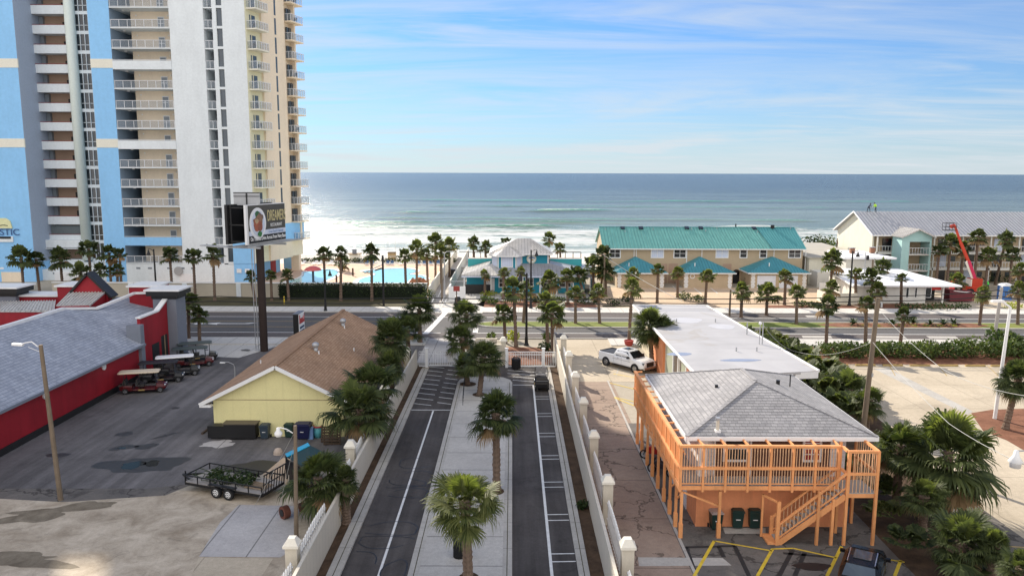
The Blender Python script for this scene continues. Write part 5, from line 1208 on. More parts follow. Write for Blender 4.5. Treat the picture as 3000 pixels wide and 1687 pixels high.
# ================================================================== PALMS
def leaf(b, o, d, up, L, W, n, droop, rng, mi=0, fold=.12):
    """one fan frond: origin o, heading d, petiole + n blades"""
    d = d.normalized(); s = d.cross(up)
    if s.length < .05: s = d.cross(Vector((1,0,0)))
    s.normalize(); u = s.cross(d).normalized()
    pet = L*rng.uniform(.32,.5)
    hub = o + d*pet + Vector((0,0,-droop*.10*L))
    b.add([o+s*.012*L, o-s*.012*L, hub-s*.009*L, hub+s*.009*L],[(0,1,2,3)],mi)
    span = R(rng.uniform(95,125))
    for i in range(n):
        a = -span + 2*span*(i+.5)/n
        ln = L*.52*(1-.25*(abs(a)/span)**2)*rng.uniform(.86,1.08)
        dr = (d*math.cos(a)+s*math.sin(a)).normalized()
        dr = (dr + u*(.18-.25*abs(a)/span)).normalized()
        w = W*L*1.55*span/n*.5
        side = dr.cross(u).normalized()
        p1 = hub + dr*ln*.48 + Vector((0,0,-droop*.05*L)); 
        p2 = hub + dr*ln*.80 + Vector((0,0,-droop*.20*L*rng.uniform(.7,1.3)))
        p3 = hub + dr*ln*(1.0-.12*droop) + Vector((0,0,-droop*.46*L*rng.uniform(.6,1.4)))
        tw_ = u*fold*w*(1 if i%2 else -1)
        b.add([hub, p1+side*w+tw_, p1-side*w-tw_, p2+side*w*.62, p2-side*w*.62, p3],[(0,1,2),(1,3,4,2),(3,5,4)],mi)
def crown_mesh(name, seed, nl, nb, W, fill=1.0, dead=0, flat=0, young=6, rmax=1.15):
    rng = random.Random(seed); b = MB()
    for i in range(nl):
        t = (i+.5)/nl
        el = R(84 - 122*(t**.92) + rng.uniform(-12,12)); az = i*2.39996+rng.uniform(-.25,.25)
        d = Vector((math.cos(az)*math.cos(el), math.sin(az)*math.cos(el), math.sin(el)))
        L = rng.uniform(.78,rmax)*(1 if t > .2 else .86)
        droop = .10+.45*max(0,t-.1)+rng.uniform(0,.22)
        mi = 1 if i < young else (2 if (i >= nl-dead) else 0)
        if rng.random() > fill: continue
        if i % 4 == 1 and t > .15: L *= .62
        leaf(b, Vector((0,0,-.02-.1*t))+d*.05, d, Vector((0,0,1)), L, W, nb, droop, rng, mi)
    me = bpy.data.meshes.new(name); me.from_pydata([tuple(v) for v in b.v],[],b.f)
    return me, b.m
def crown(name, seed, nl, nb, W, mats, **kw):
    me, mi = crown_mesh(name, seed, nl, nb, W, **kw)
    for x in mats: me.materials.append(x)
    me.polygons.foreach_set('material_index', mi); me.update(); return me
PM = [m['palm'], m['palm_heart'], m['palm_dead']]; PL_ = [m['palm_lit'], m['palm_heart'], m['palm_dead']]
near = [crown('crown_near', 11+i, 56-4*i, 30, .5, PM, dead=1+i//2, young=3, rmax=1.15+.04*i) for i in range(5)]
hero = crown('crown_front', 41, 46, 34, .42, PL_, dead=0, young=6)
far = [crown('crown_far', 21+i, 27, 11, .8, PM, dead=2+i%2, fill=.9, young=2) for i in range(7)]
farl = [crown('crown_far_lit', 31+i, 28, 11, .8, PL_, dead=3, fill=.9, young=3) for i in range(5)]
def trunk_mesh(name, seed, n=9, seg=16):
    rng = random.Random(seed); b = MB(); vs = []
    for k in range(seg*2+1):
        t = k/(seg*2); r = 1.0*(1.15-.15*t if t > .08 else 1.45-3.2*t)
        r *= (1.0+ (.13 if k%2 else -.05)); 
        if t > .86: r *= 1.0+ (t-.86)*2.2
        for i in range(n):
            a = 2*math.pi*i/n + k*.35; vs.append((r*math.cos(a)*rng.uniform(.92,1.1), r*math.sin(a)*rng.uniform(.92,1.1), t))
    b.add(vs, [(k*n+i,k*n+(i+1)%n,(k+1)*n+(i+1)%n,(k+1)*n+i) for k in range(seg*2) for i in range(n)]+[tuple(range(len(vs)-n,len(vs)))])
    me = bpy.data.meshes.new(name); me.from_pydata([tuple(v) for v in b.v],[],b.f); me.materials.append(m['trunk']); me.update(); return me
tm = [trunk_mesh('trunk_mesh', i) for i in range(3)]
bt = MB()   # dead boots hanging under the crown
rng = random.Random(2)
for k in range(26):
    a = k*2.4; z = -.05-.35*rng.random(); d = Vector((math.cos(a),math.sin(a),rng.uniform(.1,.9))).normalized(); p = Vector((math.cos(a)*.13,math.sin(a)*.13,z)); s = Vector((-math.sin(a),math.cos(a),0))*.03
    bt.add([p-s,p+s,p+d*rng.uniform(.12,.22)+s*.4,p+d*.15-s*.4],[(0,1,2,3)])
mb_ = bpy.data.meshes.new('boots_mesh'); mb_.from_pydata([tuple(v) for v in bt.v],[],bt.f); mb_.materials.append(m['boot'])
PCNT = [0]
def palm(cx, cy, Y, rpx, label, base=None, kind='far', group='cabbage palms around the street', r=None, name='palm_tree', trunk_r=.16):
    c = PY(cx, cy, Y); i = PCNT[0]; PCNT[0] += 1; rg = random.Random(i*17+3)
    if base: g = P(*base)
    else: g = Vector((c.x+rg.uniform(-.15,.15), c.y+rg.uniform(-.15,.15), 0))
    Rr = rpx/FPX*Y*1.02 if r is None else r
    if c.z < .8: c.z = .8
    t = thing(name, label, 'palm', (g.x,g.y,0), group)
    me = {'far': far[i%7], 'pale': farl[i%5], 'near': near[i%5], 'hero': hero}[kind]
    v = Vector((c.x-g.x, c.y-g.y, c.z-.04*Rr)); L = v.length
    tr_ = bpy.data.objects.new('trunk', tm[i%3]); C.objects.link(tr_); tr_.parent = t
    tr_.scale = (trunk_r,trunk_r,L); tr_.rotation_mode = 'QUATERNION'; tr_.rotation_quaternion = v.to_track_quat('Z','Y')
    o = bpy.data.objects.new('crown', me); C.objects.link(o); o.parent = t; o.location = v; o.scale = (Rr,Rr,Rr*rg.uniform(.88,1.05)); o.rotation_euler = (rg.uniform(-.12,.12),rg.uniform(-.12,.12),rg.uniform(0,6.28))
    o2 = bpy.data.objects.new('old_leaf_stubs', mb_); C.objects.link(o2); o2.parent = t; o2.location = v; o2.scale = (1.3*trunk_r/.16,)*2+(1.6,)
    return t
# in front of the tower (left to right)
L_ = [
(62,753,120,42,'bushy palm at the far left in front of the blue tower wall',None,'far'),
(105,757,122,30,'palm touching the right of the far-left palm by the tower',None,'far'),
(176,750,121,38,'palm before the louvred balcony at the foot of the tower',None,'far'),
(259,727,123,33,'tall palm in front of the stairwell windows of the tower',None,'far'),
(319,738,124,34,'palm right of the stairwell windows, above the red gable',None,'far'),
(350,742,123,20,'small high palm crown at the right edge of the stairwell pair',None,'far'),
(235,793,118,30,'low dark palm just left of the red gable peak',None,'far'),
(292,788,119,27,'low palm right behind the red gable peak',None,'far'),
(343,788,119,25,'small palm with a thin trunk on the blue panel foot',None,'far'),
(497,743,119,29,'palm beside the street lamp at the corridor balconies of the tower',None,'far'),
(566,750,117,29,'middle palm of the three before the white tower panel',None,'far'),
(624,740,114,33,'palm with a white painted base left of the billboard pole',None,'far'),
(552,883,87,38,'taller of the two palms beside the red shop corner',(553,993),'far'),
(583,917,86,32,'shorter of the two palms beside the red shop corner',(585,1008),'far'),
(734,807,115,21,'small leaning palm directly left of the billboard pole',(748,884),'far'),
(793,803,115,19,'small palm just right of the billboard pole',None,'far'),
(841,803,115,21,'small palm second right of the billboard pole',None,'far'),
(948,741,121,29,'palm beside the red mushroom umbrella, with a street lamp on its trunk',None,'far'),
(998,738,115,25,'slim palm in the middle of the pool deck view, shaggy trunk',None,'far'),
(1003,766,150,24,'low palm far behind on the pool deck',None,'far'),
(1088,734,115,30,'palm left of the camera mast before the large pool',None,'far'),
(1186,748,118,24,'palm at the right end of the large pool, front one',None,'far'),
(1221,727,127,30,'palm standing by the brown rock planter at the pool',None,'pale'),
(1250,743,128,22,'short palm right of the rock planter at the pool',None,'pale'),
(1276,706,138,32,'left crown of the palm clump by the beach wall',None,'pale'),
(1292,733,134,30,'front crown of the palm clump by the beach wall',None,'pale'),
(1316,716,142,32,'right crown of the palm clump by the beach wall',None,'pale'),
(1387,707,165,22,'left of the two beach palms beyond the restaurant',None,'far'),
(1421,722,165,23,'right of the two beach palms left of the restaurant roof',None,'far'),
(1482,706,172,18,'palm crown peeking over the left of the restaurant roof',None,'far'),
(1609,697,165,23,'taller beach palm right of the restaurant roof',None,'far'),
(1641,726,160,21,'shorter beach palm right of the restaurant roof',None,'far'),
(1766,742,122,34,'upper crown of the dense palm pair left of the townhouses',None,'far'),
(1738,776,121,36,'left crown of the dense palm group by the wooden pole',None,'far'),
(1775,788,120,34,'lower dark crown of the palm group by the townhouses',None,'far'),
(1421,803,120,18,'small palm before the white door of the restaurant',(1421,866),'pale'),
(1476,797,118,22,'palm before the left porch of the restaurant',(1474,876),'pale'),
(1527,794,118,21,'palm half hidden behind the black lamp post at the restaurant',None,'pale'),
(1610,818,114,38,'broad bright palm in front of the restaurant porch',None,'pale'),
(1660,806,116,28,'palm at the right corner of the restaurant porch',(1664,889),'pale'),
(1693,803,118,32,'leaning palm right of the restaurant by the fence',(1716,880),'far'),
(1686,855,97.3,29,'first thin palm standing in the grassy median',(1686,950),'pale'),
(1752,851,97.3,28,'second thin palm in the grassy median, trunk bent',(1757,950),'pale'),
(1540,845,97.4,30,'palm at the near tip of the grassy median',(1533,948),'pale'),
(1505,842,86,40,'tall shaggy palm left of the near black street lamp',(1512,1015),'far'),
(1617,915,82.5,51,'big palm right of the near black street lamp',(1619,1028),'far'),
(1600,880,86,38,'palm behind the big one right of the black street lamp',(1605,1012),'pale'),
(1476,917,86,36,'slender palm with a plain trunk left of the street lamp',(1481,1005),'far'),
(1366,917,84,43,'upper crown of the palm stack in the middle of the drive',None,'near'),
(1352,988,74,46,'middle crown of the palm stack in the middle of the drive',(1363,1095),'near'),
(1363,1066,68.6,42,'lower palm at the head of the island in a tree pit',(1371,1129),'near'),
(1416,1041,65.2,60,'bushy palm at the head of the island by the entrance wall',(1404,1160),'near'),
(1453,1202,44.6,75,'round-headed palm on the long thin trunk in the island',(1455,1440),'near'),
(1228,902,86,50,'farthest palm along the left drive wall, near the crosswalk',None,'near'),
(1193,962,75,48,'dark palm beside the far left drive wall, second from the road',None,'near'),
(1145,984,65,66,'wide dark palm over the brown roof edge',None,'near'),
(1140,1066,62.5,48,'lower palm squeezed between brown roof and left wall',None,'near'),
(1089,1122,55,80,'large palm over the left drive wall, beside the yellow gable',None,'near'),
(1055,1190,51,90,'largest palm over the left drive wall, hanging over the pickets',None,'near'),
(930,1392,41,92,'spreading low palm behind the wooden pole near the trailer',None,'near'),
(1012,1398,40.5,44,'small side palm drooping over the left drive wall',None,'near'),
(1904,946,74.8,60,'left of the twin palms beside the white pickup',(1911,1083),'near'),
(1942,968,74.4,48,'right of the twin palms beside the white pickup',(1925,1086),'near'),
(1852,838,88,34,'palm rising behind the pickup from the red planter',(1842,1007),'pale'),
(1928,788,112,22,'thin palm in front of the first garage of the townhouses',(1925,888),'pale'),
(1986,797,118,24,'palm with a shaggy trunk between the first two garages',(1985,872),'pale'),
(2071,807,112,30,'palm before the middle garage wall of the townhouses',(2066,889),'pale'),
(1855,803,113,27,'palm before the first garage corner, left one',None,'pale'),
(2174,848,101,34,'palm standing at the corner of the forecourt behind the flat roof',(2171,931),'pale'),
(2248,858,103,40,'palm with a red trunk left of the white garage doors',(2245,924),'pale'),
(2302,808,111,27,'palm in front of the white garage doors',(2298,893),'pale'),
(2335,851,97,32,'median palm straight below the townhouse end',(2333,952),'pale'),
(2438,758,121,39,'big dark palm in front of the cream building',None,'far'),
(2438,840,107,31,'palm on the far pavement left of the tall black street lamp',(2440,912),'pale'),
(2426,890,83.5,40,'near-kerb palm with a shaggy trunk, leftmost behind the hedge',(2419,1025),'far'),
(2538,887,82.6,30,'near-kerb palm second behind the hedge row',(2535,1028),'far'),
(2507,801,113,27,'palm right of the tall black street lamp',(2507,887),'pale'),
(2556,812,114,32,'upper palm of the clump left of the white office',None,'far'),
(2572,846,111,30,'lower palm of the clump left of the white office',None,'pale'),
(2586,779,122,34,'tall palm rising behind the white office roof corner',None,'far'),
(2641,812,111,20,'small palm in front of the white office windows',(2640,890),'far'),
(2648,920,84.6,29,'near-kerb palm third behind the hedge row, sharp crown',(2636,1018),'far'),
(2880,856,96,31,'leaning median palm near the concrete pole',(2869,956),'pale'),
(2986,846,97,30,'median palm at the right edge of the picture',(2981,954),'pale'),
(2803,820,117,29,'palm beside the red lift machine and the office corner',None,'pale'),
(2866,690,128,31,'tallest palm crown before the motel roof, right of the lift arm',None,'far'),
(2786,708,129,32,'palm crown left of the lift arm before the motel',None,'far'),
(2752,733,129,24,'lower dark palm crown beside the sea-green stair tower',None,'far'),
(2822,726,130,26,'dark palm crown crossed by the lift arm',None,'far'),
(2896,746,128,30,'dark palm in the shade under the motel eaves, centre',None,'far'),
(2948,697,129,28,'bent palm before the motel gallery near the right edge',(2915,835),'far'),
(2966,744,128,29,'dark low palm before the motel at the right edge',None,'far'),
(2990,788,119,26,'palm at the right edge above the blue toilet cabin',None,'pale'),
(2492,1136,62,56,'palm beside the roof left of the leaning wooden pole',None,'near'),
(2546,1168,57,46,'palm behind the leaning wooden pole with brown fronds',None,'near'),
(2985,1102,56.8,60,'yellowing palm in the mulch bed at the right edge',(2945,1257),'near'),
(2778,1314,41.5,142,'large fan palm on a thick trunk right of the orange deck',(2774,1529),'near'),
(2640,1300,43,88,'dark palm between the deck landing and the large fan palm',None,'near'),
(2708,1448,39,62,'low shaded palm under the large fan palm',None,'near'),
(2818,1580,34.5,100,'drooping low palm near the bottom right corner',None,'near'),
(2916,1592,33.5,52,'side crown of the drooping palm near the bottom right',None,'near'),
(2995,1660,31.5,66,'cropped palm in the bottom right corner',None,'near'),
(1362,1462,33,124,'large sunlit palm in the foreground of the island',(1373,1715),'hero'),
]
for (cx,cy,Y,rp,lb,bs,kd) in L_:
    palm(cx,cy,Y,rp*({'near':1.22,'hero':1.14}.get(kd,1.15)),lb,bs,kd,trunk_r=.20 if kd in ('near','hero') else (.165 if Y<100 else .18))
# ------------------------------------------------------------------ leafy masses
def leafblob(b, c, rx, ry, rz, n, size, rng, mi=0):
    for _ in range(n):
        while True:
            x,y,z = rng.uniform(-1,1),rng.uniform(-1,1),rng.uniform(-1,1); q = x*x+y*y+z*z
            if .25 < q < 1: break
        p = Vector((c[0]+x*rx, c[1]+y*ry, c[2]+z*rz)); 
        if p.z < .02: continue
        d = Vector((rng.uniform(-1,1),rng.uniform(-1,1),rng.uniform(-.4,1))).normalized(); s = d.cross(Vector((rng.uniform(-1,1),rng.uniform(-1,1),rng.uniform(-1,1)))).normalized()
        l = size*rng.uniform(.6,1.3); w_ = l*.38
        b.add([p, p+d*l*.5+s*w_, p+d*l, p+d*l*.5-s*w_],[(0,1,2,3)],mi)
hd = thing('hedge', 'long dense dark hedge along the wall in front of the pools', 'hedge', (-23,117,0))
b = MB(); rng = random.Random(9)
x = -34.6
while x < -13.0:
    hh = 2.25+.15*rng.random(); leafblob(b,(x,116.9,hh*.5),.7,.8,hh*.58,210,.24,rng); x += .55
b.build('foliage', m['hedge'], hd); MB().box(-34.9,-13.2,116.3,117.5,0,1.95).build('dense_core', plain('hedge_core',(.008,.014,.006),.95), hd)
def shrub(px, py, r, h, label, mat='shrub', name='shrub', group=None, n=130, size=.22, pos=None):
    p = P(px,py) if pos is None else Vector((*pos,0)); rng = random.Random(int(px*7+py)); b = MB()
    for k in range(4): a = rng.uniform(0,6.28); leafblob(b,(p.x+math.cos(a)*r*.35,p.y+math.sin(a)*r*.35,h*rng.uniform(.4,.6)),r*.7,r*.7,h*.5,n//3,size,rng)
    for k in range(7): a = k*.9; b.beam((p.x,p.y,0),(p.x+math.cos(a)*r*.6,p.y+math.sin(a)*r*.6,h*.8),.03)
    return tag(b.build(name, m[mat]), label, 'shrub', group)
for i,(px,py,r,h,lb,mt) in enumerate([
 (1260,880,1.2,1.9,'yellow-green shrub at the right end of the long dark hedge','shrub'),
 (1418,885,1.1,.8,'low shrub on the mulch left of the restaurant','shrub'),(1450,892,1.2,.9,'silvery low shrub in the bed before the restaurant','shrub'),
 (1432,866,1.6,.6,'bright yellow-green low hedge before the restaurant door','yellow_shrub'),(1480,868,1.2,.6,'short yellow-green hedge right of the restaurant door','yellow_shrub'),
 (1568,885,1.0,.8,'shrub beside the black lamp base on the far pavement','shrub'),(1640,885,.9,.8,'shrub under the broad palm before the restaurant','shrub'),
 (1700,888,1.4,.9,'dark shrub on the mulch bed right of the restaurant','hedge'),(1740,890,1.5,1.0,'dark shrub below the dense palm group','hedge'),(1800,892,1.5,.9,'shrub at the left end of the forecourt kerb','hedge'),
 (1838,885,1.1,.9,'shrub right of the forecourt entrance bed','hedge'),
 (1405,800,1.3,2.2,'rounded bush before the left porch screen','hedge'),
 (2005,880,1.3,1.2,'cycad-like bush between two forecourt palms','shrub'),(2046,884,1.1,.9,'small spiky bush on the forecourt verge','shrub'),
 (2212,838,1.1,1.9,'dark bush left of the white garage doors','hedge'),(2190,836,1.0,1.6,'dark bush by the arched door of the townhouses','hedge'),
 (2345,898,1.2,.8,'low shrub on the mulch right of the townhouse drive','shrub'),(2375,900,1.4,.8,'low green shrub beside the forecourt exit','shrub'),(2280,878,1.2,.5,'flat shrub on the mulch under the garage-door palm','shrub'),
 (2410,905,1.2,.8,'shrub at the foot of the tall black street lamp','shrub'),(2700,905,2.2,.8,'dark low hedge before the white office, middle part','hedge'),(2640,905,2.0,.8,'dark low hedge before the white office, left part','hedge'),(2760,908,2.0,.9,'dark low hedge before the white office, right part','hedge'),
 (2820,905,1.6,.8,'shrub beside the red waste skip','hedge'),(2965,905,1.6,.9,'yellowish shrub by the motel entrance','yellow_shrub'),
 (2950,830,2.0,1.6,'dark bush before the motel ground floor, right','hedge'),(2900,828,1.8,1.7,'dark bush before the motel ground floor, left','hedge'),(2740,822,1.3,1.3,'dark bush at the foot of the sea-green stair tower','hedge'),
 (2380,705,3.4,5.8,'dune bush left of the motel gable, darker one','hedge'),(2430,700,3.6,5.2,'dune bush touching the motel gable','shrub'),
 (1440,1007,.7,1.3,'thin flowering shrub behind the entrance wall','shrub'),(1509,1000,.9,1.2,'pale leafy shrub beside the black lamp base','yellow_shrub'),(1600,1000,.6,1.1,'sparse shrub at the right of the mulch triangle','shrub'),
 (1598,1026,.8,.8,'spiky dark plant in the mulch triangle by the wall','hedge'),
 (1708,1490,.35,.5,'small dark weed clump in the mulch strip by the right wall','hedge')]):
    q = P(px,py); sz = .16 if q.y<80 else .26
    if px in (2380,2430): shrub(px,py,r,h,lb,mt,pos=(PY(px,py,168).x,168),n=700,size=.5)
    else: shrub(px,py,r,h,lb,mt,size=sz,n=160)
# spiky cycads in the median
def cycad_mesh(seed):
    rng = random.Random(seed); b = MB()
    for i in range(26):
        a = i*2.4; el = R(rng.uniform(15,70)); d = Vector((math.cos(a)*math.cos(el),math.sin(a)*math.cos(el),math.sin(el))); s = Vector((-math.sin(a),math.cos(a),0)); p = Vector((0,0,.1)); L = rng.uniform(.7,1.0)
        prev = p
        for k in range(1,5):
            q = p+d*L*k/4+Vector((0,0,-.35*(k/4)**2)); w_ = .10*(1-.2*k); b.add([prev-s*.1,prev+s*.1,q+s*w_,q-s*w_],[(0,1,2,3)]); prev = q
    me = bpy.data.meshes.new('cycad'); me.from_pydata([tuple(v) for v in b.v],[],b.f); me.materials.append(m['hedge']); return me
cy = [cycad_mesh(i) for i in range(2)]
for i,(px,lb) in enumerate(((2492,'leftmost'),(2530,'second'),(2600,'third'),(2633,'fourth'),(2670,'fifth'),(2710,'sixth'),(2748,'seventh'),(2787,'rightmost'))):
    p = P(px,951); o = bpy.data.objects.new('cycad', cy[i%2]); C.objects.link(o); o.location = (p.x,97+.5*math.sin(i*2),.14); o.scale = (1.35 if i!=1 and i!=3 else .9,)*3; o.rotation_euler = (0,0,i); tag(o,'%s spiky cycad in the mulched part of the median' % lb,'cycad','spiky cycads in the median mulch')
    if i < 7:
        shrub(px+18,951,.55,.32,'small pale ground shrub just right of the %s median cycad' % lb,'yellow_shrub','ground_shrub','pale ground shrubs between the median cycads',60,.12,pos=(p.x+1.1,96.4))
# palmetto thicket right of the flat roof and hedge row by the right lot
def palmetto_mesh(seed):
    rng = random.Random(seed); b = MB()
    for i in range(20):
        a = i*2.4; el = R(rng.uniform(5,75)); d = Vector((math.cos(a)*math.cos(el),math.sin(a)*math.cos(el),math.sin(el))); leaf(b,Vector((rng.uniform(-.3,.3),rng.uniform(-.3,.3),.0)),d,Vector((0,0,1)),rng.uniform(.8,1.1),.95,16,.3,rng)
    me = bpy.data.meshes.new('palmetto'); me.from_pydata([tuple(v) for v in b.v],[],b.f); me.materials.append(m['palm_lit'] if seed%2 else m['palm']); return me
pm = [palmetto_mesh(i) for i in range(3)]
rng = random.Random(14); k = 0
wh = ['beside the flat roof near the road','beside the flat roof, second from the road','along the flat roof edge, upper part','along the flat roof edge, under the wire mast','beside the flat roof, middle of the row','right of the flat roof, between two taller ones','at the right of the flat roof, lower middle','near the lower right corner of the flat roof','just beyond the corner of the grey hip roof','against the right edge of the hip roof','at the top of the dark strip beside the deck','in the dark strip right of the deck landing','in the shaded strip below the wooden pole','at the foot of the large fan palm','in the strip left of the low shaded palm','bordering the right lot near the bottom','at the outer row facing the concrete lot, far end','in the outer row facing the lot, second','in the outer row facing the lot, third','in the outer row facing the lot, fourth','in the outer row facing the lot, fifth','in the outer row beside the brown-fronded palm']
posn = [(24.6,83),(24.8,80.2),(25.0,77.3),(25.3,74.2),(25.5,71.2),(25.8,68.2),(26.0,65.2),(26.2,62.2),(25.6,58.6),(23.6,55),(21.2,50.5),(20.8,46.8),(21.6,43.3),(20.2,40.2),(19.9,37.0),(20.8,34.0),(27.4,81.5),(27.6,78.0),(27.9,74.2),(28.1,70.0),(28.0,66),(25.0,50)]
for i,(x,y) in enumerate(posn):
    o = bpy.data.objects.new('palmetto', pm[i%3]); C.objects.link(o); s_ = (2.1+.6*rng.random())*(1 if y > 56 else .5); 
    o.location = (x+rng.uniform(-.2,.2),y,1.2 if y>55 else .9); o.scale = (s_,s_,s_*.95); o.rotation_euler = (0,0,rng.uniform(0,6)); tag(o,'palmetto clump '+wh[i],'palmetto','palmetto clumps right of the roofs')
    leafblob(bb_ := MB(), (x,y,.5), 1.2,1.2,.7, 120, .3, rng) if False else None
hx_ = [2440,2500,2585,2640,2690,2735,2790,2850,2905,2960,3010]
nm = ['leftmost','second','third','fourth','fifth','middle','seventh','eighth','ninth','tenth','rightmost']
for i,px in enumerate(hx_):
    p = P(px,1045); shrub(px,1045,2.1,1.5+.4*(i>6),'%s bush of the green row between the right lot and the road' % nm[i],'shrub','bush','green bushes along the far edge of the right lot',620,.27)
for i,px in enumerate((2360,2470,2560,2680,2880,2960)):
    shrub(px,1028,1.2,.8,'%s smaller bush in the back of the lot-side row' % nm[i],'hedge','bush','smaller bushes behind the row',160,.22)
a = shrub(2915,1000,1.9,2.2,'large spiky bush beside the concrete pole at the right kerb','shrub','bush',None,420,.5,pos=(P(2915,1020).x,83))
# ================================================================== POLES, LAMPS, WIRES
def pole(name, label, cat, p, h, r0, r1, mat, n=10, group=None):
    t = thing(name, label, cat, (p[0],p[1],0), group); MB().cyl((p[0],p[1],0),(p[0]+(p[2] if len(p)>2 else 0),p[1],h),r0,r1,n).build('pole', m[mat], t); return t
def arm(t, pts, r, mat, name='arm'): return MB().tube(pts, r, 8).build(name, m[mat], t)
def V(*a): return Vector(a)
# wooden pole with cobra lamp, far left
p = P(178,1464); tp = PY(119,1010,p.y)
t = pole('wooden_light_pole','weathered wooden pole with a curved white street light arm over the red shop roof','light pole',(p.x,p.y,tp.x-p.x),tp.z,.15,.11,'wood_pole')
a = PY(112,1016,p.y); c = PY(75,1004,p.y); d = PY(60,1008,p.y)
arm(t,[a,(a+c)/2+V(0,0,.18),c,d],.03,'trim_white'); arm(t,[PY(116,1030,p.y),PY(84,1034,p.y)+V(0,0,.35)],.015,'trim_white','brace')
MB().obox((d.x-.15,d.y,d.z-.02),.6,.2,.12,0,0,0,R(4)).build('lamp_head', m['trim_white'], t)
# wooden pole by the trailer
p = P(868,1576); tp = PY(865,1246,p.y)
t = pole('wooden_light_pole','wooden pole carrying a glass lamp between trailer and left drive wall','light pole',(p.x,p.y,tp.x-p.x),tp.z,.12,.09,'wood_pole')
a = PY(858,1268,p.y); c = PY(822,1252,p.y); d = PY(815,1256,p.y)
arm(t,[a,(a*.5+c*.5)+V(0,0,.06),c,d],.03,'trim_white')
MB().lathe((d.x,d.y,d.z-.42),[(.0,0),(.14,.02),(.20,.12),(.20,.22),(.10,.34),(.09,.48),(.0,.5)],14).build('lamp_head', m['trim_white'], t, smooth=True)
# small twin lamp by yellow house
Y=70.; b0 = PY(689,1112,Y); t = pole('slim_light_pole','slim dark pole with a small pale lamp behind the yellow building roof','light pole',(b0.x,Y),PY(688,1075,Y).z,.07,.05,'galv')
a = PY(688,1078,Y); c = PY(668,1060,Y); d = PY(652,1061,Y); arm(t,[a,V(a.x-.1,Y,a.z+.35),c,d],.03,'galv'); MB().obox((d.x,d.y,d.z-.03),.45,.18,.1).build('lamp_head', m['trim_white'], t)
# black decorative street lamps
def blacklamp(px, pytop, pybase, label, side=-1, Y=None, base=True):
    if Y is None: p = P(px,pybase)
    else: q = PY(px,pytop,Y); p = V(q.x,Y,0)
    tp = PY(px,pytop,p.y); t = pole('street_lamp', label, 'street lamp', (p.x,p.y), tp.z, .15, .10, 'black_metal', group='black street lamps along the road')
    if base: MB().lathe((p.x,p.y,0),[(.28,0),(.28,.15),(.2,.3),(.16,1.0),(.11,1.1)],12).build('lamp_base', m['black_metal'], t)
    x = p.x+side*.75; arm(t,[(p.x,p.y,tp.z-.35),(p.x+side*.35,p.y,tp.z-.02),(x,p.y,tp.z+.05),(x,p.y,tp.z-.15)],.035,'black_metal')
    MB().lathe((x,p.y,tp.z-.85),[(.0,.08),(.30,.0),(.30,.06),(.16,.35),(.08,.7),(.0,.72)],14).build('lamp_shade', m['black_metal'], t, smooth=True); return t
blacklamp(1542,800,1012,'near black street lamp rising from the red mulch at the entrance',-1)
blacklamp(1555,732,905,'black street lamp before the round emblem of the restaurant',1)
blacklamp(450,730,0,'black street lamp before the tower corridor balconies',-1,Y=110)
blacklamp(950,790,0,'black street lamp beside the mushroom umbrella palm',1,Y=106)
blacklamp(2488,735,895,'tall black street lamp left of the white office',1)
Y=110.; q=PY(1121,748,Y); t=pole('camera_mast','black mast with two slanted camera arms before the large pool','mast',(q.x,Y),q.z,.16,.14,'black_metal')
a=PY(1118,775,Y); c=PY(1068,800,Y); arm(t,[a,c],.07,'galv'); a=PY(1118,786,Y); c=PY(1098,792,Y); arm(t,[a,c],.1,'black_metal','camera')
# galvanised street light, wooden poles across the road
p=P(1303,893); tp=PY(1303,742,p.y); t=pole('galvanised_street_light','grey metal street light with a short curved arm at the beach path','street light',(p.x,p.y),tp.z,.12,.08,'galv'); arm(t,[tp,tp+V(.3,0,.25),tp+V(1.0,0,.28)],.05,'galv'); MB().obox(tp+V(1.1,0,.26),.6,.2,.12).build('lamp_head', m['galv'], t)
p=P(1295,888); pole('wooden_pole','bare wooden pole left of the galvanised street light','pole',(p.x,p.y),PY(1295,762,p.y).z,.15,.12,'wood_pole')
p=P(1769,872); wp1=PY(1766,745,p.y); pole('wooden_pole','tall wooden pole in front of the dense palms by the townhouses','pole',(p.x,p.y),wp1.z,.15,.12,'wood_pole')
p=P(2137,926); pole('wooden_pole','short wooden pole behind the right edge of the flat roof','pole',(p.x,p.y),PY(2137,848,p.y).z,.14,.12,'wood_pole')
p=P(2528,865); t=pole('grey_camera_pole','slim grey pole with a small dark camera beside the tall black lamp','pole',(p.x,p.y),PY(2528,738,p.y).z,.09,.07,'galv'); MB().obox((p.x+.35,p.y,PY(2528,755,p.y).z),.35,.3,.7).build('camera', m['black_metal'], t)
p=P(2550,870); pole('wooden_pole','stubby wooden pole in the palm clump left of the white office','pole',(p.x,p.y),PY(2550,760,p.y).z,.18,.15,'wood_pole')
Y=53.; a=PY(2537,1262,Y); tp=PY(2573,872,Y); t=thing('wooden_utility_pole','big leaning wooden utility pole behind the grey hip roof','utility pole',(a.x,Y,0)); MB().cyl((a.x-.25,Y,0),(tp.x,Y,tp.z),.20,.15,14).build('pole', m['wood_pole'], t)
MB().obox((tp.x+.2,Y-.1,tp.z-.5),.12,.12,.3).obox((tp.x-.1,Y-.15,3.2+2),.12,.1,.25).build('bracket', m['galv'], t)
Y=84.; cpt=PY(2922,842,Y); t=pole('concrete_utility_pole','square-looking grey concrete utility pole at the right kerb','utility pole',(PY(2912,982,Y).x,Y,.35),cpt.z,.20,.16,'conc_pole',8)
p=P(2914,1226); tp=PY(2960,901,p.y); t=thing('white_light_pole','tall white leaning light pole with a bent arm in the right lot','light pole',(p.x,p.y,0)); MB().cyl((p.x,p.y,0),tp,.14,.11,12).build('pole', m['trim_white'], t)
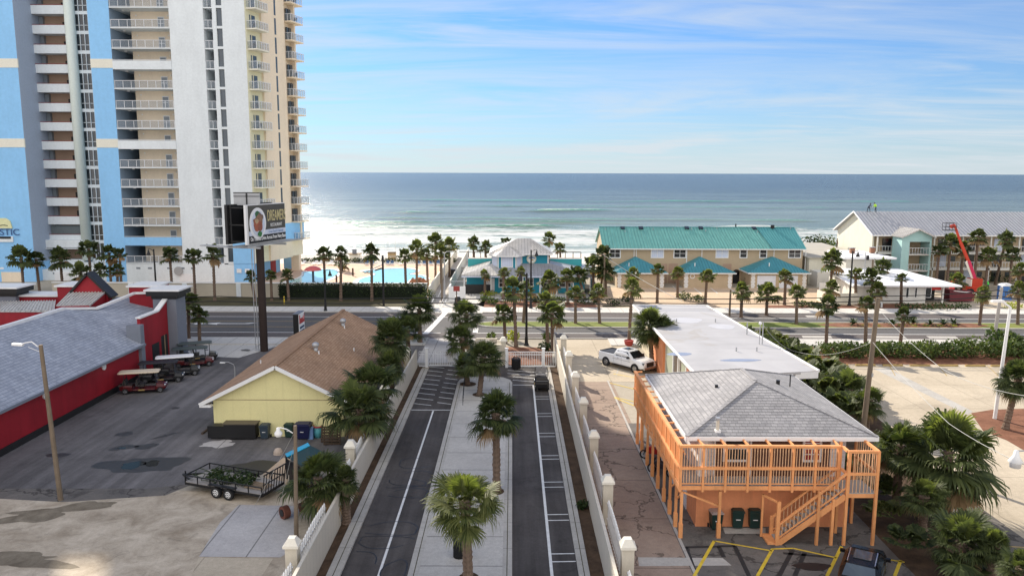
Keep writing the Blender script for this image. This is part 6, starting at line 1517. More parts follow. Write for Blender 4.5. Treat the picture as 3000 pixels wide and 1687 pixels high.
arm(t,[tp,PY(2932,880,p.y),PY(2914,884,p.y)],.09,'trim_white'); MB().obox(PY(2922,882,p.y),.9,.3,.16).build('lamp_head', m['trim_white'], t)
q=PY(2976,1345,30.); t=thing('hanging_lamp','white bell-shaped lamp reaching in from the right edge over the lot','light',(q.x+3,30,0)); MB().cyl((q.x+3,30,0),(q.x+3,30,q.z+.45),.1,.08,10).build('pole', m['wood_pole'], t)
arm(t,[(q.x+3,30,q.z+.4),(q.x,30,q.z+.35)],.03,'galv'); MB().lathe((q.x,30,q.z-.35),[(0,0),(.2,.02),(.22,.2),(.28,.25),(.12,.5),(.08,.72),(0,.74)],14).build('lamp_head', m['trim_white'], t, smooth=True)
def wire(pts, label, r=.02, mat='wire', sag=.5, n=14):
    b = MB(); P_ = []
    for a,c in zip(pts[:-1],pts[1:]):
        a=Vector(a); c=Vector(c)
        for i in range(n): s=i/n; P_.append(a.lerp(c,s)-Vector((0,0,4*sag*s*(1-s))))
    P_.append(Vector(pts[-1])); b.tube(P_,r,5); tag(b.build('overhead_wire', m[mat]), label, 'wire'); 
for k,dy in enumerate((0,14)):
    zz=[PY(px,py+dy,84.) for px,py in ((-250,875),(640,868),(1240,872),(1900,874),(2571,867))]
    wire([*zz,cpt-V(0,0,.3+.6*k),V(60,84,cpt.z-1-.6*k)],('upper' if k==0 else 'lower')+' of the two dark overhead wires running along the near kerb',.05,'wire',.18)
ut=PY(2573,880,53.)
wire([PY(2556,1001,53.),PY(2780,1240,38.),PY(3060,1385,28.)],'white cable running from the wooden utility pole down across the right lot',.014,'wire_white',.15)
wire([PY(2575,905,53.),PY(2760,1080,40.),PY(3010,1160,30.)],'thin pale cable from the top of the utility pole towards the right edge',.012,'wire_white',.2)
wire([V(mst.x,mst.y,FZ+1.7),V(mst.x+2.5,mst.y-2,4.2),PY(2556,1001,53.)],'white cable from the roof mast over the palmettos to the utility pole',.014,'wire_white',.5)
wire([wp1,V(17.5,112,4.4),V(22,100,2.6)],'white guy wire slanting down from the pole by the townhouses',.035,'wire_white',.1)
for k,(a,c) in enumerate((((865,1262),(746,1482)),((862,1300),(812,1510)))): q0=P(868,1576); wire([PY(a[0],a[1],q0.y),P(*c)],('left' if k==0 else 'right')+' pale stay cable slanting from the wooden pole to the trailer end',.01,'wire_white',.0,2)
# ================================================================== BILLBOARD
bbY=82.; bx=PY(773,1000,bbY).x
bb=thing('billboard','tall roadside billboard with a food plate and gold lettering on a steel pole','billboard',(bx,bbY,0))
MB().cyl((bx,bbY,0),(bx,bbY,11.3),.41,.41,18).build('pole', plain('rust_brown',(.035,.022,.018),.8,.15,1), bb)
MB().box(bx-.9,bx-.84,bbY-.1,bbY,0,11.3).box(bx-.62,bx-.56,bbY-.1,bbY,0,11.3).build('ladder', m['galv'], bb)
A0=Vector((-26.9,79.5,0)); B0=Vector((-25.0,86.6,0)); dv=(B0-A0).normalized(); nv=Vector((dv.y,-dv.x,0)); W_=(B0-A0).length; zb,zt=11.55,15.6
ang=math.atan2(dv.y,dv.x); RB=Matrix.Rotation(ang,4,'Z')@RX
def bp(u,z,o=0): q=A0+dv*u+nv*o; return Vector((q.x,q.y,z))
def bquad(b,u0,u1,z0,z1,o,th=.03): c=bp((u0+u1)/2,(z0+z1)/2,o); b.obox(c,u1-u0,th,z1-z0,ang); return b
bquad(MB(),0,W_,zb,zt,-.12,.24).build('panel', m['trim_white'], bb)
bf=bquad(MB(),.35,W_-.08,zb+.08,zt-.08,.02).build('face', plain('board_dark',(.075,.07,.06),.5,.1,1), bb)
bquad(MB(),.36,W_-.09,zb+.86,zb+1.35,.045).build('pale_stripe', plain('board_pale',(.62,.67,.78),.5), bb)
bquad(MB(),.36,W_-.09,zb+.1,zb+.85,.045).build('black_stripe', m['black_plastic'], bb)
def disc(u,z,ru,rz,o,mat,name,jit=0,seed=0,n=30):
    rg=random.Random(seed); b=MB(); pts=[]
    for k in range(n): t_=k*2*math.pi/n; j=1+jit*(rg.random()-.5); pts.append((u+ru*j*math.cos(t_), z+rz*j*math.sin(t_)))
    f_=[bp(a,c,o) for a,c in pts]; k_=[bp(a,c,o-.03) for a,c in pts]; b.add(f_+k_,[tuple(range(n)),tuple(range(2*n-1,n-1,-1))]+[(i,n+i,n+(i+1)%n,(i+1)%n) for i in range(n)]); return b.build(name,mat,bb)
disc(1.95,zb+2.1,1.5,1.62,.08,m['white'],'plate'); disc(1.95,zb+2.1,1.2,1.3,.11,plain('plate_inner',(.60,.66,.78),.5),'plate_inner')
for u,z,ru,rz,col_,s_ in ((1.85,zb+2.9,.42,.5,(.04,.14,.06),1),(2.3,zb+2.75,.5,.4,(.20,.13,.10),2),(1.9,zb+2.2,.85,.75,(.28,.16,.10),3),(1.7,zb+1.9,.55,.7,(.42,.13,.07),4),(2.2,zb+1.75,.4,.5,(.30,.10,.06),5),(1.6,zb+2.35,.3,.25,(.5,.35,.2),6),(2.1,zb+1.0,.38,.3,(.05,.20,.06),7)):
    disc(u,z,ru,rz,.13+.01*s_,plain('food_%d'%s_,col_,.6,.25,4),'food',.35,s_,16)
gold=plain('gold_letters',(.62,.54,.28),.5)
q=bp(3.75,zb+2.25,.06); text('lettering','DREAMERS',gold,q,1.62,RB,bb,.01,'LEFT',.46,.012)
q=bp(4.3,zb+1.62,.06); text('lettering','RESTAURANT',m['trim_white'],q,.50,RB,bb,.01,'LEFT',.74)
q=bp(3.9,zb+.98,.075); text('lettering','Great Food & Fantastic',plain('blue_letters',(.25,.36,.55),.5),q,.42,RB,bb,.01,'LEFT',.72)
q=bp(.55,zb+.34,.075); text('lettering','On Thomas Drive Across From Navy Base',m['trim_white'],q,.56,RB,bb,.01,'LEFT',.68,.008)
# second face seen from its edge, struts, rear extension, catwalk
A1_=Vector((-29.2,80.2,0)); B1_=Vector((-26.8,87.5,0)); d1=(B1_-A1_).normalized(); c1=(A1_+B1_)/2
MB().obox((c1.x,c1.y,(zb+zt)/2),(B1_-A1_).length,.3,zt-zb,math.atan2(d1.y,d1.x)).build('rear_panel', m['black_metal'], bb)
b=MB()
for z in (zb+.3,zb+2,zt-.3): 
    for u in (.3,2.5,5,7): b.beam(bp(u,z,-.25),A1_+d1*u+Vector((0,0,z)),.12,.12)
for u in (.4,2.6,5.1): b.beam(bp(u,zb-.1,-.35),bp(u,zt,-.35),.15,.15).beam(A1_+d1*u+Vector((.25,0,zb)),A1_+d1*u+Vector((.25,0,zt)),.15,.15)
b.build('steel_frame', m['black_metal'], bb)
b=MB().obox((c1.x+.9,c1.y-1.5,zb+2),1.9,.1,zt-zb-.1,0).build('dark_gap', m['black_metal'], bb)  # black sheet painting in the shaded gap between the two faces
b=MB().beam(bp(-1.3,zb-.12,-.9),bp(W_+1.6,zb-.12,-.1),.9,.1).beam(bp(-1.3,zb-.12,-.9),Vector((-31.8,80.6,zb-.12)),.9,.1).beam(bp(-1.3,zb-.02,1.0),bp(W_+1.6,zb-.02,1.2),.14,.14).beam(bp(.6,zb-.3,1.1),bp(.6,zb-.3,-3),.2,.2).beam(bp(5.5,zb-.3,1.1),bp(5.5,zb-.3,-3),.2,.2)
b.build('catwalk', m['galv'], bb)
e0=PY(684,564,81.8); e1=PY(762,593,81.8)
MB().box(e0.x,e1.x,81.75,81.85,e1.z-.3,e0.z).build('top_extension', m['galv'], bb); MB().box(e0.x,e1.x,81.70,81.75,e0.z-.42,e0.z-.35).box(e0.x,e1.x,81.70,81.75,e0.z-.06,e0.z+.02).box((e0.x+e1.x)/2-.06,(e0.x+e1.x)/2+.06,81.66,81.75,e1.z-1,e0.z).build('extension_frame', m['black_metal'], bb)
# small road sign of the yellow building
sgx=PY(876,960,84.); s2=thing('road_sign','black-sided box sign with a red and white face behind the brown roof','sign',(sgx.x,84,0))
a=PY(858,921,83.5); c=PY(874,921,83.5); d_=PY(893,910,86.)
S0=Vector((c.x,83.5,0)); S1=Vector((d_.x,85.6,0)); zt2=a.z; zb2=1.1; wv=Vector((c.x-a.x,0,0))
MB().prism([(S0.x-wv.x,83.5),(S0.x,83.5),(S1.x,S1.y),(S1.x-wv.x,S1.y)],zb2,zt2).build('cabinet', m['black_metal'], s2); MB().prism([(S0.x-wv.x-.03,83.47),(S0.x+.03,83.47),(S1.x+.03,S1.y+.03),(S1.x-wv.x-.03,S1.y+.03)],zt2,zt2+.06).build('cabinet_top', m['pilaster'], s2)
sd_=(S1-S0); sl_=sd_.length; sd_.normalize(); sn=Vector((sd_.y,-sd_.x,0)); sa=math.atan2(sd_.y,sd_.x)
def sp_(u,z,o): q=S0+sd_*u+sn*o; return Vector((q.x,q.y,z))
def sq(u0,u1,z0,z1,o,mat,name): c=sp_((u0+u1)/2,(z0+z1)/2,o); return MB().obox(c,u1-u0,.03,z1-z0,sa).build(name,mat,s2)
sq(0,sl_,zb2,zt2,.02,m['trim_white'],'face'); sq(.15,sl_-.1,zb2+1.5,zt2-.15,.05,plain('sign_red',(.45,.04,.04),.5),'red_panel'); sq(.4,sl_-.4,zb2+2.1,zb2+2.55,.08,m['trim_white'],'word_block'); sq(1.3,sl_-.3,zt2-.75,zt2-.35,.08,plain('sign_pink',(.8,.3,.28),.5),'round_mark')
b=MB()
for k in range(3):
    for i in range(5): c=sp_(.25+i*(sl_-.4)/5+.15,zb2+.2+k*.42,.05); b.obox(c,(sl_-.4)/5*.75,.03,.24,sa)
b.build('letter_rows', plain('sign_ink',(.03,.07,.14),.5), s2)
MB().box(S0.x-.4,S0.x-.2,84,84.2,0,zb2).build('post', m['black_metal'], s2)

# ================================================================== VEHICLES
def wheel(b_par, x, y, r, w, name='wheel', rim='chrome'):
    t = MB().cyl((x,y-w/2,r),(x,y+w/2,r),r,r,22).build('wheel', m['rubber'], b_par)
    b = MB()
    for s in (-1,1):
        yy=y+s*(w/2); b.cyl((x,yy-s*.02,r),(x,yy+s*.012,r),r*.62,r*.55,16)
    ri = b.build('rim', m[rim], t)
    b = MB()
    for s in (-1,1):
        for k in range(6):
            a=k*math.pi/3+.3; b.obox((x+math.cos(a)*r*.38,y+s*(w/2+.016),r+math.sin(a)*r*.38),.10*r/.4,.01,.07*r/.4)
        b.cyl((x,y+s*(w/2),r),(x,y+s*(w/2+.03),r),r*.1,r*.1,8)
    b.build('rim_holes', m['black_plastic'], ri); return t
def loft(b, secs, mi=0, close=True):
    "secs: list of (x, [(y,z)...]) rings of equal count, joined along x"
    n=len(secs[0][1]); vs=[]; 
    for x,ring in secs: vs += [(x,y,z) for y,z in ring]
    f=[(k*n+i,k*n+(i+1)%n,(k+1)*n+(i+1)%n,(k+1)*n+i) for k in range(len(secs)-1) for i in range(n)]
    if close: f += [tuple(range(n-1,-1,-1)), tuple(range((len(secs)-1)*n,len(secs)*n))]
    return b.add(vs,f,mi)
def ring(w, z0, z1, tw=None, c=.08):
    tw = w if tw is None else tw
    return [(-w/2,z0+c),(-w/2+c*.5,z0),(w/2-c*.5,z0),(w/2,z0+c),(w/2,(z0+z1)/2),(tw/2,z1-c),(tw/2-c,z1),(-tw/2+c,z1),(-tw/2,z1-c),(-w/2,(z0+z1)/2)]
def place(t, loc, rz): t.location = loc; t.rotation_euler = (0,0,rz)
# --- white crew-cab pickup (nose +x)
tk = thing('pickup_truck','white crew-cab pickup parked under the twin palms','pickup truck')
tw_m = plain('truck_white',(.80,.81,.82),.2,.03,1,spec=.6)
b=MB(); loft(b,[(-2.92,ring(1.86,.62,1.15)),(-2.85,ring(1.98,.50,1.36)),(-.95,ring(2.0,.45,1.38)),(-.9,ring(2.0,.45,1.24)),(1.25,ring(2.0,.45,1.22)),(1.5,ring(2.0,.45,1.30)),(2.6,ring(1.94,.48,1.22,1.75)),(2.86,ring(1.80,.55,1.12,1.6)),(2.95,ring(1.66,.62,1.0,1.45))])
tb=b.build('body',tw_m,tk)
MB().box(-2.72,-1.02,-.78,.78,1.30,1.385).build('cargo_bed', m['black_plastic'], tk)
b=MB().box(-2.8,-2.72,-.9,.9,1.37,1.43).box(-2.8,-.98,-.93,-.82,1.37,1.43).box(-2.8,-.98,.82,.93,1.37,1.43); b.build('bed_rail', m['black_plastic'], tk)
b=MB(); loft(b,[(-.93,ring(1.84,1.2,1.35,1.8,.03)),(-.72,ring(1.84,1.2,1.88,1.5)),(-.2,ring(1.86,1.2,1.94,1.52)),(.55,ring(1.86,1.2,1.92,1.52)),(.85,ring(1.86,1.2,1.84,1.5)),(1.62,ring(1.86,1.2,1.27,1.75,.02))]); cab=b.build('cab',tw_m,tk)
MB().add([(.93,-.68,1.82),(.93,.68,1.82),(1.58,.80,1.33),(1.58,-.80,1.33)],[(0,1,2,3)]).build('windscreen', m['glass'], tk)
for s in (-1,1):
    def gl(pts,name): MB().add([(x,s*y,z) for x,y,z in pts],[(0,1,2,3) if s<0 else (3,2,1,0)]).build(name, m['glass'], tk)
    gl([(-.62,.95,1.30),(.12,.95,1.30),(.12,.80,1.80),(-.50,.80,1.80)],'side_window'); gl([(.2,.95,1.30),(1.22,.95,1.30),(.82,.80,1.80),(.2,.80,1.80)],'side_window')
    MB().obox((1.08,s*1.12,1.36),.14,.24,.2).build('wing_mirror', m['black_plastic'], tk)
    for wx in (-1.88,1.88): 
        bb_=MB(); bb_.cyl((wx,s*.99,.42),(wx,s*1.012,.42),.5,.5,22); bb_.build('wheel_arch', m['black_plastic'], tk); wheel(tk,wx,s*.90,.42,.27)
    MB().obox((2.80,s*.72,.98),.16,.34,.22).build('headlight', m['glass_blue'], tk); MB().obox((-2.9,s*.86,1.12),.08,.16,.36).build('tail_light', plain('tail_red',(.35,.02,.02),.3), tk)
    MB().box(-1.0,1.3,s*1.003-.004,s*1.003+.004,.95,.98).box(.15,.165,s*1.003-.004,s*1.003+.004,.55,1.24).box(-.85,-.835,s*1.003-.004,s*1.003+.004,.55,1.24).box(-.4,-.2,s*1.01-.01,s*1.01+.01,1.08,1.11).build('door_seam', m['pilaster'], tk)
    MB().box(-1.2,1.25,s*1.0-.08,s*1.0+.1,.36,.42).build('side_step', m['black_metal'], tk)
MB().obox((2.93,0,.88),.08,1.0,.40).build('grille', m['black_plastic'], tk); MB().box(2.86,3.02,-.86,.86,.45,.66).build('front_bumper', m['chrome'], tk); MB().box(-3.02,-2.9,-.9,.9,.5,.68).build('rear_bumper', m['chrome'], tk)
MB().box(-.28,.5,-.42,.42,1.93,1.955).build('sunroof', m['glass_blue'], tk)
r0=P(1776,1071); f0=P(1857,1092); ctr=(r0+f0)/2; ang_=math.atan2(f0.y-r0.y,f0.x-r0.x); off=Vector((-math.sin(ang_),math.cos(ang_),0))*1.0
place(tk,(ctr+off)[:],ang_)
# --- black car seen from behind (nose +x)
bc = thing('parked_car','black hatchback parked nose-in beside the yellow lines, roof seen from above','car')
cm = plain('car_black',(.006,.006,.007),.25,.05,1,spec=.35)
b=MB(); loft(b,[(-2.2,ring(1.5,.5,.9)),(-2.1,ring(1.74,.3,1.0)),(-1.2,ring(1.82,.25,1.02)),(1.0,ring(1.82,.25,.98)),(1.9,ring(1.74,.28,.86,1.5)),(2.25,ring(1.5,.36,.7,1.3))]); b.build('body',cm,bc,smooth=False)
b=MB(); loft(b,[(-2.02,ring(1.6,.9,1.02,1.5,.02)),(-1.35,ring(1.68,.9,1.42,1.22)),(-.7,ring(1.7,.9,1.50,1.24)),(.1,ring(1.7,.9,1.47,1.22)),(.35,ring(1.7,.9,1.40,1.2)),(1.15,ring(1.66,.88,1.0,1.5,.02))]); b.build('cabin',cm,bc)
MB().add([(-1.40,-.60,1.405),(-1.40,.60,1.405),(-1.96,.70,1.06),(-1.96,-.70,1.06)],[(3,2,1,0)]).build('rear_window', m['glass_blue'], bc)
MB().add([(.40,-.56,1.395),(.40,.56,1.395),(1.12,.72,1.02),(1.12,-.72,1.02)],[(0,1,2,3)]).build('windscreen', m['glass'], bc)
MB().box(-.9,.0,-.38,.38,1.49,1.515).build('sunroof', m['glass_blue'], bc)
for s in (-1,1):
    MB().add([(-1.3,s*.86,1.0),(.75,s*.86,1.0),(.3,s*.66,1.38),(-1.1,s*.66,1.40)],[(0,1,2,3) if s<0 else (3,2,1,0)]).build('side_window', m['glass'], bc)
    MB().obox((.62,s*1.0,1.02),.14,.22,.14).build('wing_mirror', cm, bc); MB().obox((-2.12,s*.68,.86),.12,.3,.18).build('tail_light', plain('tail_red2',(.5,.02,.02),.3), bc)
    MB().beam((-1.3,s*.58,1.47),(.0,s*.58,1.53),.04,.04).build('roof_rail', m['chrome'], bc)
    for wx in (-1.35,1.4): wheel(bc,wx,s*.80,.32,.2)
place(bc,(16.55,34.6,.01),R(60))
# --- golf carts
def golf_cart(label, roof=(.7,.62,.5), body=(.05,.008,.01), rows=2):
    t = thing('golf_cart', label, 'golf cart', group='golf carts parked beside the red shop'); bm_ = plain('cart_body', body, .3, .05, 2); rm = plain('cart_roof', roof, .5, .04, 2)
    L=1.15+.35*rows
    b=MB(); loft(b,[(-L,ring(1.0,.35,.7)),(-L+.3,ring(1.2,.28,.78)),(-L+1.0,ring(1.2,.28,.72)),(-L+1.05,ring(1.2,.28,.40)),(L-.9,ring(1.2,.28,.40)),(L-.75,ring(1.2,.28,.85,1.1)),(L-.2,ring(1.15,.3,.75,1.0)),(L,ring(.9,.4,.6,.8))]); b.build('body',bm_,t)
    b=MB()
    for s in (-1,1):
        for x in (L-.75,-.2,-L+.35): b.beam((x,s*.56,.4),(x*.97,s*.55,1.8),.04,.04)
    b.build('roof_posts',m['black_metal'],t)
    b=MB(); loft(b,[(-L-.1,ring(1.05,1.79,1.86,.95,.02)),(-L+.05,ring(1.22,1.78,1.90,1.1,.02)),(L-.7,ring(1.22,1.78,1.90,1.1,.02)),(L-.5,ring(1.05,1.79,1.86,.95,.02))]); b.build('roof',rm,t)
    sm_=plain('cart_seat',(.05,.045,.04),.6)
    for i in range(rows):
        x=-L+.75+i*.95; MB().box(x-.25,x+.25,-.5,.5,.62,.76).obox((x-.3,0,1.0),.1,1.0,.45,0,0,0,R(-10)).build('seat',sm_,t)
    MB().box(-L-.1,-L+.25,-.5,.5,.7,.78).obox((-L+.3,0,.98),.08,1.0,.4,0,0,0,R(8)).build('rear_seat',sm_,t)
    MB().lathe((L-1.05,.25,.95),[(.17,0),(.19,.02),(.17,.04)],12).build('steering_wheel',m['black_metal'],t)
    MB().add([(L-.72,-.54,.85),(L-.72,.54,.85),(L-.82,.54,1.7),(L-.82,-.54,1.7)],[(0,1,2,3)]).build('windscreen',m['t_rail'],t)
    for s in (-1,1):
        MB().obox((L-.08,s*.36,.66),.08,.16,.1).build('headlight',m['trim_white'],t); MB().obox((-.1,s*.605,.34),.5,.02,.12).build('name_plate',m['worn_yellow'],t)
        for wx in (-L+.45,L-.45): wheel(t,wx,s*.52,.26,.22)
    return t
cream=(.62,.52,.38)
carts=[((1165,745),cream,(.09,.008,.01),'golf cart with a cream roof, nearest along the red wall',2,0),
       ((1330,655),(.02,.02,.025),(.02,.02,.022),'black golf cart with a dark roof beside the cream-roofed one',2,2),
       ((1470,600),(.80,.80,.80),(.03,.03,.03),'golf cart with a bright white roof in the row by the red shop',2,4),
       ((1600,520),(.05,.07,.07),(.09,.008,.01),'dark-roofed golf cart with red body near the shop doorway',2,6),
       ((1640,470),(.06,.08,.08),(.02,.02,.02),'farthest golf cart of the row, roof dark green-grey',2,8)]
for (ax,ay),rc,bc_,lb,rows,k in carts:
    t = golf_cart(lb,rc,bc_,rows); q=P(*A(ax,ay)); place(t,(q.x+.15,q.y+1.0,0),R(14 if k<3 else 20))
gc = golf_cart('black golf cart with grey seats standing in the right lane of the drive',(.02,.02,.02),(.012,.012,.013),1); gc['group']='golf cart in the drive'; del gc['group']
for ch in kids(gc):
    if ch.name.startswith('roof'): bpy.data.objects.remove(ch)
MB().box(-1.3,-.9,-.62,.62,.3,.95).box(-1.28,-.92,-.6,.6,.95,1.0).build('rear_box', m['black_plastic'], gc, world=False)
MB().beam((-1.31,-.5,.93),(-1.31,.5,.93),.03,.03).build('rear_bar', m['galv'], gc, world=False)
fr = MB()
for s in (-1,1): fr.tube([(.2,s*.55,.9),(.45,s*.58,1.35),(.55,s*.5,1.75)],.03,6)
fr.tube([(.55,-.5,1.75),(.55,.5,1.75)],.03,6); fr.build('roll_frame', m['black_metal'], gc, world=False)
MB().obox((.5,-.26,1.5),.06,.44,.55,0,0,0,R(-15)).obox((.5,.26,1.5),.06,.44,.55,0,0,0,R(-15)).obox((.32,0,1.08),.3,1.0,.1).build('seat_backs', plain('seat_grey',(.30,.29,.29),.7), gc, world=False)
text('lettering','TURN TO WAIT',m['trim_white'],(-1.32,.36,.62),.12,Matrix.Rotation(R(-90),4,'Z')@RX,None,.003,'LEFT',.9).parent = gc
place(gc,(2.65,68.0,.01),R(90))
# --- motorbikes under the deck
def bike(label,x,y,rz,colr):
    t=thing('motorbike',label,'motorbike',group='motorbikes under the orange deck')
    for wx in (-.68,.68):
        b=MB(); 
        for k in range(20): a0=k*math.pi/10; a1=(k+1)*math.pi/10; b.beam((wx+.27*math.cos(a0),0,.3+.27*math.sin(a0)),(wx+.27*math.cos(a1),0,.3+.27*math.sin(a1)),.1,.07)
        w_=b.build('wheel',m['rubber'],t); MB().cyl((wx,-.04,.3),(wx,.04,.3),.2,.2,12).build('rim',m['galv'],w_)
    b=MB(); loft(b,[(-.85,ring(.2,.7,.8)),(-.3,ring(.34,.5,.86)),(.25,ring(.36,.45,.98)),(.55,ring(.2,.6,.8))]); b.build('body',plain('bike_paint',colr,.3),t)
    MB().box(-.75,0,-.14,.14,.82,.9).build('saddle',m['black_plastic'],t); MB().beam((.45,-.35,1.05),(.45,.35,1.05),.04,.04).beam((.7,-.08,.3),(.45,-.08,1.05),.04,.04).beam((.7,.08,.3),(.45,.08,1.05),.04,.04).build('handlebar',m['black_metal'],t)
    place(t,(x,y,0),rz)
bike('red motorbike parked under the deck, nearer the drive',9.5,50.2,R(150),(.4,.02,.02)); bike('dark motorbike parked deeper under the deck',9.5,47.6,R(140),(.03,.03,.04))
# --- utility trailer with cut branches
tr_l = thing('utility_trailer','black open utility trailer with white wheels, loaded with cut branches','trailer')
b=MB().box(-2.75,2.75,-1.05,1.05,.52,.6); b.build('deck_boards', plain('grey_boards',(.36,.33,.30),.9,.2,2), tr_l)
b=MB()
for s in (-1,1):
    b.beam((-2.75,s*1.05,.5),(2.75,s*1.05,.5),.08,.14).beam((-2.75,s*1.05,1.0),(2.75,s*1.05,1.0),.06,.06)
    for k in range(7): x=-2.75+k*5.5/6; b.beam((x,s*1.05,.5),(x,s*1.05,1.0),.05,.05)
b.beam((-2.75,-1.05,.5),(-2.75,1.05,.5),.08,.14).beam((-2.75,-1.05,1.0),(-2.75,1.05,1.0),.06,.06).beam((2.75,-1.05,.5),(2.75,1.05,.5),.08,.14)
b.beam((-2.75,-.6,.5),(-3.9,0,.5),.08,.1).beam((-2.75,.6,.5),(-3.9,0,.5),.08,.1).beam((-3.7,0,.1),(-3.7,0,.75),.06,.06); b.build('frame', m['black_metal'], tr_l)
b=MB(); [b.beam((2.78,-1+i*.25,.5),(2.95,-1+i*.25,1.75),.04,.04) for i in range(9)]; b.beam((2.95,-1.05,1.75),(2.95,1.05,1.75),.06,.06).beam((2.87,-1.05,1.15),(2.87,1.05,1.15),.05,.05); b.build('ramp_gate', m['black_metal'], tr_l)
for s in (-1,1):
    MB().box(-.85,1.05,s*1.2-.14,s*1.2+.14,.74,.79).build('mudguard', m['black_metal'], tr_l)
    for wx in (-.33,.55): wheel(tr_l,wx,s*1.2,.34,.2,rim='trim_white')
place(tr_l,(-16.6,44.9,0),R(-20))
dbr = MB(); rng=random.Random(77)
for i in range(90):
    x=rng.uniform(-2.4,1.4); y=rng.uniform(-.85,.85); a=rng.uniform(0,6.3); p_=Vector((x,y,.64+rng.uniform(0,.25))); dbr.beam(p_,p_+Vector((math.cos(a)*.5,math.sin(a)*.5,rng.uniform(0,.25))),.03)
for k in range(6): leafblob(dbr,(rng.uniform(-2.2,1.3),rng.uniform(-.6,.6),.8),.5,.35,.2,90,.2,rng)
o=dbr.build('branch_pile', m['hedge']); tag(o,'pile of cut branches and fronds lying in the utility trailer','branches'); o['kind']='stuff'; place(o,(-16.6,44.9,.02),R(-20))
b=MB(); [b.beam((1.2,-.6+i*.2,.66),(2.6,-.6+i*.2,.66),.07,.05) for i in range(5)]; o=tag(b.build('timber_stack', m['wood']),'loose pale timber slats at the ramp end of the trailer','timber'); place(o,(-16.6,44.9,.02),R(-20))
# ================================================================== SMALL THINGS
def bin_(x,y,label,rz=0,col_=(.012,.035,.03),lid=None,h=1.05,w=.62,group=None,z=0):
    t=thing('wheelie_bin',label,'bin',group=group); mm=plain('bin_plastic',col_,.45,.1,3); lm=mm if lid is None else plain('bin_lid',lid,.5)
    MB().add([(-w*.4,-w*.42,.08),(w*.4,-w*.42,.08),(w*.4,w*.42,.08),(-w*.4,w*.42,.08),(-w*.5,-w*.55,h-.1),(w*.5,-w*.55,h-.1),(w*.5,w*.55,h-.1),(-w*.5,w*.55,h-.1)],[(3,2,1,0),(4,5,6,7),(0,1,5,4),(1,2,6,5),(2,3,7,6),(3,0,4,7)]).build('body',mm,t)
    MB().box(-w*.54,w*.54,-w*.62,w*.6,h-.1,h-.03).box(-w*.42,w*.42,-w*.5,w*.5,h-.03,h+.02).build('lid',lm,t)
    MB().beam((-w*.4,w*.66,h-.12),(w*.4,w*.66,h-.12),.04,.04).build('handle',mm,t)
    MB().box(-.12,.12,-w*.56,-w*.54,h*.52,h*.56).build('sticker',m['trim_white'],t)
    for s in (-1,1): MB().cyl((s*w*.48,w*.42,.12),(s*w*.58,w*.42,.12),.12,.12,12).build('wheel',m['rubber'],t)
    place(t,(x,y,z),rz); return t
q=P(*Z(945,1095)); bin_(q.x,q.y+.35,'wheelie bin with a pale brown lid before the orange wall',R(4),lid=(.42,.33,.30))
q=P(*Z(1115,1088)); bin_(q.x,q.y+.35,'dark green wheelie bin, left of the pair before the orange wall',R(-4),z=.03); q=P(*Z(1250,1090)); bin_(q.x,q.y+.35,'dark green wheelie bin, right of the pair before the orange wall',R(-3),z=.03)
def litter(x,y,label,r=.34,h=1.05):
    t=thing('litter_bin',label,'litter bin',(x,y,0)); b=MB()
    for k in range(26): a=k*math.pi/13; b.box(x+r*math.cos(a)-.025,x+r*math.cos(a)+.025,y+r*math.sin(a)-.025,y+r*math.sin(a)+.025,.14,h)
    b.build('slats',m['black_metal'],t); MB().cyl((x,y,.16),(x,y,h-.12),r*.92,r*.92,20).build('liner',m['black_plastic'],t)
    b=MB(); b.lathe((x,y,h-.02),[(r*1.05,0),(r*1.08,.05),(r*.8,.10),(r*.62,.02)],24); b.tube([(x-r*.9,y,h),(x-r*.5,y,h+.2),(x,y,h+.14),(x+r*.5,y,h+.2),(x+r*.9,y,h)],.025,6); b.build('rim_and_hoop',m['black_metal'],t); return t
q=P(1346,1645); litter(q.x,q.y+.3,'black slatted litter bin beside the foreground palm trunk',.30,1.0)
q=P(1512,1085); litter(q.x,q.y+.3,'black litter bin in front of the right gate',.42,1.1)
# bike rack / dark post row in the island
t=thing('black_rack','thin black metal rack on the island below the small palm','rack',(*G2(1360,1150),.13)); b=MB(); p0=P(1361,1122,.13); p1=P(1356,1187,.13)
b.beam(p0+V(0,0,.75),p1+V(0,0,.75),.04,.04); [b.beam(p0.lerp(p1,k/7),p0.lerp(p1,k/7)+V(0,0,.75),.035,.035) for k in range(8)]; b.build('rack_bars',m['black_metal'],t)
# pallets, tank, bins and clutter behind the yellow building
Yw=54.5
def C5(x,y): return P(500+x/2.6986,1150+y/2.6986)
q=C5(545,375); t=thing('grease_tank','dark steel waste tank with a brown lid against the yellow wall','tank',(q.x,q.y,0))
MB().box(-1.1+q.x,q.x+1.15,q.y,q.y+1.2,.12,1.15).box(q.x-2.3,q.x-1.12,q.y+.1,q.y+1.1,.12,1.0).build('body',m['black_metal'],t); MB().box(q.x-1.2,q.x+1.25,q.y-.05,q.y+1.25,1.15,1.22).build('lid',plain('lid_brown',(.12,.10,.07),.6),t)
for dx in (-.3,.25): MB().cyl((q.x+dx,q.y+.9,1.22),(q.x+dx,q.y+.9,1.5),.06,.06,8).box(q.x+dx-.12,q.x+dx+.12,q.y+.85,q.y+.95,1.5,1.56).build('valve',m['galv'],t)
q=C5(735,375); bin_(q.x,q.y+.4,'blue-grey wheelie bin right of the dark tank',0,(.04,.06,.08)); q=C5(390,340); MB_=MB().box(q.x-.1,q.x+.12,q.y,q.y+.3,0,.9); tag(MB_.build('gas_meter',m['siding_white']),'pale box at the left foot of the yellow wall','box')
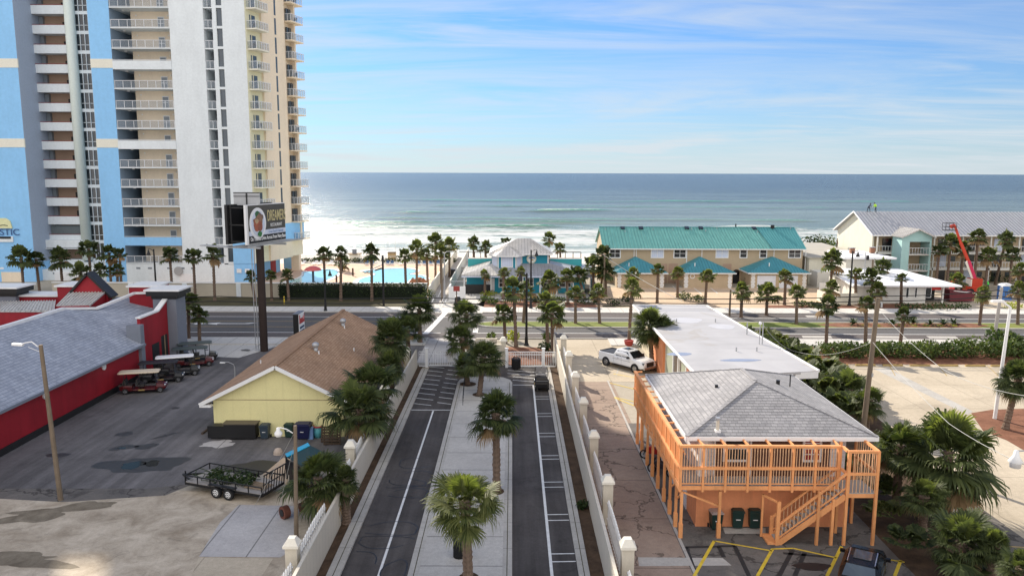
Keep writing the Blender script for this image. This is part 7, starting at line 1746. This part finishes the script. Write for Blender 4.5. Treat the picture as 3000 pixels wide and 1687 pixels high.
q=C5(930,365); bin_(q.x,q.y+.4,'dark green bin behind the glass lamp by the yellow wall',0,(.02,.05,.04)); q=C5(1045,370); bin_(q.x,q.y+.4,'wide navy blue waste bin by the yellow wall',0,(.012,.015,.07),w=1.1,h=1.15)
q=C5(1105,370); t=tag(MB().box(q.x-.18,q.x+.18,q.y,q.y+.4,0,.8).box(q.x-.2,q.x+.2,q.y-.02,q.y+.42,.8,.86).build('blue_crate',plain('crate_blue',(.18,.30,.55),.5)),'light blue upright crate beside the navy bin','crate')
q=C5(1158,362); t=thing('plastic_barrel','turquoise barrel with a red rim by the pallets','barrel',(q.x,q.y+.3,0)); MB().lathe((q.x,q.y+.3,0),[(0,0),(.26,0),(.3,.4),(.28,.78),(0,.78)],16).build('barrel_body',plain('barrel_teal',(.12,.45,.50),.5),t,smooth=True); MB().lathe((q.x,q.y+.3,.76),[(.27,0),(.34,.03),(.34,.1),(.27,.12)],16).build('rim',plain('barrel_red',(.4,.05,.06),.5),t)
q=C5(1275,415)
def pallet(x,y,label,rz,tx):
    t=thing('pallet',label,'pallet',group='pallets leaning by the left drive wall'); b=MB(); [b.box(-.6,.6,-.02,.02,.05+i*.2,.17+i*.2) for i in range(6)]; b.build('slats',m['wood_dark'],t); b=MB(); [b.box(xx-.04,xx+.04,.02,.12,0,1.25) for xx in (-.55,0,.55)]; b.build('bearers',m['wood_dark'],t); t.location=(x,y,0); t.rotation_euler=(R(tx),0,rz)
pallet(q.x,q.y,'front wooden pallet leaning upright by the dark palm',R(3),-12); pallet(q.x-.3,q.y+.5,'rear wooden pallet behind the front one',R(-2),-8)
# blue tarpaulin canopy and dark shed roof
a=P(838,1345,1.6); b_=P(905,1302,1.9); t=thing('tarp_shelter','dark green shelter with a bright blue sheet edge behind the wooden pole','shelter',(a.x,a.y,0))
c1=P(838,1335,1.5); c2=P(905,1302,2.0); c3=P(960,1330,1.7); c4=P(915,1385,1.5)
MB().slab([c1,c2,c3,c4],.08).build('sheet',plain('tarp_black',(.02,.05,.05),.6),t); MB().beam(c1+V(0,0,.03),c2+V(0,0,.03),.55,.05).build('blue_edge',plain('tarp_blue',(.03,.38,.62),.4),t)
b=MB(); [b.beam((c.x,c.y,0),c,.08,.08) for c in (c1,c2,c3,c4)]; b.beam((c1.x,c1.y,.7),(c4.x,c4.y,.7),.05,1.3); b.build('frame',m['black_metal'],t)
# red plough disc / hose reel, pot, sticks
q=C5(885,1005); t=thing('cable_reel','rusty red round reel lying beside the wooden pole','reel',(q.x,q.y,0)); MB().cyl((q.x-.05,q.y+.1,.36),(q.x+.2,q.y+.35,.36),.36,.36,18).build('reel_body',plain('rust_red',(.16,.06,.04),.8),t); MB().cyl((q.x-.08,q.y+.07,.36),(q.x-.05,q.y+.1,.36),.2,.2,14).build('hub',m['black_metal'],t)
q=C5(1045,930); t=tag(MB().lathe((q.x,q.y,0),[(0,0),(.2,0),(.3,.35),(.28,.38),(.22,.32),(0,.3)],14).build('plant_pot',plain('pot_brown',(.14,.07,.04),.8)),'brown bowl-shaped pot under the leaning palm','pot')
q=C5(850,485); t=tag(MB().lathe((q.x,q.y,0),[(.32,0),(.30,.2),(.2,.38),(0,.46)],14).build('pale_cone',plain('pale_tan',(.52,.42,.34),.8)),'pale cone-shaped cover beside the blue-edged shelter','cover')
q=C5(930,900); t=tag(MB().cyl((q.x,q.y,0),(q.x+.1,q.y,1.9),.03,.02,6).box(q.x-.06,q.x+.08,q.y-.06,q.y+.06,.35,.6).build('marker_post',m['wall_cream']),'thin yellowish marker post before the wooden pole','post')
p0=P(592,1272); p1=P(627,1245); tag(MB().beam((p0.x,p0.y,.06),(p1.x,p1.y,.06),.14,.12).build('timber_beam',m['wood_dark']),'dark timber beam lying left of the yellow building','beam')
# kerb stops on the right lot
for i,px in enumerate((2455,2535,2615,2695,2777,2857,2932)):
    p=P(px,1071+i*.4); tag(MB().box(p.x-1.0,p.x+1.0,p.y-.09,p.y+.09,0,.15).box(p.x-.95,p.x+.95,p.y-.07,p.y+.07,.15,.17).build('parking_stop',m['worn_yellow']),'%s worn yellow parking stop along the far edge of the right lot'%('leftmost','second','third','middle','fifth','sixth','rightmost')[i],'parking stop','parking stops along the right lot')
# red planter, orange canopy at the truck, white barrier, posts
q=P(1842,1012); tag(MB().lathe((q.x,q.y,0),[(0,0),(.4,0),(.55,.6),(.5,.62),(.45,.5),(0,.5)],14).build('planter',plain('planter_red',(.4,.06,.05),.6)),'red planter at the foot of the palm behind the pickup','planter')
q=P(1372,960); 
q=P(1338,902); t=thing('crossing_sign','small red sign on a brown post by the beach crossing','sign',(q.x,q.y,0)); MB().cyl((q.x,q.y,0),(q.x,q.y,2.4),.1,.08,8).build('post',m['wood_dark'],t); MB().box(q.x-.45,q.x+.45,q.y-.1,q.y,2.4,3.1).build('sign_plate',plain('sign_dark_red',(.30,.05,.04),.6),t)
q=P(1341,893); t=thing('covered_bin','dark domed bin with a white cap at the beach crossing','bin',(q.x,q.y,0)); MB().lathe((q.x,q.y,0),[(0,0),(.45,0),(.45,.9),(.36,1.15),(0,1.25)],16).build('bin_body',m['black_plastic'],t); MB().lathe((q.x,q.y,1.2),[(.2,0),(.32,.1),(0,.25)],14).build('cap',m['trim_white'],t)
for i,(px,py) in enumerate(((1243,880),(1252,880),(1258,900),(1288,898),(1297,900),(1283,870))):
    q=P(px,py); tag(MB().beam((q.x,q.y,0),(q.x+.5,q.y+1.6,1.1),.09,.09).build('slanted_rail',m['trim_white']),'%s pale slanted rail at the start of the beach path'%('first','second','third','fourth','fifth','sixth')[i],'rail','slanted rails at the beach path')
q=P(833,890); tag(MB().cyl((q.x,q.y,0),(q.x,q.y,1.1),.09,.09,8).build('marker_post',m['paint_yellow']),'short yellow marker post on the dark verge','post')
q=P(421,853); t=thing('notice_sign','white blank double sign near the black street lamp by the tower','sign',(q.x,112,0)); q=PY(430,855,112.); MB().box(q.x-2.4,q.x+2.2,112,112.2,q.z-.9,q.z+.2).build('board',m['white'],t); MB().box(q.x-.4,q.x-.1,112.02,112.18,0,q.z-.9).build('post',m['white'],t); t.location=(t.location.x,112,0)
# bollards at the pool
# pool furniture ----------------------------------------------------
q=P(918,829); t=thing('mushroom_umbrella','red mushroom umbrella standing in the wading pool','umbrella',(q.x,q.y,0)); MB().cyl((q.x,q.y,0),(q.x,q.y,2.3),.2,.2,12).build('post',plain('post_blue',(.05,.09,.13),.5),t); MB().lathe((q.x,q.y,2.2),[(1.45,0),(1.45,.12),(1.15,.42),(.6,.66),(0,.74)],20).build('canopy',plain('canopy_red',(.55,.12,.12),.5),t,smooth=True)
def lounger(px,py,label,blue,rz):
    p=P(px,py); t=thing('sun_lounger',label,'sun lounger',group='sun loungers along the sea side of the pool deck'); mm=plain('lounger_blue',(.06,.12,.22),.6) if blue else m['trim_white']
    MB().box(-.33,.33,-1.0,.3,.3,.36).build('seat',mm,t); MB().obox((0,.62,.58),.66,.8,.05,0,0,R(38)).build('backrest',mm,t); b=MB(); [b.box(sx_-.03,sx_+.03,sy-.03,sy+.03,0,.32) for sx_ in (-.3,.3) for sy in (-.9,.2)]; b.build('legs',m['trim_white'],t); place(t,(p.x,p.y,0),rz)
for i,(px,blue) in enumerate(((886,0),(921,0),(936,0),(966,0),(980,0),(1074,1),(1090,1),(1136,1),(1148,1),(1176,0),(1226,1),(1243,1),(1262,1),(1284,1))):
    lounger(px,776,'%s lounger of the row along the sea-side hedge, %s'%(('first','second','third','fourth','fifth','sixth','seventh','eighth','ninth','tenth','eleventh','twelfth','thirteenth','last')[i],'blue' if blue else 'white'),blue,R(-20 if not blue else 5))
b=MB(); rng=random.Random(8); q0=P(860,772); q1=P(1330,772)
for k in range(120): x=q0.x+(q1.x-q0.x)*rng.random(); leafblob(b,(x,q0.y+2.0,.5),.9,.5,.45,26,.3,rng)
tag(b.build('low_hedge',m['hedge']),'low hedge between the loungers and the white beach','hedge')
b=MB(); [b.box(q0.x+i*1.8-.04,q0.x+i*1.8+.04,q0.y+3,q0.y+3.08,0,1.3) for i in range(int((q1.x-q0.x)/1.8))]; b.box(q0.x,q1.x,q0.y+3,q0.y+3.06,1.2,1.28); tag(b.build('beach_fence',m['trim_white']),'thin white fence at the top of the beach behind the pool hedge','fence')
for i,(x,lb) in enumerate(((1053,'left'),(1078,'right'))):
    t=thing('beach_stairs',lb+' white wooden stair rail leading down to the beach','stair rail',(P(x,772).x,P(x,772).y+2,0),'stair rails down to the beach'); x_=P(x,772).x; y_=P(x,772).y+2; b=MB()
    b.beam((x_-1.8,y_,.9),(x_,y_,2.1),.07,.07).beam((x_-1.8,y_,.4),(x_,y_,1.5),.07,.07).beam((x_,y_,2.1),(x_+.9,y_,2.1),.07,.07); [b.box(x_-1.8+k*.6-.05,x_-1.8+k*.6+.05,y_,y_+.1,0,1.0+k*.37) for k in range(4)]; b.build('rails',m['cap_cream'],t)
q=P(1147,770); t=thing('lifeguard_hut','tan boxy beach hut with a slightly curved top by the sand','hut',(q.x,q.y+6,0)); h0=PY(1136,741,q.y+6); h1=PY(1158,762,q.y+6); MB().box(h0.x,h1.x,q.y+6,q.y+7.5,h1.z,h0.z).build('cabin',plain('hut_tan',(.42,.30,.16),.8),t); MB().box(h0.x-.05,h1.x+.05,q.y+5.95,q.y+7.55,h0.z,h0.z+.12).build('roof',m['wood_dark'],t); b=MB(); [b.box(x-.06,x+.06,q.y+6.1,q.y+6.2,0,h1.z) for x in (h0.x+.1,h1.x-.1)]; [b.cyl((x,q.y+6.5,h0.z),(x,q.y+6.5,h0.z+3),.03,.02,6) for x in (h0.x,h1.x)]; b.build('legs_and_rods',m['cap_cream'],t)
q=P(1032,768); t=thing('beach_kiosk','small pale beach kiosk left of the stair rails','kiosk',(q.x,q.y+2,0)); MB().box(q.x-1,q.x+1,q.y+2,q.y+4,0,1.4).build('cabin',m['cap_cream'],t); MB().box(q.x-1.3,q.x+1.3,q.y+1.7,q.y+4.3,1.4,1.55).build('roof',m['wood'],t); MB().box(q.x-.4,q.x+.4,q.y+2.2,q.y+3,1.55,2.5).build('vent_box',m['pilaster'],t)
for i,(px,py) in enumerate(((1034,808),(986,830))): q=P(px,py); tag(MB().cyl((q.x,q.y,0),(q.x,q.y,1.35),.16,.16,10).lathe((q.x,q.y,1.35),[(.16,0),(.1,.08),(0,.1)],10).build('bollard',m['wood_dark']),('brown bollard on the pool deck between the two pools','dark bollard at the hedge by the wading pool')[i],'bollard')
q=P(1222,832); t=thing('rock_planter','reddish brown rock planter at the right end of the large pool','planter',(q.x,q.y,0)); rng=random.Random(4); b=MB()
for k in range(14): a=rng.uniform(0,6.3); r_=rng.uniform(0,1.7); b.lathe((q.x+r_*math.cos(a),q.y+.7*r_*math.sin(a),0),[(rng.uniform(.5,.9),0),(rng.uniform(.5,.8),.4),(rng.uniform(.2,.4),rng.uniform(.6,1.1)),(0,1.1)],7)
b.build('rocks',plain('rock_red',(.32,.14,.07),.9,.3,2),t)
for i in range(3):
    q=PY(1450+i*0+600*0,0,130) if False else P(1360+i*14,795); t=thing('picnic_table',('left','middle','right')[i]+' picnic table on the terrace left of the restaurant','table',(q.x,q.y,0),'picnic tables on the terrace'); MB().box(q.x-.9,q.x+.9,q.y-.4,q.y+.4,.7,.76).build('table_top',m['wood'],t)
    for s in (-1,1): MB().box(q.x-.9,q.x+.9,q.y+s*.75-.14,q.y+s*.75+.14,.42,.47).build('bench',m['wood'],t)
    b=MB(); [b.beam((q.x+s*.6,q.y-.7,0),(q.x+s*.6,q.y+.2,.7),.07,.07) for s in (-1,1)]; [b.beam((q.x+s*.6,q.y+.7,0),(q.x+s*.6,q.y-.2,.7),.07,.07) for s in (-1,1)]; b.build('trestle',m['wood_dark'],t)
q=P(1328,815); t=thing('dark_bin','black rectangular bin behind the barred restaurant gate','bin',(q.x,q.y,0)); MB().box(q.x-.45,q.x+.45,q.y,q.y+.8,0,1.5).build('body',m['black_metal'],t); MB().box(q.x-.5,q.x+.5,q.y-.05,q.y+.85,1.5,1.6).build('lid',m['black_plastic'],t)
# ================================================================== WORK SITE AT THE MOTEL
lf=thing('boom_lift','red boom lift with its long arm raised up and left to an empty basket','boom lift',(PY(2855,845,124).x,124,0))
B_=PY(2852,842,124); red=plain('lift_red',(.55,.05,.02),.4,.1,1)
MB().box(B_.x-1.3,B_.x+1.3,123,125,.5,1.2).build('chassis',red,lf); MB().box(B_.x-.7,B_.x+.9,123.2,124.8,1.2,2.5).build('turret',red,lf); MB().box(B_.x-.9,B_.x-.7,123.3,124.7,1.3,2.4).build('engine_cover',m['cap_cream'],lf)
for wx in (-1,1):
    for wy in (-.95,.95): MB().cyl((B_.x+wx,124+wy-.18,.5),(B_.x+wx,124+wy+.18,.5),.5,.5,16).build('wheel',m['rubber'],lf)
e=[PY(2862,835,124),PY(2837,765,124),PY(2815,712,124),PY(2797,661,124)]
MB().beam(e[0],e[1],.42,.48).build('boom',plain('lift_pink',(.60,.03,.10),.4),lf); MB().beam(e[1],e[2],.34,.38).build('boom',red,lf); MB().beam(e[2],e[3],.26,.28).build('boom',red,lf)
MB().beam(e[0]+V(-.35,-.1,0),e[1]+V(-.35,-.1,0),.1,.5).build('boom_stripe',m['cap_cream'],lf)
k_=[PY(2797,661,124),PY(2765,662,124),PY(2766,674,124)]
MB().beam(e[3],k_[0]+V(-.6,0,-.2),.5,.5).build('jib',red,lf)
bx_=k_[1].x; bz=PY(2765,674,124).z; b=MB()
for z in (bz,bz+.55,bz+1.1): b.beam((bx_,123.4,z),(bx_+1.7,123.4,z),.06,.06).beam((bx_,124.4,z),(bx_+1.7,124.4,z),.06,.06).beam((bx_,123.4,z),(bx_,124.4,z),.06,.06).beam((bx_+1.7,123.4,z),(bx_+1.7,124.4,z),.06,.06)
for x in (0,.57,1.13,1.7): b.beam((bx_+x,123.4,bz),(bx_+x,123.4,bz+1.1),.05,.05).beam((bx_+x,124.4,bz),(bx_+x,124.4,bz+1.1),.05,.05)
b.box(bx_,bx_+1.7,123.4,124.4,bz-.06,bz); b.build('basket',m['black_metal'],lf)
q=P(2818,885); sk=thing('waste_skip','dark red waste skip with a pale rim before the lift machine','skip',(q.x,q.y,0)); b=MB().add([(q.x-2,q.y-.3,.2),(q.x+1.6,q.y-.3,.2),(q.x+1.6,q.y+1.6,.2),(q.x-2,q.y+1.6,.2),(q.x-2.2,q.y-.4,1.9),(q.x+1.9,q.y-.4,1.5),(q.x+1.9,q.y+1.7,1.5),(q.x-2.2,q.y+1.7,1.9)],[(3,2,1,0),(4,5,6,7),(0,1,5,4),(1,2,6,5),(2,3,7,6),(3,0,4,7)]); b.build('body',plain('skip_red',(.16,.03,.04),.7,.2,2),sk); MB().beam((q.x-1.6,q.y-.45,1.75),(q.x+1.7,q.y-.45,1.45),.08,.1).beam((q.x+1.75,q.y-.45,.3),(q.x+1.75,q.y-.45,1.5),.08,.08).build('rim',m['trim_white'],sk)
q=P(2797,868); tag(MB().box(q.x-.9,q.x-.1,q.y,q.y+.1,.9,3.3).build('flag_banner',plain('banner_red2',(.7,.06,.06),.6)),'upright red feather banner between the office porch and the skip','banner')
q=P(2950,879); tl=thing('portable_toilet','blue portable toilet cabin with a white domed roof','portable toilet',(q.x,q.y,0)); MB().box(q.x-.75,q.x+.75,q.y,q.y+1.4,0,2.1).build('cabin',plain('toilet_blue',(.05,.16,.42),.5),tl); b=MB(); loft(b,[(q.x-.8,ring(1.5,2.1,2.2,1.3,.03)),(q.x-.4,ring(1.5,2.1,2.5,1.0,.05)),(q.x+.4,ring(1.5,2.1,2.5,1.0,.05)),(q.x+.8,ring(1.5,2.1,2.2,1.3,.03))]); b.v=[(x,y+q.y+.7,z) for x,y,z in b.v]; b.build('dome',m['trim_white'],tl); b=MB(); [b.box(q.x-.35+i*.25,q.x-.25+i*.25,q.y-.03,q.y,.5,1.3) for i in range(4)]; b.box(q.x-.55,q.x+.55,q.y-.02,q.y,.1,1.95) if False else None; b.build('door_slots',m['glass_blue'],tl)
MB().box(q.x-1.0,q.x-.9,q.y-.1,q.y,0,2.2).build('corner_post',m['trim_white'],tl)
for i,(x,y,lb) in enumerate(((2497,727,'left'),(2556,725,'right'))): q=PY(x,y,131); t=thing('roof_vent',lb+' squat brown vent on the white flat roof beside the motel','vent',(q.x,131,4.2),'vents on the small white roof'); MB().box(q.x-.35,q.x+.35,130.7,131.3,q.z-.9,q.z).build('vent_body',plain('vent_brown',(.25,.12,.07),.7),t); MB().box(q.x-.42,q.x+.42,130.6,131.4,q.z,q.z+.1).build('vent_cap',m['metal_grey'],t)
# ================================================================== PEOPLE
def person(label, loc, rz, pose, top, legs, skin=(.35,.2,.13), vest=None, hair=(.03,.02,.015)):
    J = {'pel':(0,0,.95),'sp':(.0,0,1.15),'ch':(0,0,1.36),'nk':(0,0,1.50),'hd':(0,0,1.66),
         'lh':(-.10,0,.92),'lk':(-.12,.03,.50),'la':(-.13,-.02,.09),'lt':(-.14,.14,.03),'rh':(.10,0,.92),'rk':(.12,.03,.50),'ra':(.13,-.02,.09),'rt':(.14,.14,.03),
         'ls':(-.19,0,1.40),'le':(-.25,.0,1.12),'lw':(-.24,.10,.88),'rs':(.19,0,1.40),'re':(.25,0,1.12),'rw':(.24,.10,.88)}
    J.update(pose)
    rad={'pel':.15,'sp':.135,'ch':.155,'nk':.06,'lh':.10,'lk':.065,'la':.045,'lt':.035,'rh':.10,'rk':.065,'ra':.045,'rt':.035,'ls':.075,'le':.05,'lw':.035,'rs':.075,'re':.05,'rw':.035,'hd':.10}
    ks=list(J); idx={k:i for i,k in enumerate(ks)}
    E_=[('pel','sp'),('sp','ch'),('ch','nk'),('nk','hd'),('pel','lh'),('lh','lk'),('lk','la'),('la','lt'),('pel','rh'),('rh','rk'),('rk','ra'),('ra','rt'),('ch','ls'),('ls','le'),('le','lw'),('ch','rs'),('rs','re'),('re','rw')]
    vs=[Vector(J[k]) for k in ks]; es=[(idx[a],idx[c]) for a,c in E_]; rr=[rad[k] for k in ks]
    # fingers: short chains rooted in the palm
    for s,(w_,e_) in (('l',('lw','le')),('r',('rw','re'))):
        wv_=Vector(J[w_]); d=(wv_-Vector(J[e_])).normalized(); sd2=d.cross(Vector((0,1,.2))).normalized(); pm_=wv_+d*.07; vs.append(pm_); rr.append(.03); ip=len(vs)-1; es.append((idx[w_],ip))
        for f in range(5):
            if f==4: a_=pm_-d*.02+sd2*.04; tip=a_+d*.03+sd2*.03
            else: a_=pm_+d*.02+sd2*(.024-.016*f); tip=a_+d*(.06-.008*abs(f-1.5))
            vs += [a_,tip]; rr += [.012,.009]; n_=len(vs); es += [(ip,n_-2),(n_-2,n_-1)]
    me=bpy.data.meshes.new('person'); me.from_pydata([tuple(v) for v in vs],es,[]); o=bpy.data.objects.new('person',me); C.objects.link(o)
    md=o.modifiers.new('s','SKIN'); me.skin_vertices or None
    for i,v in enumerate(me.skin_vertices[0].data): v.radius=(rr[i],rr[i]*(.72 if i<3 else 1)); v.use_root=(i==0)
    md2=o.modifiers.new('d','SUBSURF'); md2.levels=1; md2.render_levels=1
    dg=bpy.context.evaluated_depsgraph_get(); m2=bpy.data.meshes.new_from_object(o.evaluated_get(dg)); o.modifiers.clear(); o.data=m2; m2.name='person'
    sk_=plain('skin',skin,.6); tp_=plain('shirt',top,.8); lg_=plain('trousers',legs,.85); bt_=plain('boots',(.03,.02,.015),.8)
    m2.materials.clear(); [m2.materials.append(x) for x in (tp_,lg_,sk_,bt_)]
    ws=[Vector(J['lw']),Vector(J['rw'])]; hd_=Vector(J['hd']); pl=Vector(J['pel']); tor=(Vector(J['ch'])-pl).normalized()
    for pg in m2.polygons:
        c=pg.center; mi=0
        if (c-hd_).length<.17 or (c-Vector(J['nk'])).length<.06 or min((c-w_).length for w_ in ws)<.11: mi=2
        elif (c-pl).dot(tor)<.02 and min((c-Vector(J[k])).length for k in ('le','re','lw','rw'))>.12: mi=1
        if c.z<.11: mi=3
        pg.material_index=mi; pg.use_smooth=True
    tag(o,label,'person')
    b=MB(); 
    prof=[]
    for k in range(9): a=math.pi*k/8*.62; prof.append((.115*math.sin(a),.115*math.cos(a)))
    b.lathe(hd_+Vector((0,-.015,.02)),prof[::-1],12); h_=b.build('hair',plain('hair',hair,.9),None,smooth=True); h_.parent=o
    b=MB(); f_=hd_+Vector((0,.09,0)); b.obox(f_+V(0,.02,-.01),.025,.035,.05).obox(f_+V(-.035,.005,.02),.025,.02,.014).obox(f_+V(.035,.005,.02),.025,.02,.014).obox(f_+V(0,.004,-.055),.05,.02,.012); g_=b.build('face',plain('face_features',(.18,.09,.06),.6),None); g_.parent=o
    b=MB(); [b.obox(hd_+V(s*.105,0,0),.02,.04,.06) for s in (-1,1)]; g_=b.build('ears',sk_,None); g_.parent=o
    if vest:
        b=MB(); d=Vector(J['ch'])-pl; c0=pl+d*.1; c1_=Vector(J['nk'])-d*.12; q1=V(.0,0,0)
        b.cyl(c0,c1_,.20,.215,14,cap=False); v_=b.build('vest',plain('hi_vis',vest,.7),None,smooth=True); v_.parent=o
        v_.scale=(1,1,1)
    o.location=loc; o.rotation_euler=(0,0,rz); o.scale=(1.02,)*3
    return o
zr_=lambda px,Y: 12.15
pa=PY(2543,623,142.8); pb_=PY(2566,623,142.6)
bend={'pel':(0,0,.92),'sp':(0,.10,1.10),'ch':(0,.24,1.26),'nk':(0,.34,1.36),'hd':(0,.42,1.46),'ls':(-.19,.24,1.28),'rs':(.19,.24,1.28),'le':(-.22,.36,1.03),'re':(.22,.36,1.03),'lw':(-.14,.42,.84),'rw':(.12,.45,.82),'la':(-.22,-.12,.09),'lk':(-.17,-.02,.5),'lt':(-.23,.04,.03),'ra':(.22,.14,.09),'rk':(.18,.14,.5),'rt':(.24,.30,.03)}
person('person in dark blue clothes stooping on the motel roof ridge, left of the two workers',(pa.x,142.7,12.0),R(-70),bend,(.03,.045,.09),(.025,.03,.05))
bend2=dict(bend); bend2.update({'hd':(0,.30,1.55),'nk':(0,.24,1.42),'ch':(0,.16,1.30),'le':(-.34,.30,1.16),'lw':(-.20,.45,1.0)})
person('person in a yellow-green safety shirt working on the motel roof ridge',(pb_.x,142.7,12.0),R(60),bend2,(.45,.75,.05),(.03,.035,.05),vest=(.45,.80,.06))
pc=P(2893,850); person('person in a bright green safety shirt bending beside the boom lift',(pc.x,pc.y,0),R(100),bend2,(.15,.80,.12),(.04,.05,.09),vest=(.15,.85,.15))
pd=PY(2476,712,145); person('person in dark shorts standing on the cream roof by the motel gable',(61.4,148,4.95),R(-90),{},(.12,.07,.05),(.08,.04,.04))
